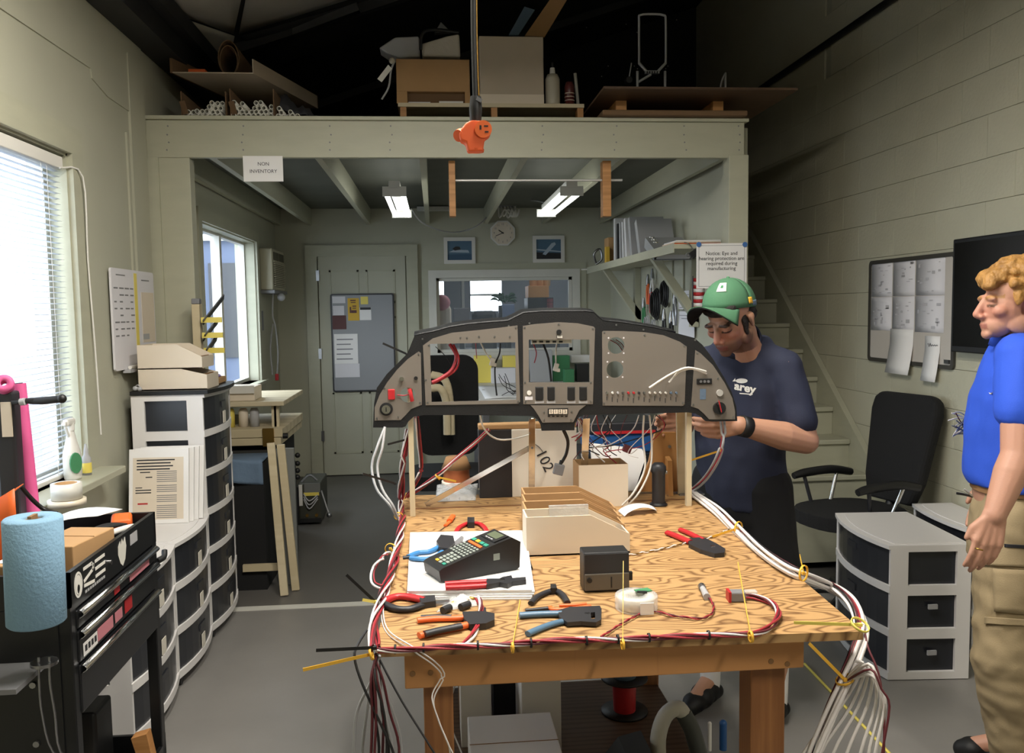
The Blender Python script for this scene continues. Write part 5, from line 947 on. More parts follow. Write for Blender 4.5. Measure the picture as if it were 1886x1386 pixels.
# ================================================================ instrument panel
YP = 2.74
mat('carbon', '#17181a', .42, bump=.25, bs=400, spec=.4); mat('panel_alu', '#7e776f', .42, .3, spec=.5)
pan = T('aircraft_dashboard', 'aircraft instrument panel: black frame with bare aluminium inserts and cutouts', 'dashboard', (0, YP, TZ))
outer = [(687, 787), (689, 742), (694, 714), (712, 689), (733, 668), (750, 651), (763, 619), (780, 615), (797, 612), (830, 603), (862, 598), (905, 594), (935, 592), (950, 585), (965, 577), (1000, 574.5), (1080, 574), (1094, 576), (1102, 584), (1111, 591), (1150, 595), (1182, 600), (1215, 606), (1245, 613), (1279, 622), (1294, 635), (1313, 660), (1335, 697), (1348, 722), (1356, 748), (1358, 775), (1312, 776), (1300, 775), (1290, 766), (1280, 761), (1265, 759), (1206, 761), (1107, 763), (1075, 764), (1066, 768), (1059, 780), (1058, 792), (998, 793), (996, 782), (990, 772), (981, 766), (862, 764), (781, 764), (762, 767), (752, 776), (747, 785), (741, 787)]
p1 = [(771, 647), (775, 650), (777, 745), (757, 753), (747, 764), (738, 773), (690, 774), (690, 750), (699, 727), (713, 704), (731, 681), (751, 661)]
p2 = [(779, 636), (797, 623), (832, 612.5), (882, 607.5), (922, 603), (953, 599), (958, 739), (955, 743), (784, 746)]
p3 = [(963, 600), (985, 596.5), (1029, 593), (1064, 595), (1093, 601), (1096, 604), (1092, 744), (964, 744)]
p4 = [(1109, 611), (1112, 609), (1150, 609.5), (1188, 611.5), (1222, 617), (1252, 629), (1265, 638), (1261, 744), (1258, 747), (1110, 746.5)]
p5 = [(1281, 644.5), (1290, 650), (1313, 672), (1335, 705), (1349, 733), (1354, 758), (1354, 772), (1306, 772), (1297, 762), (1287, 753), (1273, 748)]
p6 = [(977, 746), (1079, 746), (1067, 755), (1056, 777), (999, 778), (991, 764), (983, 752)]
def shrink(p, k=3.0):
    cx = sum(a for a, b in p)/len(p); cy = sum(b for a, b in p)/len(p); w_ = max(a for a, b in p)-min(a for a, b in p); h_ = max(b for a, b in p)-min(b for a, b in p)
    return [(cx+(a-cx)*(1-2*k/w_), cy+(b-cy)*(1-2*k/h_)) for a, b in p]
plate(outer, YP, .012, [shrink(p1, 4), shrink(p2, 4), shrink(p3, 4), shrink(p4, 4), shrink(p5, 4), shrink(p6, 4)]).build('frame', 'carbon', pan)
# return lip: the rounded glare-shield edge running back from the top of the frame
tp_ = [P(x, y, Y=YP) for x, y in outer[6:24]]; MB().grid(lambda u, v: (lambda k, f: tp_[k].lerp(tp_[min(k+1, len(tp_)-1)], f))(min(int(u*(len(tp_)-1)), len(tp_)-2), u*(len(tp_)-1)-min(int(u*(len(tp_)-1)), len(tp_)-2))+V((0, .09*v+.004, .010*math.sin(PI*v*.5))), 34, 4, thick=.004).build('glare_lip', 'carbon', pan)
YQ = YP-.003
c2 = [(792, 633), (949, 630), (951, 736), (795, 740)]; c3 = [(974, 625), (1086, 625), (1086, 704), (974, 704)]
sw3 = [[(x0, 712), (x1, 712), (x1, 737), (x0, 737)] for x0, x1 in ((986, 1001), (1008, 1022), (1045, 1059), (1067, 1081))]
h4 = [circ(1134.7, 636, 15.5, 20), circ(1132.7, 680, 15.5, 20)]; row4 = [circ(1118+9.8*k, 723, 2.6, 8) for k in range(14)]
c5 = [(1286, 699), (1310, 700), (1310, 706), (1286, 705)]; c5b = [(1289, 716), (1300, 716), (1299, 735), (1289, 735)]
c1 = circ(751, 727, 14, 16); c6 = [(1009, 752), (1046, 752), (1046, 763), (1009, 763)]
ins = {}
for nm, pl, hs in (('insert_plate', p1, [c1]), ('insert_plate', p2, [c2]), ('insert_plate', p3, [c3]+sw3), ('insert_plate', p4, h4+row4), ('insert_plate', p5, [c5, c5b]), ('insert_plate', p6, [c6])):
    ins[len(ins)] = plate(pl, YQ, .003, hs).build(nm, 'panel_alu', pan)
def knob(px, py, r, m, d, par, name='knob', n=14): c = P(px, py, Y=YQ); return MB().cyl(c+V((0, .003, 0)), c-V((0, d, 0)), r, n=n).build(name, m, par)
for px, py, k in ((771, 652, 0), (774, 741, 0), (694, 770, 0), (708, 715, 0), (733, 768, 0), (790, 636, 1), (950, 603, 1), (954, 739, 1), (788, 741, 1), (784, 700, 1), (966, 603, 2), (1092, 605, 2), (967, 704, 2), (1088, 704, 2), (968, 740, 2), (1088, 739, 2), (1029, 597, 2), (1113, 612, 3), (1260, 637, 3), (1258, 742, 3), (1112, 742, 3), (1187, 617, 3), (1284, 650, 4), (1322, 697, 4), (1277, 745, 4), (1350, 768, 4), (1002, 759, 5), (1053, 758, 5), (1002, 773, 5), (1052, 773, 5), (848, 622, 1), (860, 622, 1), (882, 620, 1), (911, 620, 1), (939, 620, 1)):
    knob(px, py, .0032, 'steel', .0015, ins[k], 'screw', 8)
for px, py in ((778, 624), (937, 600), (975, 595), (1135, 598), (1185, 607), (1280, 626), (1050, 762)): c = P(px, py, Y=YP); MB().cyl(c, c-V((0, .002, 0)), .0032, n=8).build('rivet', 'steel', pan)
# left insert: red rocker, ignition lock, toggles, dial
c = P(721, 726, Y=YQ); r0 = MB().box(c, (.022, .012, .034), bev=.003).build('red_rocker_switch', 'red', ins[0]); c = P(711.5, 753, Y=YQ)
MB().cyl(c, c-V((0, .004, 0)), .021, n=24).build('lock_ring', 'black', ins[0]); MB().cyl(c, c-V((0, .012, 0)), .014, n=20).build('ignition_lock', 'chrome', ins[0]); MB().box(c-V((0, .0125, 0)), (.003, .002, .014)).build('key_slot', 'black', ins[0])
knob(740, 697, .007, 'chrome', .012, ins[0], 'push_button'); knob(766, 696, .006, 'black', .006, ins[0], 'push_button')
o = MB().tube([P(754, 716, Y=YQ-.01), P(757, 728, Y=YQ-.014), P(759, 738, Y=YQ-.01)], .007).build('red_lever', 'red', ins[0]); MB().tube([P(731, 727, Y=YQ-.004), P(745, 728, Y=YQ-.006), P(757, 724, Y=YQ-.004)], .002).build('lever_wire', 'red_wire', ins[0])
# centre insert: four black switches with labels, round white button, label strip and top knob
for s_ in sw3:
    x0, x1 = s_[0][0], s_[1][0]; a, b = P(x0, 712, Y=YQ), P(x1, 737, Y=YQ); B(a.x+.0008, b.x-.0008, YQ-.004, YQ+.03, b.z+.0008, a.z-.0008, bev=.002).build('rocker_switch', 'black', ins[2]); a, b = P(x0-1, 738.5, Y=YQ), P(x1+1, 742, Y=YQ); B(a.x, b.x, YQ-.0008, YQ, b.z, a.z).build('switch_label', 'ltgrey', ins[2])
knob(974.5, 723, .0075, 'white', .004, ins[2], 'round_button'); a, b = P(967, 730, Y=YQ), P(981, 736, Y=YQ); B(a.x, b.x, YQ-.001, YQ, b.z, a.z).build('button_label', 'paper2', ins[2])
knob(1029, 611, .008, 'black', .012, ins[2], 'dimmer_knob'); a = P(1031, 620, Y=YQ-.004); MB().box(a, (.016, .006, .008)).build('white_tag', 'white', ins[2])
a, b = P(978, 625, Y=YP+.03), P(1052, 632, Y=YP+.03); B(a.x, b.x, YP+.02, YP+.034, b.z, a.z).build('mount_rail', 'alu', ins[2])
for k in range(5): p = P(985+12*k, 629, Y=YP+.018); MB().box(p, (.012, .002, .006)).build('rail_slot', 'black', ins[2])
# right insert: 14 breakers in a row, corner holes around the round cutouts
bc_ = ['chrome', 'white', 'ltgrey', 'steel', 'red', 'red', 'dark', 'steel', 'white', 'white', 'white', 'white', 'denim', 'denim']
for k in range(14):
    px = 1118+9.8*k; c = P(px, 723, Y=YQ); bk_ = MB().cyl(c+V((0, .004, 0)), c-V((0, .007, 0)), .0042, .0034, n=10).build('circuit_breaker', bc_[k], ins[3])
    a = P(px-.5, 731+2*(k % 3), Y=YQ); MB().box(a-V((0, .0004, .004)), (.0022, .0008, .012+.004*(k % 2))).build('breaker_print', 'ink', ins[3])
for cx_, cy_ in ((1134.7, 636), (1132.7, 680)):
    for dx, dy in ((-14, -14), (14, -14), (-14, 14), (14, 14)): c = P(cx_+dx, cy_+dy, Y=YQ); MB().cyl(c+V((0, .001, 0)), c-V((0, .0008, 0)), .0028, n=8).build('mount_hole', 'paper2', ins[3])
# far right insert: jack, blue screen, selector knob with red mark
a, b = P(1283, 697, Y=YQ), P(1311, 707, Y=YQ); B(a.x, b.x, YQ-.004, YQ+.02, b.z, a.z, bev=.002).build('jack_block', 'black', ins[4])
for px in (1290, 1297, 1304): knob(px, 702, .0045, 'grey', .006, ins[4], 'jack')
a, b = P(1289, 716, Y=YQ), P(1300, 735, Y=YQ); B(a.x, b.x, YQ-.001, YQ+.01, b.z, a.z).build('blue_window', 'denim', ins[4]); knob(1325, 723, .011, 'alu', .006, ins[4], 'dial', 18); c = P(1324, 751, Y=YQ)
MB().prism(circ(0, 0, .021, 16), .010, front(c)).build('selector_base', 'black', ins[4]); MB(front(c)).box((0, 0, .014), (.010, .038, .014), (0, 0, R(18)), bev=.003).build('selector_knob', 'black', ins[4]); MB(front(c)).box((-.003, .008, .022), (.003, .04, .002), (0, 0, R(14))).build('selector_mark', 'red', ins[4])
# counter block in the lower pod
a, b = P(1009, 752, Y=YQ), P(1046, 763, Y=YQ); B(a.x, b.x, YQ-.003, YQ+.02, b.z, a.z).build('counter_case', 'black', ins[5])
for k in range(4): u, v = P(1011+8.6*k, 753.5, Y=YQ), P(1018.5+8.6*k, 761.5, Y=YQ); dg_ = B(u.x, v.x, YQ-.005, YQ-.003, v.z, u.z).build('counter_digit', 'cream', ins[5]); text('0123'[k], .014, front(P(1014.8+8.6*k, 757.5, Y=YQ-.0052)), 'ink', ins[5], 'digit')
for k in range(5): a = P(1011+8*k, 766, Y=YQ); MB().box(a, (.008, .002, .004)).build('thumb_wheel', 'black', ins[5])
# stand that carries the panel: wooden posts and aluminium struts on the bench
stand = T('panel_stand', 'timber posts and aluminium struts propping up the instrument panel', 'stand', (.4, 2.85, TZ))
def strut(a, b, w_, t, m, name): a, b = V(a), V(b); d = b-a; MB(MX(a, d, (1, 0, 0) if abs(d.normalized().x) < .8 else (0, 0, 1))).bx(0, d.length, -w_/2, w_/2, -t/2, t/2, bev=.001).build(name, m, stand)
def post(px, pyt, w_, m, Y, name='post', t=.02): a = P(px, pyt, Y=Y); strut((a.x, Y, TZ), (a.x, Y, a.z), w_, t, m, name)
post(754.5, 700, .017, 'cream_wood', YP+.03); post(1268, 700, .018, 'cream_wood', YP+.035); 
a = P(1256, 910, Z=TZ); strut(a, P(1252, 700, Y=YP+.03), .03, .012, 'cream_wood', 'post'); MB().box(a+V((.03, .0, .003)), (.09, .05, .006)).build('foot_plate', 'steel', stand)
yq = YP+.06; a = P(979, 900, Z=TZ); a = V((P(978, 850, Y=2.90).x, 2.90, TZ)); strut(a, P(980, 770, Y=YP+.03), .022, .003, 'chrome', 'strut')
a = V((P(1074, 880, Y=2.92).x, 2.92, TZ)); strut(a, P(1080, 770, Y=YP+.03), .024, .003, 'chrome', 'strut'); 
s0, s1 = PT(784, 930, .006), P(984, 820, Y=2.86); strut(s0, s1, .018, .003, 'chrome', 'brace')
for px, py in ((976, 771), (980, 824)): c = P(px, py, Y=YP-.0+.02); MB().cyl(c, c-V((0, .004, 0)), .004, n=8).build('bolt', 'steel', stand)
# ================================================================ things on the bench
def harness(name, label, pts, strands, spread=.005, tw=18, cat='wiring harness', par=None, k=6, n=5, seed=1, pname='wire', grp=None):
    base = smooth_path([V(p) for p in pts], k); o = par or T(name, label, cat, base[0], grp); rr = random.Random(seed); Ls = [0]
    for i in range(1, len(base)): Ls.append(Ls[-1]+(base[i]-base[i-1]).length)
    for j, (m, r) in enumerate(strands):
        ph = 2*PI*j/len(strands)+rr.random(); sp = spread*rr.uniform(.6, 1.1) if len(strands) > 1 else 0; out = []
        for i, p in enumerate(base):
            t = (base[min(i+1, len(base)-1)]-base[max(i-1, 0)]).normalized(); F3 = frame_from(t) if abs(t.z) < .95 else frame_from(t, V((1, 0, 0)))
            q = p+F3 @ V((sp*math.cos(ph+tw*Ls[i]), sp*math.sin(ph+tw*Ls[i]), 0)); out.append(q)
        MB().tube(out, r, n, 1).build(pname, m, o)
    return o
RW, WW, KW = 'red_wire', 'white_wire', 'black_wire'
mat('maroon_wire', '#5d2028', .5); DW = 'maroon_wire'
# stack of white papers and printer
top_q = [(752, 1106), (983, 1104), (967, 990), (757, 994)]; qq = [PT(*p) for p in top_q]
o = T('paper_stack', 'stack of white papers under the label printer', 'papers', qq[0].lerp(qq[2], .5))
for k in range(5): d_ = random.Random(k+3).uniform(-.006, .006); MB(Matrix.Translation((d_, d_*.5+.003*k, TZ+.0005+.004*k))).prism([(p.x, p.y) for p in qq], .0034).build('sheet_bundle', 'paper', o)
ZP = TZ+.0205
mat('printer', '#1b1b1c', .45); mat('key_grey', '#8d948c', .5); mat('key_green', '#2f8f78', .5); mat('lcd', '#5d6650', .3)
a, b = P(812, 1074, Z=ZP), P(957, 1048, Z=ZP); M = MX(a, b-a, (-(b-a).y, (b-a).x, 0)); L = (b-a).length; Wp = .098
o = T('label_printer', 'black handheld label printer with keypad lying on the paper stack', 'label printer', a.lerp(b, .5))
MB(M @ MX((0, Wp, 0), (1, 0, 0), (0, 0, 1))).prism([(0, .004), (.01, 0), (L-.01, 0), (L, .006), (L+.004, .07), (L-.02, .084), (L*.66, .072), (.006, .036), (-.004, .03)], Wp).build('body', 'printer', o)
s0, s1 = V((.006, 0, .036)), V((L*.66, 0, .072)); sx_ = (s1-s0).normalized(); Mk = M @ MX(s0, sx_, (0, 1, 0)); Lk = (s1-s0).length
def key(u, v, du, dv, m): MB(Mk).bx(u-du/2, u+du/2, v-dv/2, v+dv/2, -.0005, .003, bev=.0008).build('key', m, o)
for i in range(5):
    for j in range(3): key(.012+.010*i, .018+.020*j, .0075, .014, 'key_green' if i == 0 and j == 0 else 'yellow' if i == 0 and j == 2 else 'key_grey')
for i in range(5):
    for j in range(6): key(.064+.0095*i, .013+.0145*j, .006, .009, 'key_grey')
for j in range(4): key(Lk-.012, .016+.022*j, .010, .017, 'key_green' if j < 2 else 'yellow' if j == 2 else 'key_green')
key(Lk-.026, .05, .008, .07, 'orange')
s2 = V((L*.68, 0, .0735)); s3 = V((L-.022, 0, .0845)); Mq = M @ MX(s2, (s3-s2), (0, 1, 0)); MB(Mq).bx(.004, (s3-s2).length-.002, .010, Wp-.012, -.0005, .0025).build('screen_bezel', 'black', o); MB(Mq).bx(.016, (s3-s2).length-.008, .022, Wp-.024, .0025, .0032).build('screen', 'lcd', o)

for k in range(3): MB(Mq).bx(.008, .0115, Wp*.3+.014*k, Wp*.3+.010+.014*k, .0025, .003).build('maker_print', 'ltgrey', o)
Mf = M @ MX((0, 0, 0), (1, 0, 0), (0, 0, 1)); MB(Mf).bx(L*.66, L*.74, .034, .05, 0, .001).build('badge', 'key_grey', o)
# -- hand tools: helper with coordinates picked on the bench
def tool(name, label, z=TZ, cat='pliers'):
    return T(name, label, cat, (0, 0, z))
def setloc(o, p):
    """move a tool's empty to its base without moving its parts"""
    d = V(p)-V(o['_o']); o.location = p; o['_o'] = list(p)
    for c in o.children: c.location = V(c.location)-d
def grip(o, pts, r, m, z, name='handle', fl=.7):
    q = [P(x, y, Z=z) for x, y in pts]; me = MB(); me.tube([V((p.x, p.y, 0)) for p in q], r, 8); zz = [v.z for v in me.v]; lo = min(zz)
    me.v = [V((v.x, v.y, z+(v.z-lo)*fl)) for v in me.v]; return me.build(name, m, o)
def slab(o, pts, th, m, z, name='jaw', holes=(), z0=0):
    q = [P(x, y, Z=z) for x, y in pts]; hq = [[(P(x, y, Z=z).x, P(x, y, Z=z).y) for x, y in h] for h in holes]; return MB(Matrix.Translation((0, 0, z+z0))).prism([(p.x, p.y) for p in q], th, None, hq).build(name, m, o)
ZQ = ZP+.0005
o = tool('wire_stripper', 'blue handled wire stripper lying on the paper stack'); grip(o, [(752, 1029), (770, 1021), (790, 1019), (806, 1012), (818, 1004)], .0085, 'blue', ZQ); grip(o, [(756, 1031), (780, 1033), (800, 1030), (815, 1020)], .0085, 'blue', ZQ); grip(o, [(742, 1030), (757, 1029)], .007, 'dark', ZQ, 'handle_end'); slab(o, [(804, 1006), (812, 994), (835, 996), (838, 1010), (826, 1020), (810, 1018)], .012, 'dark', ZQ, 'head', z0=.004); slab(o, [(832, 1008), (850, 993), (854, 995), (838, 1013)], .007, 'grey', ZQ, 'jaw', z0=.004); setloc(o, P(790, 1020, Z=ZQ))
o = tool('red_pliers', 'red handled black pliers on the front edge of the paper stack'); grip(o, [(820, 1079), (850, 1077), (897, 1075)], .0085, 'red', ZQ); grip(o, [(821, 1086), (850, 1085), (897, 1082)], .0085, 'red', ZQ); slab(o, [(896, 1073), (920, 1073), (925, 1070), (942, 1067), (944, 1072), (968, 1070), (969, 1075), (945, 1078), (935, 1083), (920, 1080), (896, 1085)], .011, 'dark', ZQ, 'jaws'); p = P(925, 1076, Z=ZQ); MB().cyl((p.x, p.y, ZQ+.010), (p.x, p.y, ZQ+.0135), .006).build('pivot', 'chrome', o); setloc(o, P(895, 1079, Z=ZQ))
o = tool('red_grip_pliers', 'red curved plier grips showing behind the paper stack'); grip(o, [(838, 988), (845, 975), (860, 967), (868, 966)], .008, 'red', TZ+.0005); grip(o, [(868, 966), (882, 967), (893, 975), (899, 987)], .008, 'red', TZ+.0005); slab(o, [(861, 962), (874, 962), (874, 972), (861, 972)], .018, 'dark', TZ+.0005, 'spring_block'); setloc(o, PT(868, 970))
o = tool('orange_screw_cap', 'small orange screw terminal lying on the bench', cat='connector'); grip(o, [(820, 970), (828, 963)], .006, 'orange', TZ+.0005, 'stem'); grip(o, [(828, 963), (834, 954)], .010, 'orange', TZ+.0005, 'cap'); grip(o, [(812, 976), (820, 970)], .0015, 'steel', TZ+.0005, 'pin'); setloc(o, PT(826, 964))
o = tool('red_crimper', 'red and black crimping tool by the left wire harness', cat='crimper'); grip(o, [(706, 1113), (730, 1104), (755, 1105), (782, 1111)], .011, 'red', TZ+.0005); grip(o, [(707, 1117), (730, 1126), (757, 1126), (784, 1116)], .010, 'dark', TZ+.0005); slab(o, [(772, 1108), (801, 1106), (803, 1117), (776, 1121)], .014, 'dark', TZ+.0005, 'head'); slab(o, [(800, 1110), (838, 1106), (840, 1110), (802, 1116)], .006, 'steel', TZ+.0005, 'jaw'); grip(o, [(722, 1103), (740, 1099), (758, 1103)], .006, 'red', TZ+.004, 'finger_loop'); setloc(o, PT(755, 1114))
o = tool('orange_crimper', 'orange and black crimping tool near the front edge of the bench', cat='crimper'); grip(o, [(769, 1147), (800, 1144), (835, 1143), (862, 1141)], .009, 'orange', TZ+.0005); grip(o, [(775, 1139), (800, 1138), (832, 1138)], .006, 'dark', TZ+.006, 'handle_inlay'); grip(o, [(772, 1176), (800, 1169), (840, 1161), (868, 1154)], .010, 'orange', TZ+.0005); grip(o, [(782, 1173), (810, 1166), (850, 1158)], .0095, 'dark', TZ+.0045, 'handle_inlay'); slab(o, [(852, 1137), (890, 1136), (891, 1129), (895, 1129), (896, 1137), (911, 1140), (911, 1152), (895, 1159), (866, 1161), (855, 1150)], .014, 'dark', TZ+.0005, 'head'); setloc(o, PT(840, 1155))
o = tool('black_snips', 'black handled snips with bent grips on the bench front', cat='snips'); grip(o, [(978, 1115), (988, 1104), (1003, 1096), (1020, 1090)], .008, 'dark', TZ+.0005); grip(o, [(1018, 1090), (1030, 1094), (1040, 1104), (1045, 1114)], .008, 'dark', TZ+.0005); slab(o, [(1014, 1086), (1024, 1086), (1026, 1094), (1014, 1094)], .015, 'black', TZ+.0005, 'pivot'); setloc(o, PT(1012, 1102))
o = tool('orange_pliers', 'orange gripped pliers lying behind the blue crimper'); grip(o, [(1013, 1121), (1020, 1125), (1050, 1124), (1088, 1119)], .006, 'orange', TZ+.0005); grip(o, [(1030, 1117), (1060, 1116), (1080, 1114)], .005, 'orange', TZ+.0005); grip(o, [(968, 1126), (990, 1124), (1013, 1122)], .005, 'dark', TZ+.0005, 'jaw'); setloc(o, PT(1040, 1120))
mat('blue_grey', '#4f6d86', .4)
o = tool('blue_crimper', 'blue gripped wire crimper with a steel head on the bench front', cat='crimper'); grip(o, [(957, 1138), (985, 1136), (1015, 1135), (1035, 1135)], .0095, 'blue_grey', TZ+.0005); grip(o, [(972, 1172), (995, 1162), (1020, 1153), (1045, 1147)], .0085, 'blue_grey', TZ+.0005); slab(o, [(1028, 1130), (1050, 1124), (1105, 1122), (1108, 1128), (1107, 1148), (1098, 1153), (1070, 1151), (1045, 1153), (1030, 1142)], .009, 'dark', TZ+.0035, 'head', [[(1088, 1135), (1096, 1134), (1096, 1146), (1089, 1147)]])
for px in (1079, 1084): p = PT(px, 1140); MB().cyl((p.x, p.y, TZ+.012), (p.x, p.y, TZ+.0145), .003, n=8).build('rivet', 'chrome', o)
setloc(o, PT(1030, 1145))
o = tool('red_handled_crimper', 'red handled steel crimper lying beside the parts bins', cat='crimper'); grip(o, [(1229, 985), (1245, 991), (1272, 1003)], .0105, 'red', TZ+.0005); grip(o, [(1253, 979), (1268, 985), (1296, 999)], .0095, 'red', TZ+.0005); slab(o, [(1268, 998), (1296, 996), (1320, 1008), (1336, 1018), (1334, 1025), (1316, 1027), (1290, 1019), (1268, 1008)], .012, 'dark', TZ+.0005, 'head'); p = PT(1313, 1014); MB().box((p.x, p.y, TZ+.0135), (.012, .012, .002)).build('bolt', 'chrome', o); setloc(o, PT(1285, 1004))
for i, (x0, y0, x1, y1) in enumerate(((958, 1020, 962, 1034), (966, 1030, 972, 1045))): pass
MB().cyl(PT(957, 990, .007), PT(978, 1046, .007), .005, n=10).build('ballpoint_pen', 'dark', None, 'dark pen lying along the paper stack edge', 'pen')
# small bag with connectors
o = T('connector_bag', 'small clear bag of brown connectors beside the orange crimper', 'bag', PT(840, 1110)); q = [PT(803, 1128), PT(880, 1116), PT(882, 1092), PT(838, 1094)]
MB().grid(lambda u, v: q[0].lerp(q[1], u).lerp(q[3].lerp(q[2], u), v)+V((0, 0, .001+.012*math.sin(PI*u)*math.sin(PI*v)+.003*math.sin(17*u)*math.sin(13*v))), 12, 10, thick=.0008).build('film', 'clear_bag', o)
for px, py, dx in ((815, 1124, 14), (848, 1118, 16)): MB().cyl(PT(px, py, .008), PT(px+dx, py-6, .008), .0085, n=10).build('connector', 'dark', o)
for px, py in ((835, 1110), (858, 1106), (868, 1102)): MB().ell(PT(px, py, .006), (.010, .006, .005)).build('terminal', 'brass', o)
# parts bins in a row
for i in range(4):
    yb0 = P(1070, 1021, Z=TZ).y+.098*i; x0 = P(970-1.2*i, 1021-18*i, Y=yb0).x; Mb = MX((x0, yb0, TZ+.0005), (1, 0, 0), (0, 1, 0)); x1 = P(1171, 1020, Y=P(1070, 1021, Z=TZ).y).x
    bin_box(Mb, .285, .0965, .108, .052, 'cream' if i == 0 else 'card', ['front cardboard parts bin with a pale side on the bench', 'second cardboard parts bin behind the front one', 'third cardboard parts bin from the front', 'rear cardboard parts bin of the row'][i], 'parts bin', 'parts bins in a row', 'parts_bin', 'card')
y_ = P(1070, 1021, Z=TZ).y; a, b = P(1010, 930, Y=y_+.10), P(1082, 945, Y=y_+.10); B(a.x, b.x, y_+.085, y_+.094, TZ+.07, TZ+.118).build('clear_packet', 'clear_bag', None, 'clear plastic packet sticking out of the front parts bin', 'packet')
# box file standing behind, with scribbled number
mat('file_white', '#e6dfd2', .6); Yb = 2.995; a, b = P(881, 782, Y=Yb), P(1063, 908, Y=Yb); xm_ = P(942, 800, Y=Yb).x
o = T('box_file', 'upright box file, black on one half and white on the other, on the bench', 'box file', ((a.x+b.x)/2, Yb+.03, TZ)); B(a.x, xm_, Yb, Yb+.06, TZ+.0005, a.z-.02, bev=.002).build('black_half', 'dark', o); B(xm_, b.x, Yb, Yb+.06, TZ+.0005, a.z-.02, bev=.002).build('white_half', 'file_white', o); B(a.x, b.x-.0, Yb+.002, Yb+.058, a.z-.02, a.z, bev=.004).build('top_edge', 'card', o)
text('102', .055, front(P(1003, 848, Y=Yb-.001)) @ rotm((0, 0, R(-65))), 'ink', o, 'scribbled_number')
MB().tube([P(980, 815, Y=Yb-.002), P(992, 822, Y=Yb-.002), P(1000, 832, Y=Yb-.002)], .0012).build('scribble', 'ink', o); MB().cyl(P(881.5, 900, Y=Yb-.003), P(881.5, 900, Y=Yb+.001), .004, n=8).build('latch', 'chrome', o)
# small open carton, white bracket, plywood bracket, black pod, curled label
Yq = 2.80; a, b = P(1066, 857, Y=Yq), P(1157, 918, Y=Yq); o = T('open_carton', 'small open tan carton standing in front of the white plate', 'box', ((a.x+b.x)/2, Yq+.05, TZ)); B(a.x, b.x, Yq, Yq+.003, TZ+.0005, a.z).build('front', 'cream', o); B(a.x, b.x, Yq+.12, Yq+.123, TZ+.0005, a.z).build('back', 'card', o); B(a.x, a.x+.003, Yq+.003, Yq+.12, TZ+.0005, a.z).build('side', 'card', o); B(b.x-.003, b.x, Yq+.003, Yq+.12, TZ+.0005, a.z).build('side', 'card_dark', o); B(a.x, b.x, Yq+.003, Yq+.12, TZ+.0005, TZ+.004).build('base', 'card', o)
MB(MX((a.x+.003, Yq+.005, a.z-.004), (1, 0, 0), (0, .95, -.3))).bx(0, .1, 0, .06, 0, .003).build('flap', 'card', o)
Yw = 2.985; pw_ = [(1086, 815), (1182, 826), (1190, 840), (1169, 903), (1158, 903), (1152, 870), (1090, 852)]
def tiltp(px, py): d = ray(px, py); t = (CAMZ-TZ+2.90)/(d.y-d.z); return V((0, 0, CAMZ))+t*d
vs = [tiltp(*q) for q in pw_]; nn = V((0, .7071, -.7071)); k_ = len(vs); MB().add(vs+[v+nn*.005 for v in vs], [tuple(range(k_)), tuple(range(2*k_-1, k_-1, -1))]+[(i, (i+1) % k_, k_+(i+1) % k_, k_+i) for i in range(k_)]).build('white_plate', 'paper', None, 'white cut plate leaning back behind the open carton', 'plate')
wood('birch', '#c79358', '#b5824a', (8, 1, 1), 2, 2)
Yv = 2.97; o = T('plywood_bracket', 'plywood bracket standing upright at the far corner of the bench', 'bracket', P(1222, 905, Y=Yv)); plate([(1206, 800), (1209, 796), (1245, 796), (1249, 800), (1251, 905), (1172, 905), (1196, 850)], Yv, .018).build('upright', 'birch', o)
a = P(1233, 870, Y=Yv); MB(MX((a.x, Yv, 0), (0, -1, 0), (0, 0, 1))).prism([(.0, TZ+.0005), (.05, TZ+.0005), (.035, a.z+.05), (0, a.z+.06)], .016).build('gusset', 'birch', o); p = P(1233, 822, Y=Yv); MB().cyl(p, p-V((0, .003, 0)), .006, n=8).build('screw', 'steel', o)
c = PT(1213, 930); o = T('black_pod', 'black cylindrical stick grip standing on a round base', 'stick grip', c); hh = P(1213, 852, Y=c.y).z-TZ; MB().lathe([(0, 0), (.030, 0), (.030, .005), (.024, .009), (.024, .012)], Matrix.Translation(c+V((0, 0, .0005)))).build('base_flange', 'black', o); MB().lathe([(.022, .010), (.0225, hh*.75), (.026, hh*.8), (.025, hh*.93), (.016, hh), (0, hh)], Matrix.Translation(c), 20).build('grip', 'dark', o); MB().box(c+V((.024, -.004, hh*.78)), (.010, .012, .012), bev=.003).build('trigger', 'steel', o)
q0, q1, q2, q3 = PT(1138, 948), PT(1160, 952), PT(1212, 940), PT(1192, 925)
MB().grid(lambda u, v: PT(1138, 942).lerp(PT(1205, 938), u).lerp(PT(1150, 952).lerp(PT(1210, 945), u), v)+V((.0, .0, .003+.022*math.sin(PI*u*.95)**.7)), 14, 3, thick=.001).build('curled_label', 'paper', None, 'curled white paper strip lying beside the parts bins', 'paper strip')
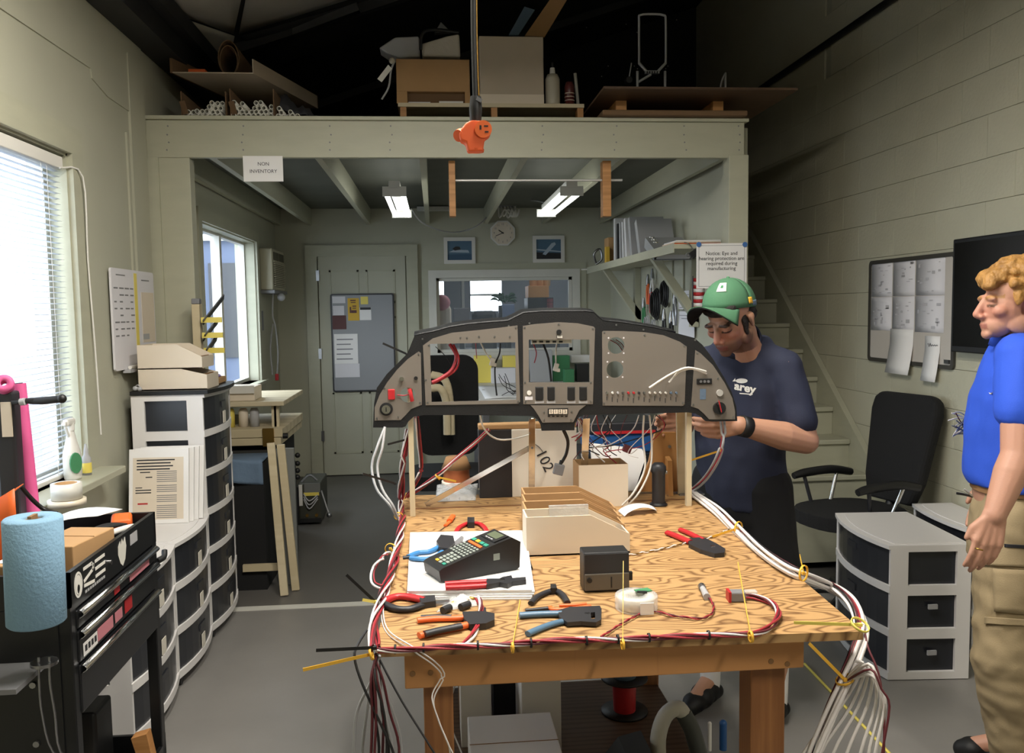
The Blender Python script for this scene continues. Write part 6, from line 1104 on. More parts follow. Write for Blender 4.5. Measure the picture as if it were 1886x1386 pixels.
# copper wire spool and its clear bag
c = PT(842, 897); mat('copper', '#b5673f', .4, .6); o = T('wire_spool', 'spool of copper coloured wire behind the clear bag', 'spool', c+V((0, .06, 0))); Mc = Matrix.Translation(c+V((0, .07, .0005)))
MB().lathe([(0, 0), (.058, 0), (.058, .012), (.02, .012)], Mc).build('flange', 'cream', o); MB().lathe([(.052, .012), (.05, .05), (.053, .06)], Mc).build('winding', 'copper', o); MB().lathe([(.053, .06), (.058, .06), (.04, .105), (0, .105)], Mc).build('upper_cone', 'card_dark', o)
q = [PT(802, 925), PT(876, 922), PT(880, 892), PT(805, 894)]; MB().grid(lambda u, v: q[0].lerp(q[1], u).lerp(q[3].lerp(q[2], u), v)+V((0, 0, .002+.018*math.sin(PI*u)**.5*math.sin(PI*v)**.5+.004*math.sin(21*u)*math.sin(15*v))), 16, 10, thick=.0008).build('clear_bag', 'clear_bag', None, 'crinkled clear plastic bag lying on the bench under the strut', 'bag')
# black instrument box and tape
yb1 = PT(1117, 1091).y; a, b = P(1076, 1020, Y=yb1), P(1160, 1090, Y=yb1); zm_ = P(1117, 1056, Y=yb1).z; o = T('instrument_box', 'small black instrument box with a taupe lower front standing on the bench', 'instrument', ((a.x+b.x)/2, yb1+.03, TZ)); mat('panel_taupe', '#5d564c', .5)
MB().bx(a.x, b.x, yb1+.006, yb1+.065, TZ+.0005, a.z, bev=.003).build('case', 'black', o); B(a.x+.001, b.x-.001, yb1, yb1+.007, TZ+.006, zm_, bev=.002).build('face', 'panel_taupe', o); B(a.x+.001, b.x-.001, yb1+.003, yb1+.007, zm_, a.z-.003).build('upper_face', 'dark', o)
MB().cyl((a.x+.012, yb1, zm_-.014), (a.x+.012, yb1-.004, zm_-.014), .006, n=12).build('knob', 'black', o); B(a.x+.063, a.x+.066, yb1-.001, yb1, TZ+.012, zm_-.008).build('slot', 'black', o); B(b.x, b.x+.009, yb1+.01, yb1+.02, zm_-.022, zm_-.002).build('lug', 'black', o)
c = PT(1172, 1120); o = T('tape_dispenser', 'roll of clear tape in a round clear case on the bench', 'tape', c); MB().lathe([(.018, .001), (.046, .001), (.048, .004), (.048, .030), (.046, .033), (.018, .033), (.018, .001)], Matrix.Translation(c), 28).build('case', 'clear', o); MB().lathe([(.020, .004), (.040, .004), (.040, .030), (.020, .030), (.020, .004)], Matrix.Translation(c), 24).build('tape_roll', 'tape_clear', o); MB(Matrix.Translation(c)).box((.02, .018, .0345), (.035, .022, .002), (0, 0, .3)).build('green_label', 'green', o); MB(Matrix.Translation(c)).box((.014, .004, .036), (.022, .008, .003), (0, 0, -.2)).build('cutter', 'black', o)
MB(Matrix.Translation(c)).box((.012, -.0495, .016), (.03, .002, .026)).build('paper_insert', 'paper', o)
# ---------------------------------------------------------------- wiring harnesses
zt_ = .008
harness('front_harness', 'red and white wire bundle running along the front edge of the bench', [PT(*p, zt_) for p in ((696, 1196), (740, 1197), (830, 1190), (930, 1187), (1040, 1178), (1150, 1177), (1260, 1171), (1380, 1167))], [(RW, .0026), (DW, .0026), (WW, .0024), (RW, .0024), (DW, .0022)], .0045, 26)
for i, px in enumerate((728, 780, 880, 978, 1080, 1138, 1195, 1305)): p = PT(px, 1196-.045*(px-700), zt_); MB().lathe([(.008, -.002), (.0095, -.002), (.0095, .002), (.008, .002), (.008, -.002)], Matrix.Translation(p) @ rotm((0, PI/2, 0)), 10).build('cable_tie', 'black', bpy.data.objects['front_harness'])
harness('front_branch', 'red and white wire branch turning onto the bench by the orange crimper', [PT(*p, .007) for p in ((852, 1190), (872, 1168), (884, 1140), (886, 1115), (880, 1100))], [(RW, .0026), (WW, .003), (DW, .0026), (RW, .0024)], .005, 20)
harness('sensor_lead', 'thin twisted red wire looping to a small grey connector', [PT(*p, .005) for p in ((1108, 1172), (1150, 1145), (1195, 1125), (1240, 1133), (1290, 1138), (1312, 1128), (1313, 1110), (1300, 1096))], [(RW, .0016), (DW, .0016)], .002, 120)
o = T('grey_connector', 'small grey plug at the end of the thin red wire', 'connector', PT(1297, 1090)); MB().cyl(PT(1302, 1099, .008), PT(1294, 1083, .008), .0085, .0065, n=10).build('plug', 'ltgrey', o); MB().cyl(PT(1294, 1083, .008), PT(1292, 1079, .008), .009, n=10).build('ring', 'steel', o)
harness('multi_lead', 'loop of red wires to the larger connector at the bench corner', [PT(*p, .009) for p in ((1384, 1168), (1410, 1160), (1430, 1142), (1432, 1122), (1415, 1106), (1390, 1098), (1372, 1097))], [(RW, .0026), (DW, .0026), (WW, .0022), (RW, .0022), (DW, .002)], .005, 20)
o = T('square_connector', 'square grey connector with a clear boot at the red wire loop', 'connector', PT(1355, 1096)); MB().box(PT(1356, 1096, .012), (.038, .028, .022), (0, 0, -.1), bev=.003).build('shell', 'grey', o); MB().box(PT(1342, 1096, .012), (.006, .03, .024), (0, 0, -.1)).build('flange', 'red', o); MB().box(PT(1382, 1092, .012), (.03, .018, .014), (0, 0, -.1), bev=.003).build('boot', 'clear', o)
harness('twisted_pair', 'white and tan twisted wire crossing the bench to the right harness', [PT(*p, .004) for p in ((1156, 1022), (1200, 1014), (1262, 1000), (1318, 986), (1345, 972), (1368, 970))], [(WW, .0018), ('brass', .0018)], .002, 160)
# left edge bundle
lpts = [P(752, 790, Y=2.80), P(742, 850, Y=2.80), PT(738, 925, .01), PT(741, 960, .012), PT(731, 1010, .012), PT(719, 1060, .012), PT(700, 1110, .012), PT(688, 1150, .012), PT(690, 1194, .010)]
harness('side_harness', 'thick red and white wire bundle along the window side of the bench', lpts, [(RW, .003), (DW, .003), (RW, .003), (WW, .003), (DW, .0026), (WW, .0028), (RW, .0028), (KW, .0026)], .010, 12)
harness('red_riser', 'red wire bundle dropping from the panel to the bench corner', [P(768, 768, Y=2.78), P(772, 810, Y=2.82), P(776, 860, Y=2.86), P(765, 890, Y=2.88), PT(748, 915, .012)], [(RW, .0032), (RW, .0032), (DW, .003), (WW, .003)], .006, 8)
harness('diagonal_bundle', 'red and white wires slanting from the bench corner up behind the panel', [PT(752, 912, .012), P(800, 880, Y=2.95), P(840, 845, Y=2.97), P(875, 815, Y=2.97), P(900, 790, Y=2.95)], [(RW, .0028), (WW, .0028), (DW, .0028), (RW, .0026), (WW, .0024)], .006, 12)
for i, (d, s) in enumerate(((0, 'first'), (10, 'second'))): harness('clear_hose', ['pale hose hanging in an arc from the panel end, outer one', 'pale hose hanging in an arc from the panel end, inner one'][i], [P(709, 786, Y=2.73), P(694+d, 825, Y=2.70), P(685+d, 860, Y=2.69), P(694+d, 900, Y=2.66), P(718+d*.5, 930, Y=2.64), PT(733, 955, .02)], [('ltgrey', .0042)], 0, cat='hose', grp='pale hoses at the panel end')
harness('white_loop', 'white and dotted wire loop standing out from the side harness', [PT(716, 1018, .012), P(700, 1030, Y=2.10), P(687, 1050, Y=2.06), P(688, 1072, Y=2.02), P(703, 1080, Y=2.0), PT(711, 1078, .012)], [(WW, .003), (RW, .0018)], .005, 30)
harness('thin_white_wires', 'two thin white wires trailing over the front edge of the bench', [PT(706, 1085, .012), PT(703, 1130, .006), PT(715, 1165, .004), PT(760, 1195, .005), P(800, 1222, Y=1.665), P(815, 1245, Y=1.68), P(797, 1285, Y=1.66), P(808, 1330, Y=1.64), P(830, 1385, Y=1.62), P(840, 1440, Y=1.62)], [(WW, .0016), (WW, .0016)], .004, 3)
lead([P(838, 1262, Y=1.9), P(828, 1300, Y=1.9), P(832, 1340, Y=1.9), P(850, 1386, Y=1.9), P(860, 1420, Y=1.9)], .002, 'ltgrey', 'thin pale wire hanging behind the bench leg', grp=None)
hang = T('hanging_tails', 'loose dark and maroon wire ends hanging from the front corner of the bench', 'wires', PT(690, 1198)); rr = random.Random(9); corner = P(690, 1206, Y=1.66)
for k, (bx_, m, r) in enumerate(((652, 'ltgrey', .003), (668, 'ltgrey', .003), (690, DW, .003), (705, DW, .003), (716, KW, .0028), (722, 'ltgrey', .003), (735, DW, .0028), (740, 'ltgrey', .003), (712, KW, .0026), (698, KW, .0028), (684, DW, .003))):
    y_ = 1.66+rr.uniform(-.04, .05); p = [corner+V((rr.uniform(-.006, .012), rr.uniform(-.005, .01), 0)), P(690+(bx_-690)*.25+rr.uniform(-6, 6), 1250, Y=y_), P(690+(bx_-690)*.7+rr.uniform(-6, 6), 1310, Y=y_), P(bx_, 1375, Y=y_), P(bx_-4, 1470, Y=y_)]; MB().tube(p, r, 5).build('wire', m, hang)
MB().tube([P(676, 1160, Y=1.70), P(660, 1185, Y=1.68), P(653, 1210, Y=1.66), P(668, 1260, Y=1.64), P(700, 1330, Y=1.62), P(726, 1390, Y=1.62), P(730, 1450, Y=1.62)], .0028, 5).build('wire', KW, hang)
MB().tube([P(700, 1215, Y=1.66), P(740, 1290, Y=1.62), P(800, 1386, Y=1.58), P(830, 1440, Y=1.57)], .0022, 5).build('wire', KW, hang)
# right bundle of thick white cables
rp = [P(1262, 890, Y=2.98), PT(1275, 908, .012), PT(1320, 940, .012), PT(1355, 972, .012), PT(1410, 1020, .014), PT(1470, 1056, .014), P(1530, 1080, Y=2.06), P(1570, 1110, Y=1.92), P(1587, 1155, Y=1.80), P(1575, 1205, Y=1.72), P(1556, 1250, Y=1.68), P(1530, 1310, Y=1.66), P(1500, 1386, Y=1.65), P(1480, 1450, Y=1.65)]
harness('white_harness', 'bundle of thick white cables along the bench side, drooping over its corner', rp, [(WW, .0046)]*6+[(RW, .0022), (DW, .0022), (KW, .002)], .0125, 2.2)
mat('pale_cable', '#d8d3cf', .4)
a, b = P(1482, 1222, Z=.004), P(1660, 1410, Z=.004); MB().tube([a, a.lerp(b, .5), b], .006, 6).build('yellow_cord', 'yellow_pale', None, 'thin yellow cord lying straight on the floor beside the bench', 'cord')
o = T('loose_cables', 'pale cable ends fanning down from the drooping white bundle', 'cables', P(1555, 1250, Y=1.68))
for k, (bx_, m, ax) in enumerate(((1480, 'clear', 0), (1512, WW, 10), (1535, 'ltgrey', 25), (1560, 'clear', 45), (1585, 'ltgrey', 60), (1600, 'clear', 75), (1612, 'ltgrey', 85), (1625, DW, 95))):
    y_ = 1.70-.015*k; MB().tube([P(1556, 1255, Y=1.68), P(1570+ax*.35, 1222+10*(k % 3), Y=y_), P(1590+ax*.35, 1226+6*k, Y=y_-.02), P((1590+ax*.35+bx_)/2+14, 1300, Y=y_-.03), P(bx_, 1386, Y=y_-.04), P(bx_-4, 1450, Y=y_-.04)], .0034 if m != DW else .0024, 6).build('cable', m if m == DW else 'pale_cable', o)
lead([P(1590, 1150, Y=1.79), P(1598, 1190, Y=1.74), P(1618, 1240, Y=1.70), P(1628, 1310, Y=1.68), P(1628, 1386, Y=1.66), P(1628, 1450, Y=1.66)], .0026, DW, 'dark red twisted wire hanging beside the white bundle')
harness('corner_loop', 'pale hoses looping from the panel end down to the bench corner', [P(1330, 776, Y=2.78), P(1332, 810, Y=2.76), P(1322, 845, Y=2.78), P(1300, 880, Y=2.85), PT(1272, 905, .015)], [('ltgrey', .0045), ('ltgrey', .0045), (RW, .002)], .007, 6, 'hose')
# zip ties
def tie(a, b, m, label, w_=.0065, loop=None, grp='zip ties on the harnesses', Yl=None):
    a, b = V(a), V(b); o = T('zip_tie', label, 'zip tie', a, grp); d = b-a; MB(MX(a, d, (0, 0, 1) if abs(d.normalized().z) < .8 else (0, 1, 0))).bx(0, d.length, -w_/2, w_/2, -.0007, .0007).build('tail', m, o); MB().box(a, (.008, .008, .007), bev=.001).build('head', m, o)
    if loop: r_, n_ = loop; F3 = frame_from(V(n_)).to_4x4(); MB().lathe([(r_, -.0025), (r_+.0018, -.0025), (r_+.0018, .0025), (r_, .0025), (r_, -.0025)], Matrix.Translation(a) @ F3, 14).build('loop', m, o)
    return o
tie(PT(944, 1192, .012), PT(958, 1106, .05), 'yellow', 'yellow zip tie standing up in front of the paper stack', loop=(.009, (1, 0, 0)))
tie(PT(1147, 1186, .012), P(1148, 1034, Y=1.74), 'yellow', 'tall yellow zip tie in front of the black instrument box', loop=(.009, (1, 0, 0)))
tie(PT(1383, 1172, .012), P(1359, 1036, Y=1.80), 'yellow', 'yellow zip tie leaning beside the square connector', loop=(.010, (1, 0, 0)))
tie(PT(1584, 1150, .025), PT(1462, 1146, .022), 'yellow_pale', 'yellow zip tie lying flat towards the bench corner', loop=(.018, (.3, -.5, 1)))
tie(P(1556, 1251, Y=1.67), P(1490, 1184, Y=1.64), 'yellow', 'yellow zip tie pointing up from the drooping white bundle', loop=(.018, (-.4, 0, 1)))
tie(PT(1360, 972, .02), PT(1312, 988, .004), 'yellow', 'yellow zip tie beside the red handled crimper', loop=(.018, (1, -1.3, 0)))
tie(PT(1480, 1055, .03), P(1473, 1022, Y=2.08), 'yellow', 'short yellow zip tie on the white bundle midway along the bench', loop=(.018, (1, -1.3, 0)))
tie(PT(684, 1204, .0), P(558, 1233, Y=1.60), 'yellow', 'yellow zip tie sticking out from the front corner of the bench', loop=(.010, (1, 0, .3)))
tie(PT(690, 1192, .012), P(582, 1197, Y=1.62), 'black', 'long black zip tie sticking out from the front corner of the bench')
tie(PT(694, 1110, .012), P(638, 1058, Y=1.90), 'black', 'black zip tie sticking out of the side harness')
tie(PT(692, 1108, .016), P(668, 1104, Y=1.86), 'yellow_pale', 'short pale yellow zip tie on the side harness')
tie(PT(734, 950, .012), P(748, 908, Y=2.70), 'yellow', 'orange yellow zip tie where the hoses meet the side harness', loop=(.013, (0, 1, .4)))
tie(P(806, 878, Y=2.94), P(840, 886, Y=2.90), 'yellow', 'orange zip tie on the slanting wire bundle', loop=(.011, (1, 0, .8)))
tie(PT(719, 1010, .012), PT(732, 1022, .016), 'yellow', 'yellow zip tie near the white wire loop', loop=(.014, (.2, 1, 0)))
tie(P(1258, 852, Y=2.90), P(1331, 828, Y=2.80), 'yellow', 'yellow zip tie slanting up beside the plywood bracket')
tie(P(750, 652, Y=2.78), P(705, 632, Y=2.74), 'black', 'black zip tie sticking out from the panel end')
tie(P(752, 808, Y=2.80), P(714, 818, Y=2.72), 'black', 'black zip tie on the post below the panel end')
tie(P(728, 890, Y=2.72), P(668, 872, Y=2.60), 'black', 'black zip tie far from the bench beside the pale hoses')
# wires seen through and below the panel
Yw = YP+.05
lead([P(828, 633, Y=Yw), P(840, 655, Y=Yw), P(832, 680, Y=Yw-.01), P(812, 696, Y=Yw-.03), P(795, 704, Y=Yw-.04)], .006, RW, 'thick red cable curving through the large panel cutout')
lead([P(835, 634, Y=Yw+.01), P(845, 660, Y=Yw+.01), P(836, 684, Y=Yw), P(797, 706, Y=Yw-.03)], .004, 'red', 'bright red wire beside the thick red cable in the large cutout')
for i, (pts, m, r, l) in enumerate((([(885, 630), (895, 650), (904, 662)], 'white', .003, 'white lead with a white plug in the large cutout'), ([(921, 632), (920, 650), (912, 672), (912, 700), (915, 728)], KW, .003, 'black lead hanging in the large cutout'), ([(876, 632), (878, 660)], RW, .0015, 'thin red wire at the top of the large cutout'), ([(982, 632), (988, 650), (984, 668)], RW, .002, 'red wire in the centre cutout'), ([(1000, 632), (1010, 660), (1015, 702)], KW, .004, 'grey black cable in the centre cutout'), ([(1030, 615), (1024, 640), (1024, 672)], 'white', .003, 'white lead with a white plug in the centre cutout'), ([(802, 638), (820, 655), (830, 672)], KW, .0014, 'thin dark wire in the large cutout'))): lead([P(x, y, Y=Yw+.02+.004*i) for x, y in pts], r, m, l, grp='leads behind the panel')
for px, py, l in ((907, 666, 'white plug hanging in the large panel cutout'), (1024, 676, 'white plug hanging in the centre panel cutout')): c = P(px, py, Y=Yw+.02); o = T('white_plug', l, 'plug', c); MB().box(c, (.016, .012, .028), (0, .3, 0), bev=.003).build('housing', 'white', o); MB().box(c+V((.008, 0, -.010)), (.010, .010, .012), bev=.002).build('latch', 'white', o)
harness('hook_up_wires', 'thin dark wires spread behind the large cutout', [P(925, 690, Y=Yw+.03), P(935, 710, Y=Yw+.05), P(950, 722, Y=Yw+.04)], [(KW, .0012)]*4, .014, 9)
lead([P(884, 763, Y=YP+.02), P(892, 790, Y=YP+.05), P(915, 808, Y=YP+.09), P(945, 808, Y=YP+.11), P(975, 800, Y=YP+.12)], .003, 'white', 'white wire drooping below the panel in front of the box file')
lead([P(1038, 792, Y=YP+.03), P(1046, 812, Y=YP+.05), P(1043, 835, Y=YP+.06), P(1034, 852, Y=YP+.06)], .006, 'black', 'black cable dropping from the lower pod to a grey plug'); o = T('grey_plug', 'grey rectangular plug hanging under the lower pod', 'plug', P(1030, 875, Y=YP+.06)); c = P(1029, 864, Y=YP+.06); MB().box(c, (.034, .018, .036), (0, .25, 0), bev=.003).build('shell', 'grey', o); MB().cyl(c+V((.006, 0, .018)), c+V((.010, 0, .03)), .006).build('strain_relief', 'black', o)
rr = random.Random(21)
nest = T('red_wire_nest', 'tangle of red, white and dark wires hanging below the panel', 'wires', P(1130, 840, Y=2.9))
for k in range(13):
    x0 = rr.uniform(1075, 1215); m = rr.choice([RW, RW, DW, WW, KW]); y_ = YP+rr.uniform(.03, .12); x2 = 1090+rr.uniform(-20, 90); MB().tube([P(x0, 764, Y=y_), P(x0+rr.uniform(-15, 15), 785+rr.uniform(0, 10), Y=y_+.02), P((x0+x2)/2+rr.uniform(-20, 20), 812+rr.uniform(-6, 10), Y=y_+.03), P(x2, 832+rr.uniform(-10, 10), Y=y_+.03), P(x2+rr.uniform(-25, 25), 842+rr.uniform(-18, 12), Y=y_+.02)], rr.choice([.0014, .0018, .0022]), 5).build('wire', m, nest)
for px, py in ((1155, 826), (1070, 780)): MB().box(P(px, py, Y=YP+.08), (.028, .02, .026), (0, .4, 0), bev=.003).build('connector', DW, nest)
for k in range(10): MB().tube([P(1066+rr.uniform(-4, 4), 770, Y=YP+.05), P(1074+rr.uniform(-10, 10), 792, Y=YP+.06), P(1062+rr.uniform(-10, 30), 806+rr.uniform(-8, 8), Y=YP+.07)], .002, 5).build('wire', rr.choice([RW, WW, WW]), nest)
for i, px in enumerate((1186, 1196)): lead([P(px, 764, Y=YP+.04), P(px-2+6*i, 810, Y=YP+.06), P(px+2, 860, Y=YP+.05), P(px-18, 905, Y=YP+.03), PT(px-40, 930, .006)], .0034, 'white', ['pale hose hanging from the panel beside the plywood bracket', 'second pale hose hanging from the panel beside the plywood bracket'][i], cat='hose', name='hose')
lead([P(1196, 714, Y=YP-.02), P(1220, 698, Y=YP-.03), P(1245, 684, Y=YP-.04), P(1268, 677, Y=YP-.035), P(1300, 684, Y=YP-.010)], .0042, 'white', 'white cable stub lying across the right panel insert'); lead([P(1232, 704, Y=YP-.03), P(1240, 695, Y=YP-.03), P(1252, 684, Y=YP-.035), P(1275, 679, Y=YP-.03), P(1301, 688, Y=YP-.008)], .0034, 'white', 'second shorter white cable stub across the right panel insert')
lead([P(798, 613, Y=YP+.03), P(830, 602, Y=YP+.03), P(862, 599, Y=YP+.035)], .004, 'red', 'red and white wire lying along the top edge of the panel')
for k in range(3): lead([P(1122+6*k, 625, Y=YP+.05), P(1138+4*k, 634, Y=YP+.05), P(1148+2*k, 648, Y=YP+.05)], .0016, [RW, WW, RW][k], ['red wire seen in the upper round cutout', 'white wire seen in the upper round cutout', 'last red wire seen in the upper round cutout'][k], grp='wires in the round cutouts')
# ---------------------------------------------------------------- things under the bench
def ubox(x0, y0, x1, Y, h, d, m, label, rz=0, top='paper2'):
    a, b = P(x0, y0, Y=Y), P(x1, y0, Y=Y); w_ = b.x-a.x; return carton(((a.x+b.x)/2, Y+d/2, ZS+.0005), (w_, d, h), rz, m, label, flap=True)
mat('carton_grey', '#cdc8c6', .75); mat('hose_dark', '#4a4d4b', .55); 
ubox(868, 1330, 1045, 2.02, .15, .32, 'carton_grey', 'large grey white carton at the front under the bench')
ubox(848, 1290, 905, 2.45, .20, .14, 'carton_grey', 'narrow grey carton standing behind the bench leg'); ubox(845, 1260, 894, 2.66, .30, .12, 'card_dark', 'brown carton at the back under the bench'); ubox(908, 1270, 952, 2.60, .27, .12, 'dark', 'dark box under the bench between the cartons'); ubox(960, 1250, 1033, 2.40, .30, .2, 'carton_grey', 'tall pale carton under the bench')
c = P(1150, 1290, Y=2.62); o = T('cable_reel', 'black cable reel with red wire under the bench', 'reel', (c.x, c.y, ZS)); Mr = Matrix.Translation((c.x, c.y, ZS+.0005))
MB().lathe([(.02, 0), (.075, 0), (.075, .006), (.02, .006)], Mr).build('flange', 'black', o); MB().lathe([(.036, .006), (.038, .08), (.036, .11)], Mr).build('winding', 'red', o); MB().lathe([(.02, .11), (.075, .11), (.075, .116), (.02, .116)], Mr).build('flange', 'black', o); MB().lathe([(0, .117), (.038, .117), (.038, .14), (0, .145)], Mr).build('core_cap', 'denim', o)
M = MX((P(1120, 1386, Y=2.1).x, 2.1, ZS+.0005), (1, 0, 0), (0, 0, 1)); MB(M).prism([(0, 0), (.13, 0), (.135, .10), (.07, .085)], -.2).build('black_wedge', 'black', None, 'black sloping case under the bench in front of the cable reel', 'case')
o = T('vacuum_hose', 'grey vacuum hose with a pale cuff standing under the bench corner', 'hose', P(1240, 1386, Y=2.3)); Y_ = 2.25; MB().tube([P(1215, 1420, Y=Y_), P(1212, 1360, Y=Y_), P(1225, 1318, Y=Y_), P(1248, 1303, Y=Y_), P(1262, 1318, Y=Y_)], .022, 10).build('cuff', 'white_paint', o); MB().tube([P(1258, 1312, Y=Y_), P(1275, 1345, Y=Y_), P(1288, 1390, Y=Y_), V((P(1292, 1430, Y=Y_).x, Y_, ZS+.02))], .024, 10).build('pipe', 'hose_dark', o)
for i, (px, m, r, l, pt) in enumerate(((1307, 'white', .006, 'thin white rod standing under the bench corner', 1332), (1332, 'blue_box', .011, 'blue handle standing under the bench corner', 1332))):
    p = P(px, pt, Y=2.35); o = T('upright_rod', l, 'rod', (p.x, 2.35, ZS)); MB().cyl((p.x, 2.35, ZS+.0005), p, r, n=12).build('shaft', m, o); MB().ell(p, r*1.05).build('tip', m, o)
# ================================================================ right side: wall board, screen, chair, drawer towers
XW = XR-.004
def rw(px, py, d=0): return P(px, py, X=XW-d)
c00, c10, c11, c01 = rw(1603, 664), rw(1762, 681), rw(1763, 464), rw(1603, 480)
ya, yb_ = (c10.y+c11.y)/2, (c00.y+c01.y)/2; za, zb2 = (c00.z+c10.z)/2, (c01.z+c11.z)/2
Mw = MX((XW, yb_, za), (0, -1, 0), (0, 0, 1)); wW, wH = yb_-ya, zb2-za
o = T('wall_whiteboard', 'whiteboard in a dark frame on the block wall covered with printed sheets', 'whiteboard', (XW, (ya+yb_)/2, za)); mat('board_white', '#c4bdb4', .4); mat('frame_dark', '#3f3d38', .5)
MB(Mw).prism(rrect(0, 0, wW, wH, .025), .014, holes=[rrect(.022, .022, wW-.022, wH-.022, .012)]).build('frame', 'frame_dark', o); MB(Mw).prism(rrect(.018, .018, wW-.018, wH-.018, .012), .008).build('face', 'board_white', o); MB(Mw).bx(wW-.07, wW-.03, .03, .05, .008, .02).build('magnet_clip', 'steel', o)
def sheet_on(u0, v0, u1, v1, label, seed, m='paper2', lift=0, drop=0, grp='sheets on the wall whiteboard'):
    x0, x1, y0, y1 = u0*wW, u1*wW, v0*wH, v1*wH; o = T('pinned_sheet', label, 'paper', Mw @ V(((x0+x1)/2, y0, .01)), grp); Z = .0086+lift
    MB(Mw).grid(lambda u, v: (x0+(x1-x0)*u, y1+(y0-y1)*v, Z+drop*v*v*(1 if v > .4 else .3)), 2, 6, thick=.0006).build('sheet', m, o); rr = random.Random(seed); mm = MB(Mw)
    for k in range(14): a = x0+(x1-x0)*rr.uniform(.06, .8); b = y0+(y1-y0)*rr.uniform(.25 if drop else .06, .92); w_ = rr.uniform(.012, .04); h_ = rr.uniform(.004, .022); mm.bx(a, min(a+w_, x1-.004), b, b+h_*(.3 if k % 2 else 1), Z+.0016, Z+.002)
    if not drop: mm.build('print', 'sheet_print', o, kind='stuff')
mat('sheet_print', '#b9b7bb', .8)
us = [(.03, .30), (.31, .57), (.58, .89)]; nm = ['window end', 'middle', 'screen end']
for i, (u0, u1) in enumerate(us):
    sheet_on(u0, .64, u1, .965, 'upper printed sheet at the %s of the wall whiteboard' % ['far end', 'middle', 'screen end'][i], 10+i); sheet_on(u0, .31, u1, .635, 'lower printed sheet at the %s of the wall whiteboard' % ['far end', 'middle', 'screen end'][i], 20+i, lift=.0004)
sheet_on(.29, -.09, .57, .33, 'white sheet hanging below the middle of the wall whiteboard', 31, 'paper', .002, .03); sheet_on(.70, -.12, .86, .28, 'narrow white strip hanging from the wall whiteboard', 32, 'paper', .002, .025)
MB(Mw).tube([(.735*wW+.006*k, .20*wH+.010*math.sin(1.9*k+.4)*(1 if k < 6 else .3), .0135) for k in range(16)], .0016, 5).build('scribble', 'grey', bpy.data.objects['pinned_sheet.007'])
# flat screen
y1 = rw(1775, 500).y; z1, z0 = rw(1775, 441).z, rw(1773, 647).z
o = T('wall_screen', 'large black flat screen hung on the block wall', 'screen', (XW, y1-.5, z0)); mat('screen_black', '#08080a', .25); B(XW-.06, XW-.004, y1-1.05, y1, z0, z1, bev=.006).build('housing', 'black', o); B(XW-.0625, XW-.06, y1-1.03, y1-.02, z0+.03, z1-.02).build('display', 'screen_black', o); B(XW-.064, XW-.06, y1-.56, y1-.5, z0+.008, z0+.018).build('maker_mark', 'grey', o)
# drawer towers
xa_ = V((-.9966, .082, 0)); ya_ = V((-.082, -.9966, 0)); U1 = (2.280, 3.915, 0)
tower('plastic three-drawer tower standing in front of the black office chair', MX(U1, xa_, ya_), .585, .345, .045, 3, .565, z0=.004, grp='plastic drawer towers', casters=False)
tower('plastic drawer tower against the block wall, partly behind the man in blue', MX((2.605, 4.06, 0), (-1, .06, 0), (-.06, -1, 0)), .54, .20, .03, 3, .565, z0=.004, grp='plastic drawer towers', casters=False)
for i, z in enumerate((.11, .31)): p = MX(U1, xa_, ya_) @ V((.16, .5855, z+.02)); B(p.x-.02, p.x+.02, p.y-.004, p.y+.004, z, z+.02).build('side_tag', 'ltgrey', bpy.data.objects['drawer_tower.003'])
# black office chair
f_ = V((-.963, -.27, 0)); r_ = V((.27, -.963, 0)); c = V((2.135, 4.20, 0))
o = T('office_chair', 'black office chair with chrome arm posts standing by the stairs', 'chair', c)
Mc = Matrix.Translation(c+V((0, 0, .47))) @ Matrix((r_, -f_, V((0, 0, 1)))).transposed().to_4x4()
sp = [(.24*math.copysign(abs(math.cos(a))**.8, math.cos(a)), .27*math.copysign(abs(math.sin(a))**.8, math.sin(a))) for a in (2*PI*i/28 for i in range(28))]
me = MB(Mc).prism(sp, .07).build('seat', 'chair_fabric', o); md = me.modifiers.new('b', 'BEVEL'); md.width = .025; md.segments = 3
bo = c-f_*.24+V((0, 0, .56)); upv = (V((0, 0, 1))-f_*.20).normalized(); Mb = MX(bo, r_, upv)
bp_ = [(-.15, 0), (.15, 0), (.19, .12), (.225, .48), (.215, .55), (.17, .58), (-.17, .58), (-.215, .55), (-.225, .48), (-.19, .12)]
me = MB(Mb).prism(bp_, -.07).build('backrest', 'chair_fabric', o); md = me.modifiers.new('b', 'BEVEL'); md.width = .03; md.segments = 3
MB().tube([bo+upv*.12-f_*.05, c-f_*.22+V((0, 0, .45)), c+V((0, 0, .44))], .025).build('back_bar', 'black', o)
for s_ in (-1, 1):
    q = c+r_*(s_*.235); hz = .695; MB().tube([q-f_*.22+V((0, 0, hz-.02)), q-f_*.08+V((0, 0, hz+.005)), q+f_*.10+V((0, 0, hz)), q+f_*.17+V((0, 0, hz-.012))], [.02, .024, .024, .018], 8).build('armrest', 'black', o)
    MB().cyl(q-f_*.12+V((0, 0, hz-.01)), c+r_*(s_*.21)-f_*.05+V((0, 0, .50)), .010).build('arm_post', 'chrome', o); MB().cyl(q+f_*.10+V((0, 0, hz-.015)), c+r_*(s_*.21)+f_*.06+V((0, 0, .50)), .010).build('arm_post', 'dark', o)
MB().cyl(c+V((0, 0, .09)), c+V((0, 0, .47)), .028).build('gas_lift', 'black', o)
for k in range(5): an = R(72*k+8); p = c+V((.29*math.cos(an), .29*math.sin(an), .05)); MB().tube([c+V((0, 0, .12)), p+V((0, 0, .02))], [.03, .018], 6).build('base_arm', 'black', o); MB().cyl(p-V((.014, 0, .022)), p+V((.014, 0, -.022)), .027, n=12).build('caster', 'caster', o)
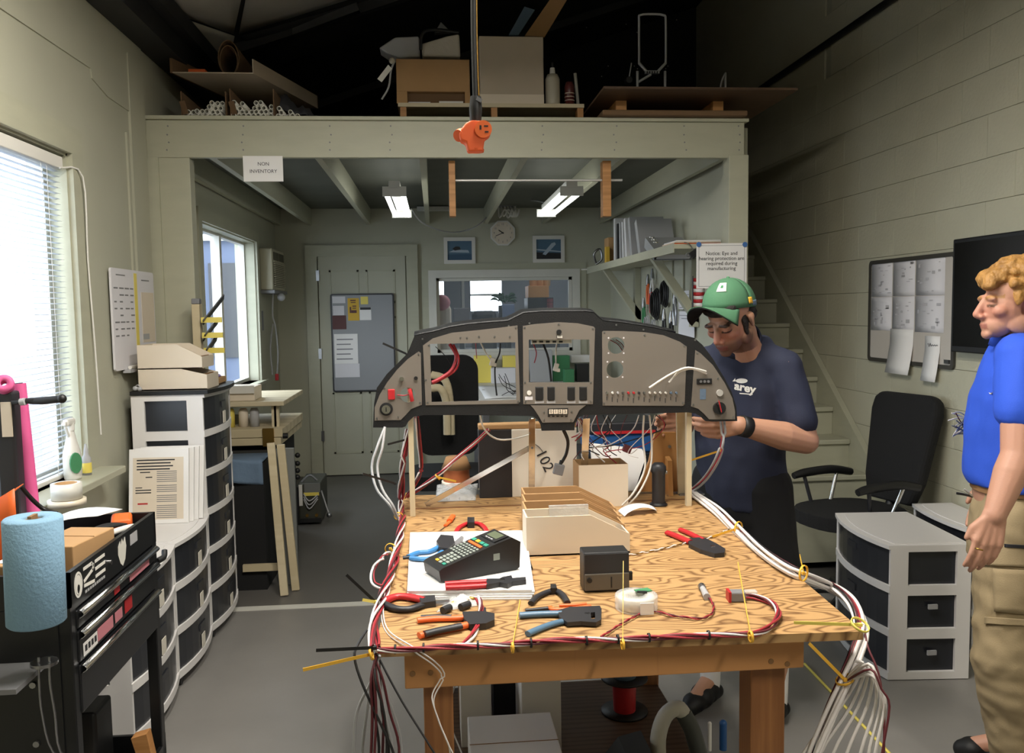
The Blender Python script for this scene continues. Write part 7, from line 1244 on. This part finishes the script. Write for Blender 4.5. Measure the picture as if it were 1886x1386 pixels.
# ================================================================ people
from mathutils.bvhtree import BVHTree
def remesh(mb, vox, sm, name, m, parent, disp=None, colf=None):
    me = bpy.data.meshes.new('tmp'); me.from_pydata(mb.v, [], mb.f); t = bpy.data.objects.new('tmp', me); COL.objects.link(t)
    md = t.modifiers.new('r', 'REMESH'); md.mode = 'VOXEL'; md.voxel_size = vox
    if sm: s_ = t.modifiers.new('s', 'SMOOTH'); s_.iterations = sm; s_.factor = .5
    out = bpy.data.meshes.new_from_object(t.evaluated_get(bpy.context.evaluated_depsgraph_get())); bpy.data.objects.remove(t); out.name = name
    if disp:
        nr = [v.normal.copy() for v in out.vertices]
        for v, n in zip(out.vertices, nr): v.co += n*disp(v.co)
    world = [v.co.copy() for v in out.vertices]
    if colf:
        at = out.color_attributes.new('Col', 'FLOAT_COLOR', 'POINT'); flat = []
        for p in world: flat += list(colf(p))
        at.data.foreach_set('color', flat)
    bv = BVHTree.FromPolygons(world, [tuple(p.vertices) for p in out.polygons])
    out.transform(Matrix.Translation(-V(parent['_o']))); out.polygons.foreach_set('use_smooth', [True]*len(out.polygons)); out.materials.clear(); out.materials.append(MT[m])
    o = bpy.data.objects.new(name, out); COL.objects.link(o); o.parent = parent; o['_o'] = list(parent['_o']); return o, bv
def skin_mat(name, rough=.55):
    m = mat(name, '#b07a60', rough, bump=.06, bs=250, sub=.06); nt = m.node_tree; a = nt.nodes.new('ShaderNodeVertexColor'); a.layer_name = 'Col'; nt.links.new(a.outputs['Color'], nt.nodes['Principled BSDF'].inputs['Base Color']); return m
def stick(o, bv, d, off=.0015):
    """lay a flat print onto the cloth below it"""
    org = V(o['_o']); d = V(d).normalized()
    for v in o.data.vertices:
        p = v.co+org; h = bv.ray_cast(p-d*.25, d, .8)
        if h[0] is not None: v.co = h[0]-d*off-org
def loft(mb, secs, ax, ay, n=24):
    """stack of ellipses: (centre, half width along ax, half depth along ay)"""
    vs = []; fs = []
    for c, rx, ry in secs: vs += [V(c)+ax*(rx*math.cos(2*PI*i/n))+ay*(ry*math.sin(2*PI*i/n)) for i in range(n)]
    for k in range(len(secs)-1): fs += [(k*n+i, k*n+(i+1) % n, (k+1)*n+(i+1) % n, (k+1)*n+i) for i in range(n)]
    fs += [tuple(range(n-1, -1, -1)), tuple(range((len(secs)-1)*n, len(secs)*n))]; mb.add(vs, fs)
def chain(mb, pts, rs):
    for i in range(len(pts)-1): mb.caps(pts[i], pts[i+1], rs[i], rs[i+1], 14)
def hand(mb, w, d, s, n, curl=.35, sc=1.0, thumb=.5):
    w, d, s, n = V(w), V(d).normalized(), V(s), V(n); s = (s-d*s.dot(d)).normalized(); n = (n-d*n.dot(d)-s*n.dot(s)).normalized()
    for i, (off, ln) in enumerate(((.031, .92), (.0105, 1), (-.0105, .94), (-.030, .76))):
        k = w+(d*(.088-.006*abs(i-1))+s*off)*sc; mb.caps(w+s*off*.55*sc, k, .0165*sc, .0125*sc, 10); p = k; dr = d.copy()
        for j, (L, r0, r1) in enumerate(((.044, .0105, .0095), (.027, .0095, .0085), (.021, .0085, .007))):
            a = curl*(.7, 1.1, .8)[j]*(1+.12*i); dr = (dr*math.cos(a)+n*math.sin(a)).normalized() if j else (d*math.cos(a)+n*math.sin(a)).normalized()
            if j: pass
            q = p+dr*L*ln*sc; mb.caps(p, q, r0*sc, r1*sc, 10); p = q; dd = dr; ax = dd.cross(n); 
            n2 = (n*math.cos(a)-d*math.sin(a)) if j == 0 else n2*math.cos(a)-dr*math.sin(a)*0; n_ = n2
    b = w+(d*.022+s*.024)*sc; t1 = b+(d*.030+s*.022+n*.016*thumb)*sc; t2 = t1+(d*.030+s*.006+n*.012*thumb)*sc; mb.caps(b, t1, .0155*sc, .012*sc, 10); mb.caps(t1, t2, .0115*sc, .0085*sc, 10)
def head_parts(mb, H, jaw=1.0):
    e = lambda c, r, rot=None: mb.ell(H @ V(c), r, (H.to_3x3() @ Euler(rot).to_matrix() if rot else H.to_3x3()).to_4x4(), 18, 12)
    c = lambda a, b, r1, r2: mb.caps(H @ V(a), H @ V(b), r1, r2, 12)
    e((0, .016, .150), (.076, .097, .088)); e((0, -.030, .092), (.062, .064, .080)); e((0, -.052, .045), (.048*jaw, .045, .040)); e((0, -.083, .018), (.024, .016, .017))
    for s_ in (-1, 1):
        e((s_*.042, -.060, .088), (.022, .024, .020)); e((s_*.030, -.083, .129), (.026, .013, .010), (0, s_*.15, 0)); e((s_*.050*jaw, -.008, .045), (.014, .035, .030)); e((s_*.012, -.103, .072), (.0095, .011, .008)); e((s_*.031, -.078, .108), (.016, .013, .010))
        e((s_*.077, .010, .100), (.008, .019, .031), (.25, 0, s_*.35)); e((s_*.081, .018, .112), (.006, .013, .016), (.25, 0, s_*.35))
    c((0, -.090, .124), (0, -.113, .080), .0085, .0125); e((0, -.111, .076), (.011, .011, .010)); e((0, -.093, .048), (.022, .010, .0065)); e((0, -.091, .037), (.018, .010, .0065)); e((0, -.088, .060), (.018, .012, .010))
    c((0, .020, .045), (0, .040, -.06), .056, .058)
def lin(h): return hexc(h)
def mixc(a, b, t): return tuple(a[i]*(1-t)+b[i]*t for i in range(3))+(1,)
def sstep(a, b, x): t = max(0, min(1, (x-a)/(b-a))); return t*t*(3-2*t)
def face_color(H, base, red, stub, brow, lash):
    Hi = H.inverted(); cb, cr, cs, cw, cl = map(lin, (base, red, stub or base, brow, lash))
    def f(p):
        q = Hi @ p; x, y, z = abs(q.x), q.y, q.z
        if not (-.02 < z < .26 and abs(q.x) < .11 and -.14 < y < .13): return cb
        c = mixc(cb, cr, .5*sstep(.05, .0, abs(z-.085))*sstep(.0, -.06, y))
        if stub: c = mixc(c, cs, .85*sstep(.072, .048, z+.25*max(0, y+.03))*sstep(.045, .0, y)*(.35 if z > .055 and x < .012 else 1)); c = mixc(c, cs, .9*sstep(.016, .008, abs(y+.012))*sstep(.05, .06, x)*sstep(.125, .115, z)*sstep(.03, .05, z))
        if z > .034 and z < .052 and x < .022 and y < -.085: c = mixc(c, lin('#8e4a44'), .6)
        if .012 < x < .052 and abs(z-(.131+.05*(x-.03))) < .0055 and y < -.05: c = mixc(c, cw, .9)
        if .016 < x < .047 and abs(z-(.104+.10*abs(x-.031))) < .0032 and y < -.06: c = mixc(c, cl, .9)
        return c
    return f
mat('hair_dark', '#1d1512', .7, bump=.6, bs=180); mat('hair_blond', '#b98a4a', .6, col2='#8a6230', var=.5, vs=38, bump=.8, bs=70, stretch=(1, 1, .5))
skin_mat('skin_1'); skin_mat('skin_2')
mat('navy', '#20253a', .85, bump=.12, bs=300); mat('short_black', '#101012', .9); mat('cap_green', '#426e50', .85, bump=.15, bs=400); mat('cap_under', '#0c0f0e', .9); mat('cap_patch', '#dfe6dc', .8); mat('polo_blue', '#2a55cf', .8, bump=.1, bs=300); mat('khaki', '#9c8a6a', .9, bump=.12, bs=250, var=.06, vs=5); mat('shoe', '#0b0b0c', .6)
def wr(a, fr=9.0, dirn=(1, 1, .35)):
    return lambda p: a*(mnoise.noise(V((p.x*fr*dirn[0], p.y*fr*dirn[1], p.z*fr*dirn[2])))+.5*mnoise.noise(V((p.x*fr*2.3, p.y*fr*2.3, p.z*fr*1.6+9))))
UPZ = V((0, 0, 1))
# ---------------------------------------------------------------- man at the bench in a green cap
f = V((-.75, -.66, 0)).normalized(); l = V((-f.y, f.x, 0)); l = V((.66, -.75, 0)).normalized()
man = T('person', 'man in a green cap and navy t-shirt working behind the panel', 'person', (1.15, 3.17, 0))
C = V((1.16, 3.14, 0)); sh = V((1.15, 3.115, 1.415)); LS, RS = sh+l*.175-UPZ*.035, sh-l*.175-UPZ*.035
LE = P(1484, 812, Y=2.93); LWr = P(1362, 783, Y=2.86); RE = V((.97, 3.30, 1.12)); RWr = P(1262, 778, Y=3.05)
pit = R(29); fh = (V((-.80, -.60, 0)).normalized()*math.cos(pit)-UPZ*math.sin(pit)); lh = V((.60, -.80, 0)).normalized(); uh = lh.cross(-fh).normalized()
Hc = P(1343, 590, Y=2.985); Rm = Matrix((lh, -fh, uh)).transposed().to_4x4(); H = Matrix.Translation(Hc-Rm.to_3x3() @ V((0, -.01, .108))) @ Rm
body = MB(); head_parts(body, H, 1.06); nb = sh+UPZ*.03+f*.0; body.caps(H @ V((0, .035, .03)), nb, .056, .062, 16)
def torso_secs(C, f, g, top=1.47, bow=.0): return [(C+V((0, 0, .84)), .165+g, .115+g), (C+V((0, 0, .95)), .165+g, .120+g), (C+V((0, 0, 1.05))+f*.012, .158+g, .122+g), (C+V((0, 0, 1.18))+f*.010, .165+g, .122+g), (C+V((0, 0, 1.30)), .180+g, .120+g), (C+V((0, 0, 1.37)), .170+g, .105+g), (C+V((0, 0, 1.43)), .125+g, .085+g), (C+V((0, 0, top)), .088+g, .070+g)]
loft(body, torso_secs(C, f, -.01), l, f)
chain(body, [LS, LS.lerp(LE, .5), LE], [.055, .052, .044]); chain(body, [LE, LE.lerp(LWr, .35), LWr], [.047, .052, .032]); chain(body, [RS, RE, RE.lerp(RWr, .35), RWr], [.055, .043, .045, .029])
hand(body, LWr, P(1300, 790, Y=2.88)-LWr, UPZ*.8+f*.2, V((.1, .6, -.5)), .45); hand(body, RWr, P(1215, 782, Y=3.02)-RWr, UPZ, V((0, -.6, -.6)), .5)
LH, RH = C+l*.09+UPZ*.92, C-l*.09+UPZ*.92; LK, RK = V((1.265, 3.04, .50)), V((1.08, 3.24, .50)); LA, RA = V((1.285, 3.08, .10)), P(1308, 1290, Y=3.26); RA = V((RA.x, 3.26, .10))
for h_, k_, a_ in ((LH, LK, LA), (RH, RK, RA)): chain(body, [h_, k_], [.085, .058]); chain(body, [k_, k_.lerp(a_, .35)+V((0, .02, 0)), a_], [.056, .058, .036]); body.caps(a_, a_+f*.12-UPZ*.05, .034, .030)
fc = face_color(H, '#b98a70', '#b0665a', '#5a3c30', '#2c1c15', '#1b1210')
ob, bv = remesh(body, .0045, 2, 'body', 'skin_1', man, colf=fc)
shirt = MB(); loft(shirt, torso_secs(C, f, .014, 1.485), l, f)
for s_, e_ in ((LS, LE), (RS, RE)): shirt.caps(s_-UPZ*.004, s_.lerp(e_, .72), .062, .064, 16); shirt.caps(sh+UPZ*.015, s_, .060, .060, 16)
nax = ((H @ V((0, .035, .03)))-nb).normalized(); shirt.caps(nb-nax*.06, nb+nax*.012, .084, .074, 18)
def shirt_disp(p): return wr(.009)(p)
so, sb = remesh(shirt, .008, 4, 't_shirt', 'navy', man, shirt_disp)
MB().lathe([(.066, -.016), (.078, -.022), (.073, .010), (.066, .012), (.066, -.016)], Matrix.Translation(nb+nax*.062+f*.004) @ frame_from(nax).to_4x4(), 28).build('collar', 'navy', man)
sd = MB(); loft(sd, [(C+V((0, 0, .62)), .13, .10), (C+V((0, 0, .80)), .170, .128), (C+V((0, 0, .95)), .168, .125)], l, f)
for h_, k_ in ((LH, LK), (RH, RK)): sd.caps(h_, k_.lerp(h_, .05), .110, .096, 16)
remesh(sd, .010, 3, 'shorts', 'short_black', man, wr(.007, 7))
# logo print on the chest
nrm = f*-1
def print_on(s, px, py, size, name, bold=True, rot=0, sx=1):
    d = ray(px, py).normalized(); h = sb.ray_cast(V((0, 0, CAMZ)), d); M = MX(h[0]-d*.05, l, UPZ) @ rotm((0, 0, rot)); t = text(s, size, M, 'white', man, name, bold, sx=sx); bm = bmesh.new(); bm.from_mesh(t.data); bmesh.ops.subdivide_edges(bm, edges=bm.edges, cuts=1); bm.to_mesh(t.data); bm.free(); stick(t, sb, d); return t
print_on('arey', 1372, 714, .042, 'shirt_lettering', True, R(-8), 1.15)
for pts_, nm_ in (([(1356+11*math.cos(a)*1.0+10, 704+4.5*math.sin(a)-3) for a in (2*PI*i/16 for i in range(16))], 'shirt_emblem'), ([(1349, 702), (1354, 696), (1355, 702)], 'shirt_emblem'), ([(1352, 706), (1356, 709), (1364, 719), (1359, 717)], 'shirt_emblem'), ([(1362, 723), (1386, 725), (1386, 727), (1362, 725)], 'shirt_underline')):
    vs = []
    for x, y in pts_: d = ray(x, y).normalized(); h = sb.ray_cast(V((0, 0, CAMZ)), d); vs.append(h[0]-d*.002)
    MB().add(vs, [tuple(range(len(vs)))]).build(nm_, 'white', man)
# cap
HK = H @ Matrix.Translation((0, .014, .150)) @ rotm((R(-24), 0, 0)) @ Matrix.Translation((0, -.014, -.150))
def crown(u, v, g=0):
    a = 2*PI*u; ph = (PI/2)*v; rr_ = math.cos(ph); zb = .152-.006*(.5+.5*math.sin(a))
    return HK @ V(((.085+g)*rr_*math.cos(a), .014+(.107+g)*rr_*math.sin(a), zb+(.252+g-zb)*math.sin(ph)**.9))
cp = T('cap', None, None, H @ V((0, 0, .13))); cp['label'] = 'green baseball cap with a white patch'; cp.parent = man; cp.location = (H @ V((0, 0, .13)))-V(man['_o'])
MB().grid(crown, 32, 10, thick=.003).build('crown', 'cap_green', cp); MB().ell(HK @ V((0, .014, .253)), .007).build('button', 'cap_green', cp)
def brim(u, v, dz=0):
    a = R(-62+124*u); r0x, r0y = .085, .107; ex = .078*math.cos(a*1.02)**.7; x = (r0x+ex*.55*v)*math.sin(a); y = .014-(r0y*math.cos(a)+ex*v*1.05); return HK @ V((x, y, .156+.012*v-.080*(math.sin(a)**2)*v-.014*math.sin(a)**2+dz))
MB().grid(lambda u, v: brim(u, v, .002), 20, 6, thick=.002).build('brim', 'cap_green', cp); MB().grid(lambda u, v: brim(u, v, -.002), 20, 6, thick=.002).build('brim_lining', 'cap_under', cp)
def on_cap(u, v): return crown(u, v, .004)
pv = [(.78, .42), (.845, .42), (.845, .66), (.78, .66)]
MB().grid(lambda a, b: on_cap(.775+.07*a, .36+.26*b), 6, 6, thick=.001).build('patch', 'cap_patch', cp); MB().grid(lambda a, b: crown(.80+.02*a, .45+.08*b, .0055), 3, 3, thick=.0006).build('patch_emblem', 'green', cp)
MB().grid(lambda a, b: on_cap(.985+.035*a, .06+.13*b), 4, 4, thick=.001).build('side_emblem', 'yellow', cp)
MB().grid(lambda a, b: crown(.02+.07*a, .02+.10*b, .003), 6, 3, thick=.001).build('back_strap', 'denim', cp)
# hair under the cap
hm = MB(); e = lambda c, r: hm.ell(H @ V(c), r, Rm, 16, 10)
e((0, .034, .130), (.080, .084, .045)); e((0, .062, .095), (.066, .052, .040)); e((0, -.035, .178), (.074, .055, .035))
for s_ in (-1, 1): e((s_*.066, -.012, .105), (.010, .016, .030)); e((s_*.0655, -.018, .075), (.007, .011, .022))
remesh(hm, .005, 2, 'hair', 'hair_dark', man)
# wrist band
d = (LWr-LE).normalized(); MB().lathe([(.033, -.018), (.037, -.018), (.037, .018), (.033, .018), (.033, -.018)], Matrix.Translation(LWr-d*.02) @ frame_from(d).to_4x4(), 20).build('wrist_watch', 'black', man)
# socks and shoes
for i, a_ in enumerate((LA, RA)):
    sk_ = MB(); sk_.caps(a_+UPZ*.13, a_-UPZ*.02, .044, .040, 16); remesh(sk_, .006, 1, 'sock', 'paper', man)
    s2 = MB(); s2.ell(a_-UPZ*.045+f*.02, (.05, .05, .05)); s2.ell(a_+f*.12-UPZ*.058, (.048, .048, .038)); s2.ell(a_+f*.06-UPZ*.05, (.047, .06, .046)); s2.caps(a_-f*.05-UPZ*.068, a_+f*.15-UPZ*.068, .03, .034); remesh(s2, .006, 2, 'shoe', 'shoe', man)
c = RA+UPZ*.06; d = ray(1310, 1270).normalized()
sw = [(1300, 1265), (1303, 1271), (1309, 1271), (1321, 1265), (1309, 1268), (1304, 1268)]; vs = [P(x, y, Y=RA.y-.05) for x, y in sw]; MB().add(vs+[v+V((0, .002, 0)) for v in vs], [tuple(range(6)), tuple(range(11, 5, -1))]).build('sock_mark', 'black', man)
# ---------------------------------------------------------------- man in the blue polo shirt
f = V((-.85, .53, 0)).normalized(); l = V((-.53, -.85, 0)).normalized()
m2 = T('person', 'blond man in a blue polo shirt and khaki cargo trousers looking at the wall', 'person', (1.72, 2.56, 0))
C = V((1.835, 2.54, 0)); sh = C+UPZ*1.435; LS, RS = sh+l*.185, sh-l*.185
LE = P(1874, 838, Y=2.31); LWr = P(1832, 948, Y=2.27); 
pit = R(2); fh = V((-.96, .20, 0)).normalized()*math.cos(pit)-UPZ*math.sin(pit); lh = V((-.20, -.96, 0)).normalized(); uh = lh.cross(-fh).normalized(); Rm = Matrix((lh, -fh, uh)).transposed().to_4x4()
Hc = P(1862, 553, Y=2.50); H = Matrix.Translation(Hc-Rm.to_3x3() @ V((0, -.012, .118))) @ Rm
body = MB(); head_parts(body, H, 1.0); body.caps(H @ V((0, .035, .03)), sh+UPZ*.03, .060, .068, 16); loft(body, torso_secs(C, f, -.01), l, f)
chain(body, [LS, LS.lerp(LE, .5), LE], [.056, .052, .045]); chain(body, [LE, LE.lerp(LWr, .3), LWr], [.045, .047, .031]); RE2 = RS+V((.03, .03, -.3)); RW2 = C+f*.05-l*.17+UPZ*.98; chain(body, [RS, RE2, RW2], [.055, .044, .031])
hand(body, LWr, P(1813, 1025, Y=2.255)-LWr, V((-.9, .1, -.2)), V((.1, .5, 0))+V((.45, 0, 0)), .30, 1.02); hand(body, RW2, f*.3-UPZ, f, l, .4)
LH, RH = C+l*.09+UPZ*.92, C-l*.09+UPZ*.92; LK, RK = V((1.745, 2.42, .50)), V((1.88, 2.62, .50)); LA, RA = V((1.84, 2.46, .10)), V((1.95, 2.66, .10))
for h_, k_, a_ in ((LH, LK, LA), (RH, RK, RA)): chain(body, [h_, k_, a_], [.085, .058, .038]); body.caps(a_, a_+f*.12-UPZ*.05, .034, .030)
ob, bv = remesh(body, .0045, 2, 'body', 'skin_2', m2, colf=face_color(H, '#bb8b74', '#bb7766', None, '#a87b4a', '#5a4030'))
shirt = MB(); ss = torso_secs(C, f, .010, 1.466)[1:]; ss[0] = (C+UPZ*1.02, .172, .132); loft(shirt, ss, l, f)
for s_, e_ in ((LS, LE), (RS, RE2)): shirt.caps(s_-UPZ*.004, s_.lerp(e_, .54), .070, .072, 16); shirt.caps(sh+UPZ*.005, s_, .074, .070, 16)
so, sb = remesh(shirt, .008, 4, 'polo_shirt', 'polo_blue', m2, wr(.008))
MB().lathe([(.068, -.022), (.080, -.028), (.078, .022), (.066, .026), (.068, -.022)], Matrix.Translation(sh+UPZ*.040-f*.002) @ Matrix((l, f, UPZ)).transposed().to_4x4() @ rotm((.22, 0, 0)), 28).build('collar', 'polo_blue', m2)
for pts_ in ([(1821, 722), (1823, 725.5), (1827, 725), (1834, 719), (1827, 722.5), (1824, 723.5)], [(1796, 678), (1797, 681), (1800, 676)]):
    vs = []
    for x, y in pts_:
        d = ray(x, y).normalized(); h = sb.ray_cast(V((0, 0, CAMZ)), d); vs.append((h[0] if h[0] is not None else P(x, y, Y=2.3))-d*.003)
    MB().add(vs, [tuple(range(len(vs)))]).build('swoosh_mark', 'white', m2)
tr_ = MB(); loft(tr_, [(C+UPZ*.78, .165, .125), (C+UPZ*.90, .166, .126), (C+UPZ*1.03, .158, .118)], l, f)
for h_, k_, a_ in ((LH, LK, LA), (RH, RK, RA)): tr_.caps(h_, k_, .105, .098, 16); tr_.caps(k_, a_, .100, .086, 16)
def tdisp(p): return .010*mnoise.noise(V((p.x*9, p.y*9, p.z*13+p.x*8)))+.006*mnoise.noise(V((p.x*21, p.y*21, p.z*26)))
to, tb = remesh(tr_, .008, 4, 'cargo_trousers', 'khaki', m2, tdisp)
def patch(pts, m, name, off=.004, th=.004):
    """flat piece of cloth laid on the trousers, outline given in picture pixels"""
    q = [V((0, 0, CAMZ))]; n_ = 8
    def g(u, v):
        a = (pts[0][0]*(1-u)+pts[1][0]*u, pts[0][1]*(1-u)+pts[1][1]*u); b = (pts[3][0]*(1-u)+pts[2][0]*u, pts[3][1]*(1-u)+pts[2][1]*u); x, y = a[0]*(1-v)+b[0]*v, a[1]*(1-v)+b[1]*v
        d = ray(x, y).normalized(); h = tb.ray_cast(V((0, 0, CAMZ)), d); p = h[0] if h[0] is not None else P(x, y, Y=2.32); return p-d*off
    MB().grid(g, n_, n_, thick=-th).build(name, m, m2)
patch([(1806, 1002), (1900, 1004), (1900, 1044), (1806, 1040)], 'khaki', 'pocket_flap', .003, .006); patch([(1850, 1001), (1900, 1004), (1900, 1010), (1850, 1007)], 'dark', 'pocket_zip', .010, .002); patch([(1815, 1135), (1900, 1140), (1900, 1152), (1815, 1148)], 'khaki', 'knee_seam', .002, .006); patch([(1830, 1046), (1900, 1050), (1900, 1130), (1832, 1125)], 'khaki', 'cargo_pocket', .002, .008)
wb = MB(); loft(wb, [(C+UPZ*1.005, .163, .123), (C+UPZ*1.035, .163, .123)], l, f, 32); wb.build('belt', 'card_dark', m2)
# hair
hm = MB(); rr = random.Random(6)
for k in range(150):
    a = rr.uniform(0, 2*PI); ph = rr.uniform(-.15, 1.45); x, y, z = .082*math.cos(ph)*math.cos(a), .016+.102*math.cos(ph)*math.sin(a), .150+.094*math.sin(ph)
    if y < -.045 and z < .175: continue
    if y < .0 and z < .142: continue
    hm.ell(H @ V((x, y, z)), (rr.uniform(.014, .024), rr.uniform(.014, .024), rr.uniform(.012, .02)), Rm, 8, 6)
hm.ell(H @ V((0, .022, .156)), (.078, .096, .088), Rm, 16, 10); hm.ell(H @ V((0, .062, .10)), (.066, .050, .055), Rm, 16, 10); hm.ell(H @ V((0, -.072, .188)), (.060, .036, .034), Rm, 14, 8); hm.ell(H @ V((.03, -.088, .168)), (.030, .020, .018), Rm, 14, 8); hm.ell(H @ V((0, .03, .165)), (.084, .100, .092), Rm, 16, 10)
for s_ in (-1, 1): hm.ell(H @ V((s_*.070, -.020, .130)), (.010, .014, .028), Rm); hm.ell(H @ V((s_*.066, .05, .07)), (.018, .03, .03), Rm)
remesh(hm, .005, 1, 'hair', 'hair_blond', m2, lambda p: .004*mnoise.noise(p*60))
for s_ in (-1, 1): MB().ell(H @ V((s_*.031, -.0805, .1065)), .0088, Rm, 10, 8).build('eye', 'white', m2)
# ring on the finger, trainers out of frame, wires and pliers by the pocket
p = P(1803, 1011, Y=2.235); MB().lathe([(.0095, -.002), (.011, -.002), (.011, .002), (.0095, .002), (.0095, -.002)], Matrix.Translation(p) @ frame_from((P(1813, 1025, Y=2.255)-LWr)).to_4x4(), 16).build('ring', 'brass', m2)
for a_ in (LA, RA):
    s2 = MB(); s2.ell(a_-UPZ*.045+f*.02, (.05, .05, .05)); s2.ell(a_+f*.12-UPZ*.058, (.048, .048, .038)); s2.caps(a_-f*.05-UPZ*.068, a_+f*.15-UPZ*.068, .03, .034); remesh(s2, .007, 2, 'shoe', 'shoe', m2)
wn = T('held_wires', 'bunch of thin wires held in front of the man in blue', 'wires', RW2); rr = random.Random(12)
for k in range(12): q = P(1778+rr.uniform(-4, 8), 785+rr.uniform(-14, 14), Y=2.66); e_ = P(rr.uniform(1738, 1772), rr.uniform(752, 812), Y=2.64); MB().tube([C+f*.17-l*.08+UPZ*1.16, q, (q+e_)/2+V((0, 0, rr.uniform(-.005, .02))), e_], .0018, 5).build('wire', rr.choice(['ltgrey', 'white', 'maroon_wire', 'grey']), wn)
o = T('pocket_pliers', 'small pliers sticking out of the khaki trouser pocket', 'pliers', P(1785, 912, Y=2.42)); MB().tube([P(1762, 908, Y=2.40), P(1775, 910, Y=2.40), P(1790, 914, Y=2.42)], .004).build('handle', 'black', o); MB().tube([P(1776, 900, Y=2.40), P(1783, 906, Y=2.40), P(1791, 914, Y=2.42)], .003).build('handle', 'alu', o)
for o in bpy.data.objects:
    if '_o' in o: del o['_o']
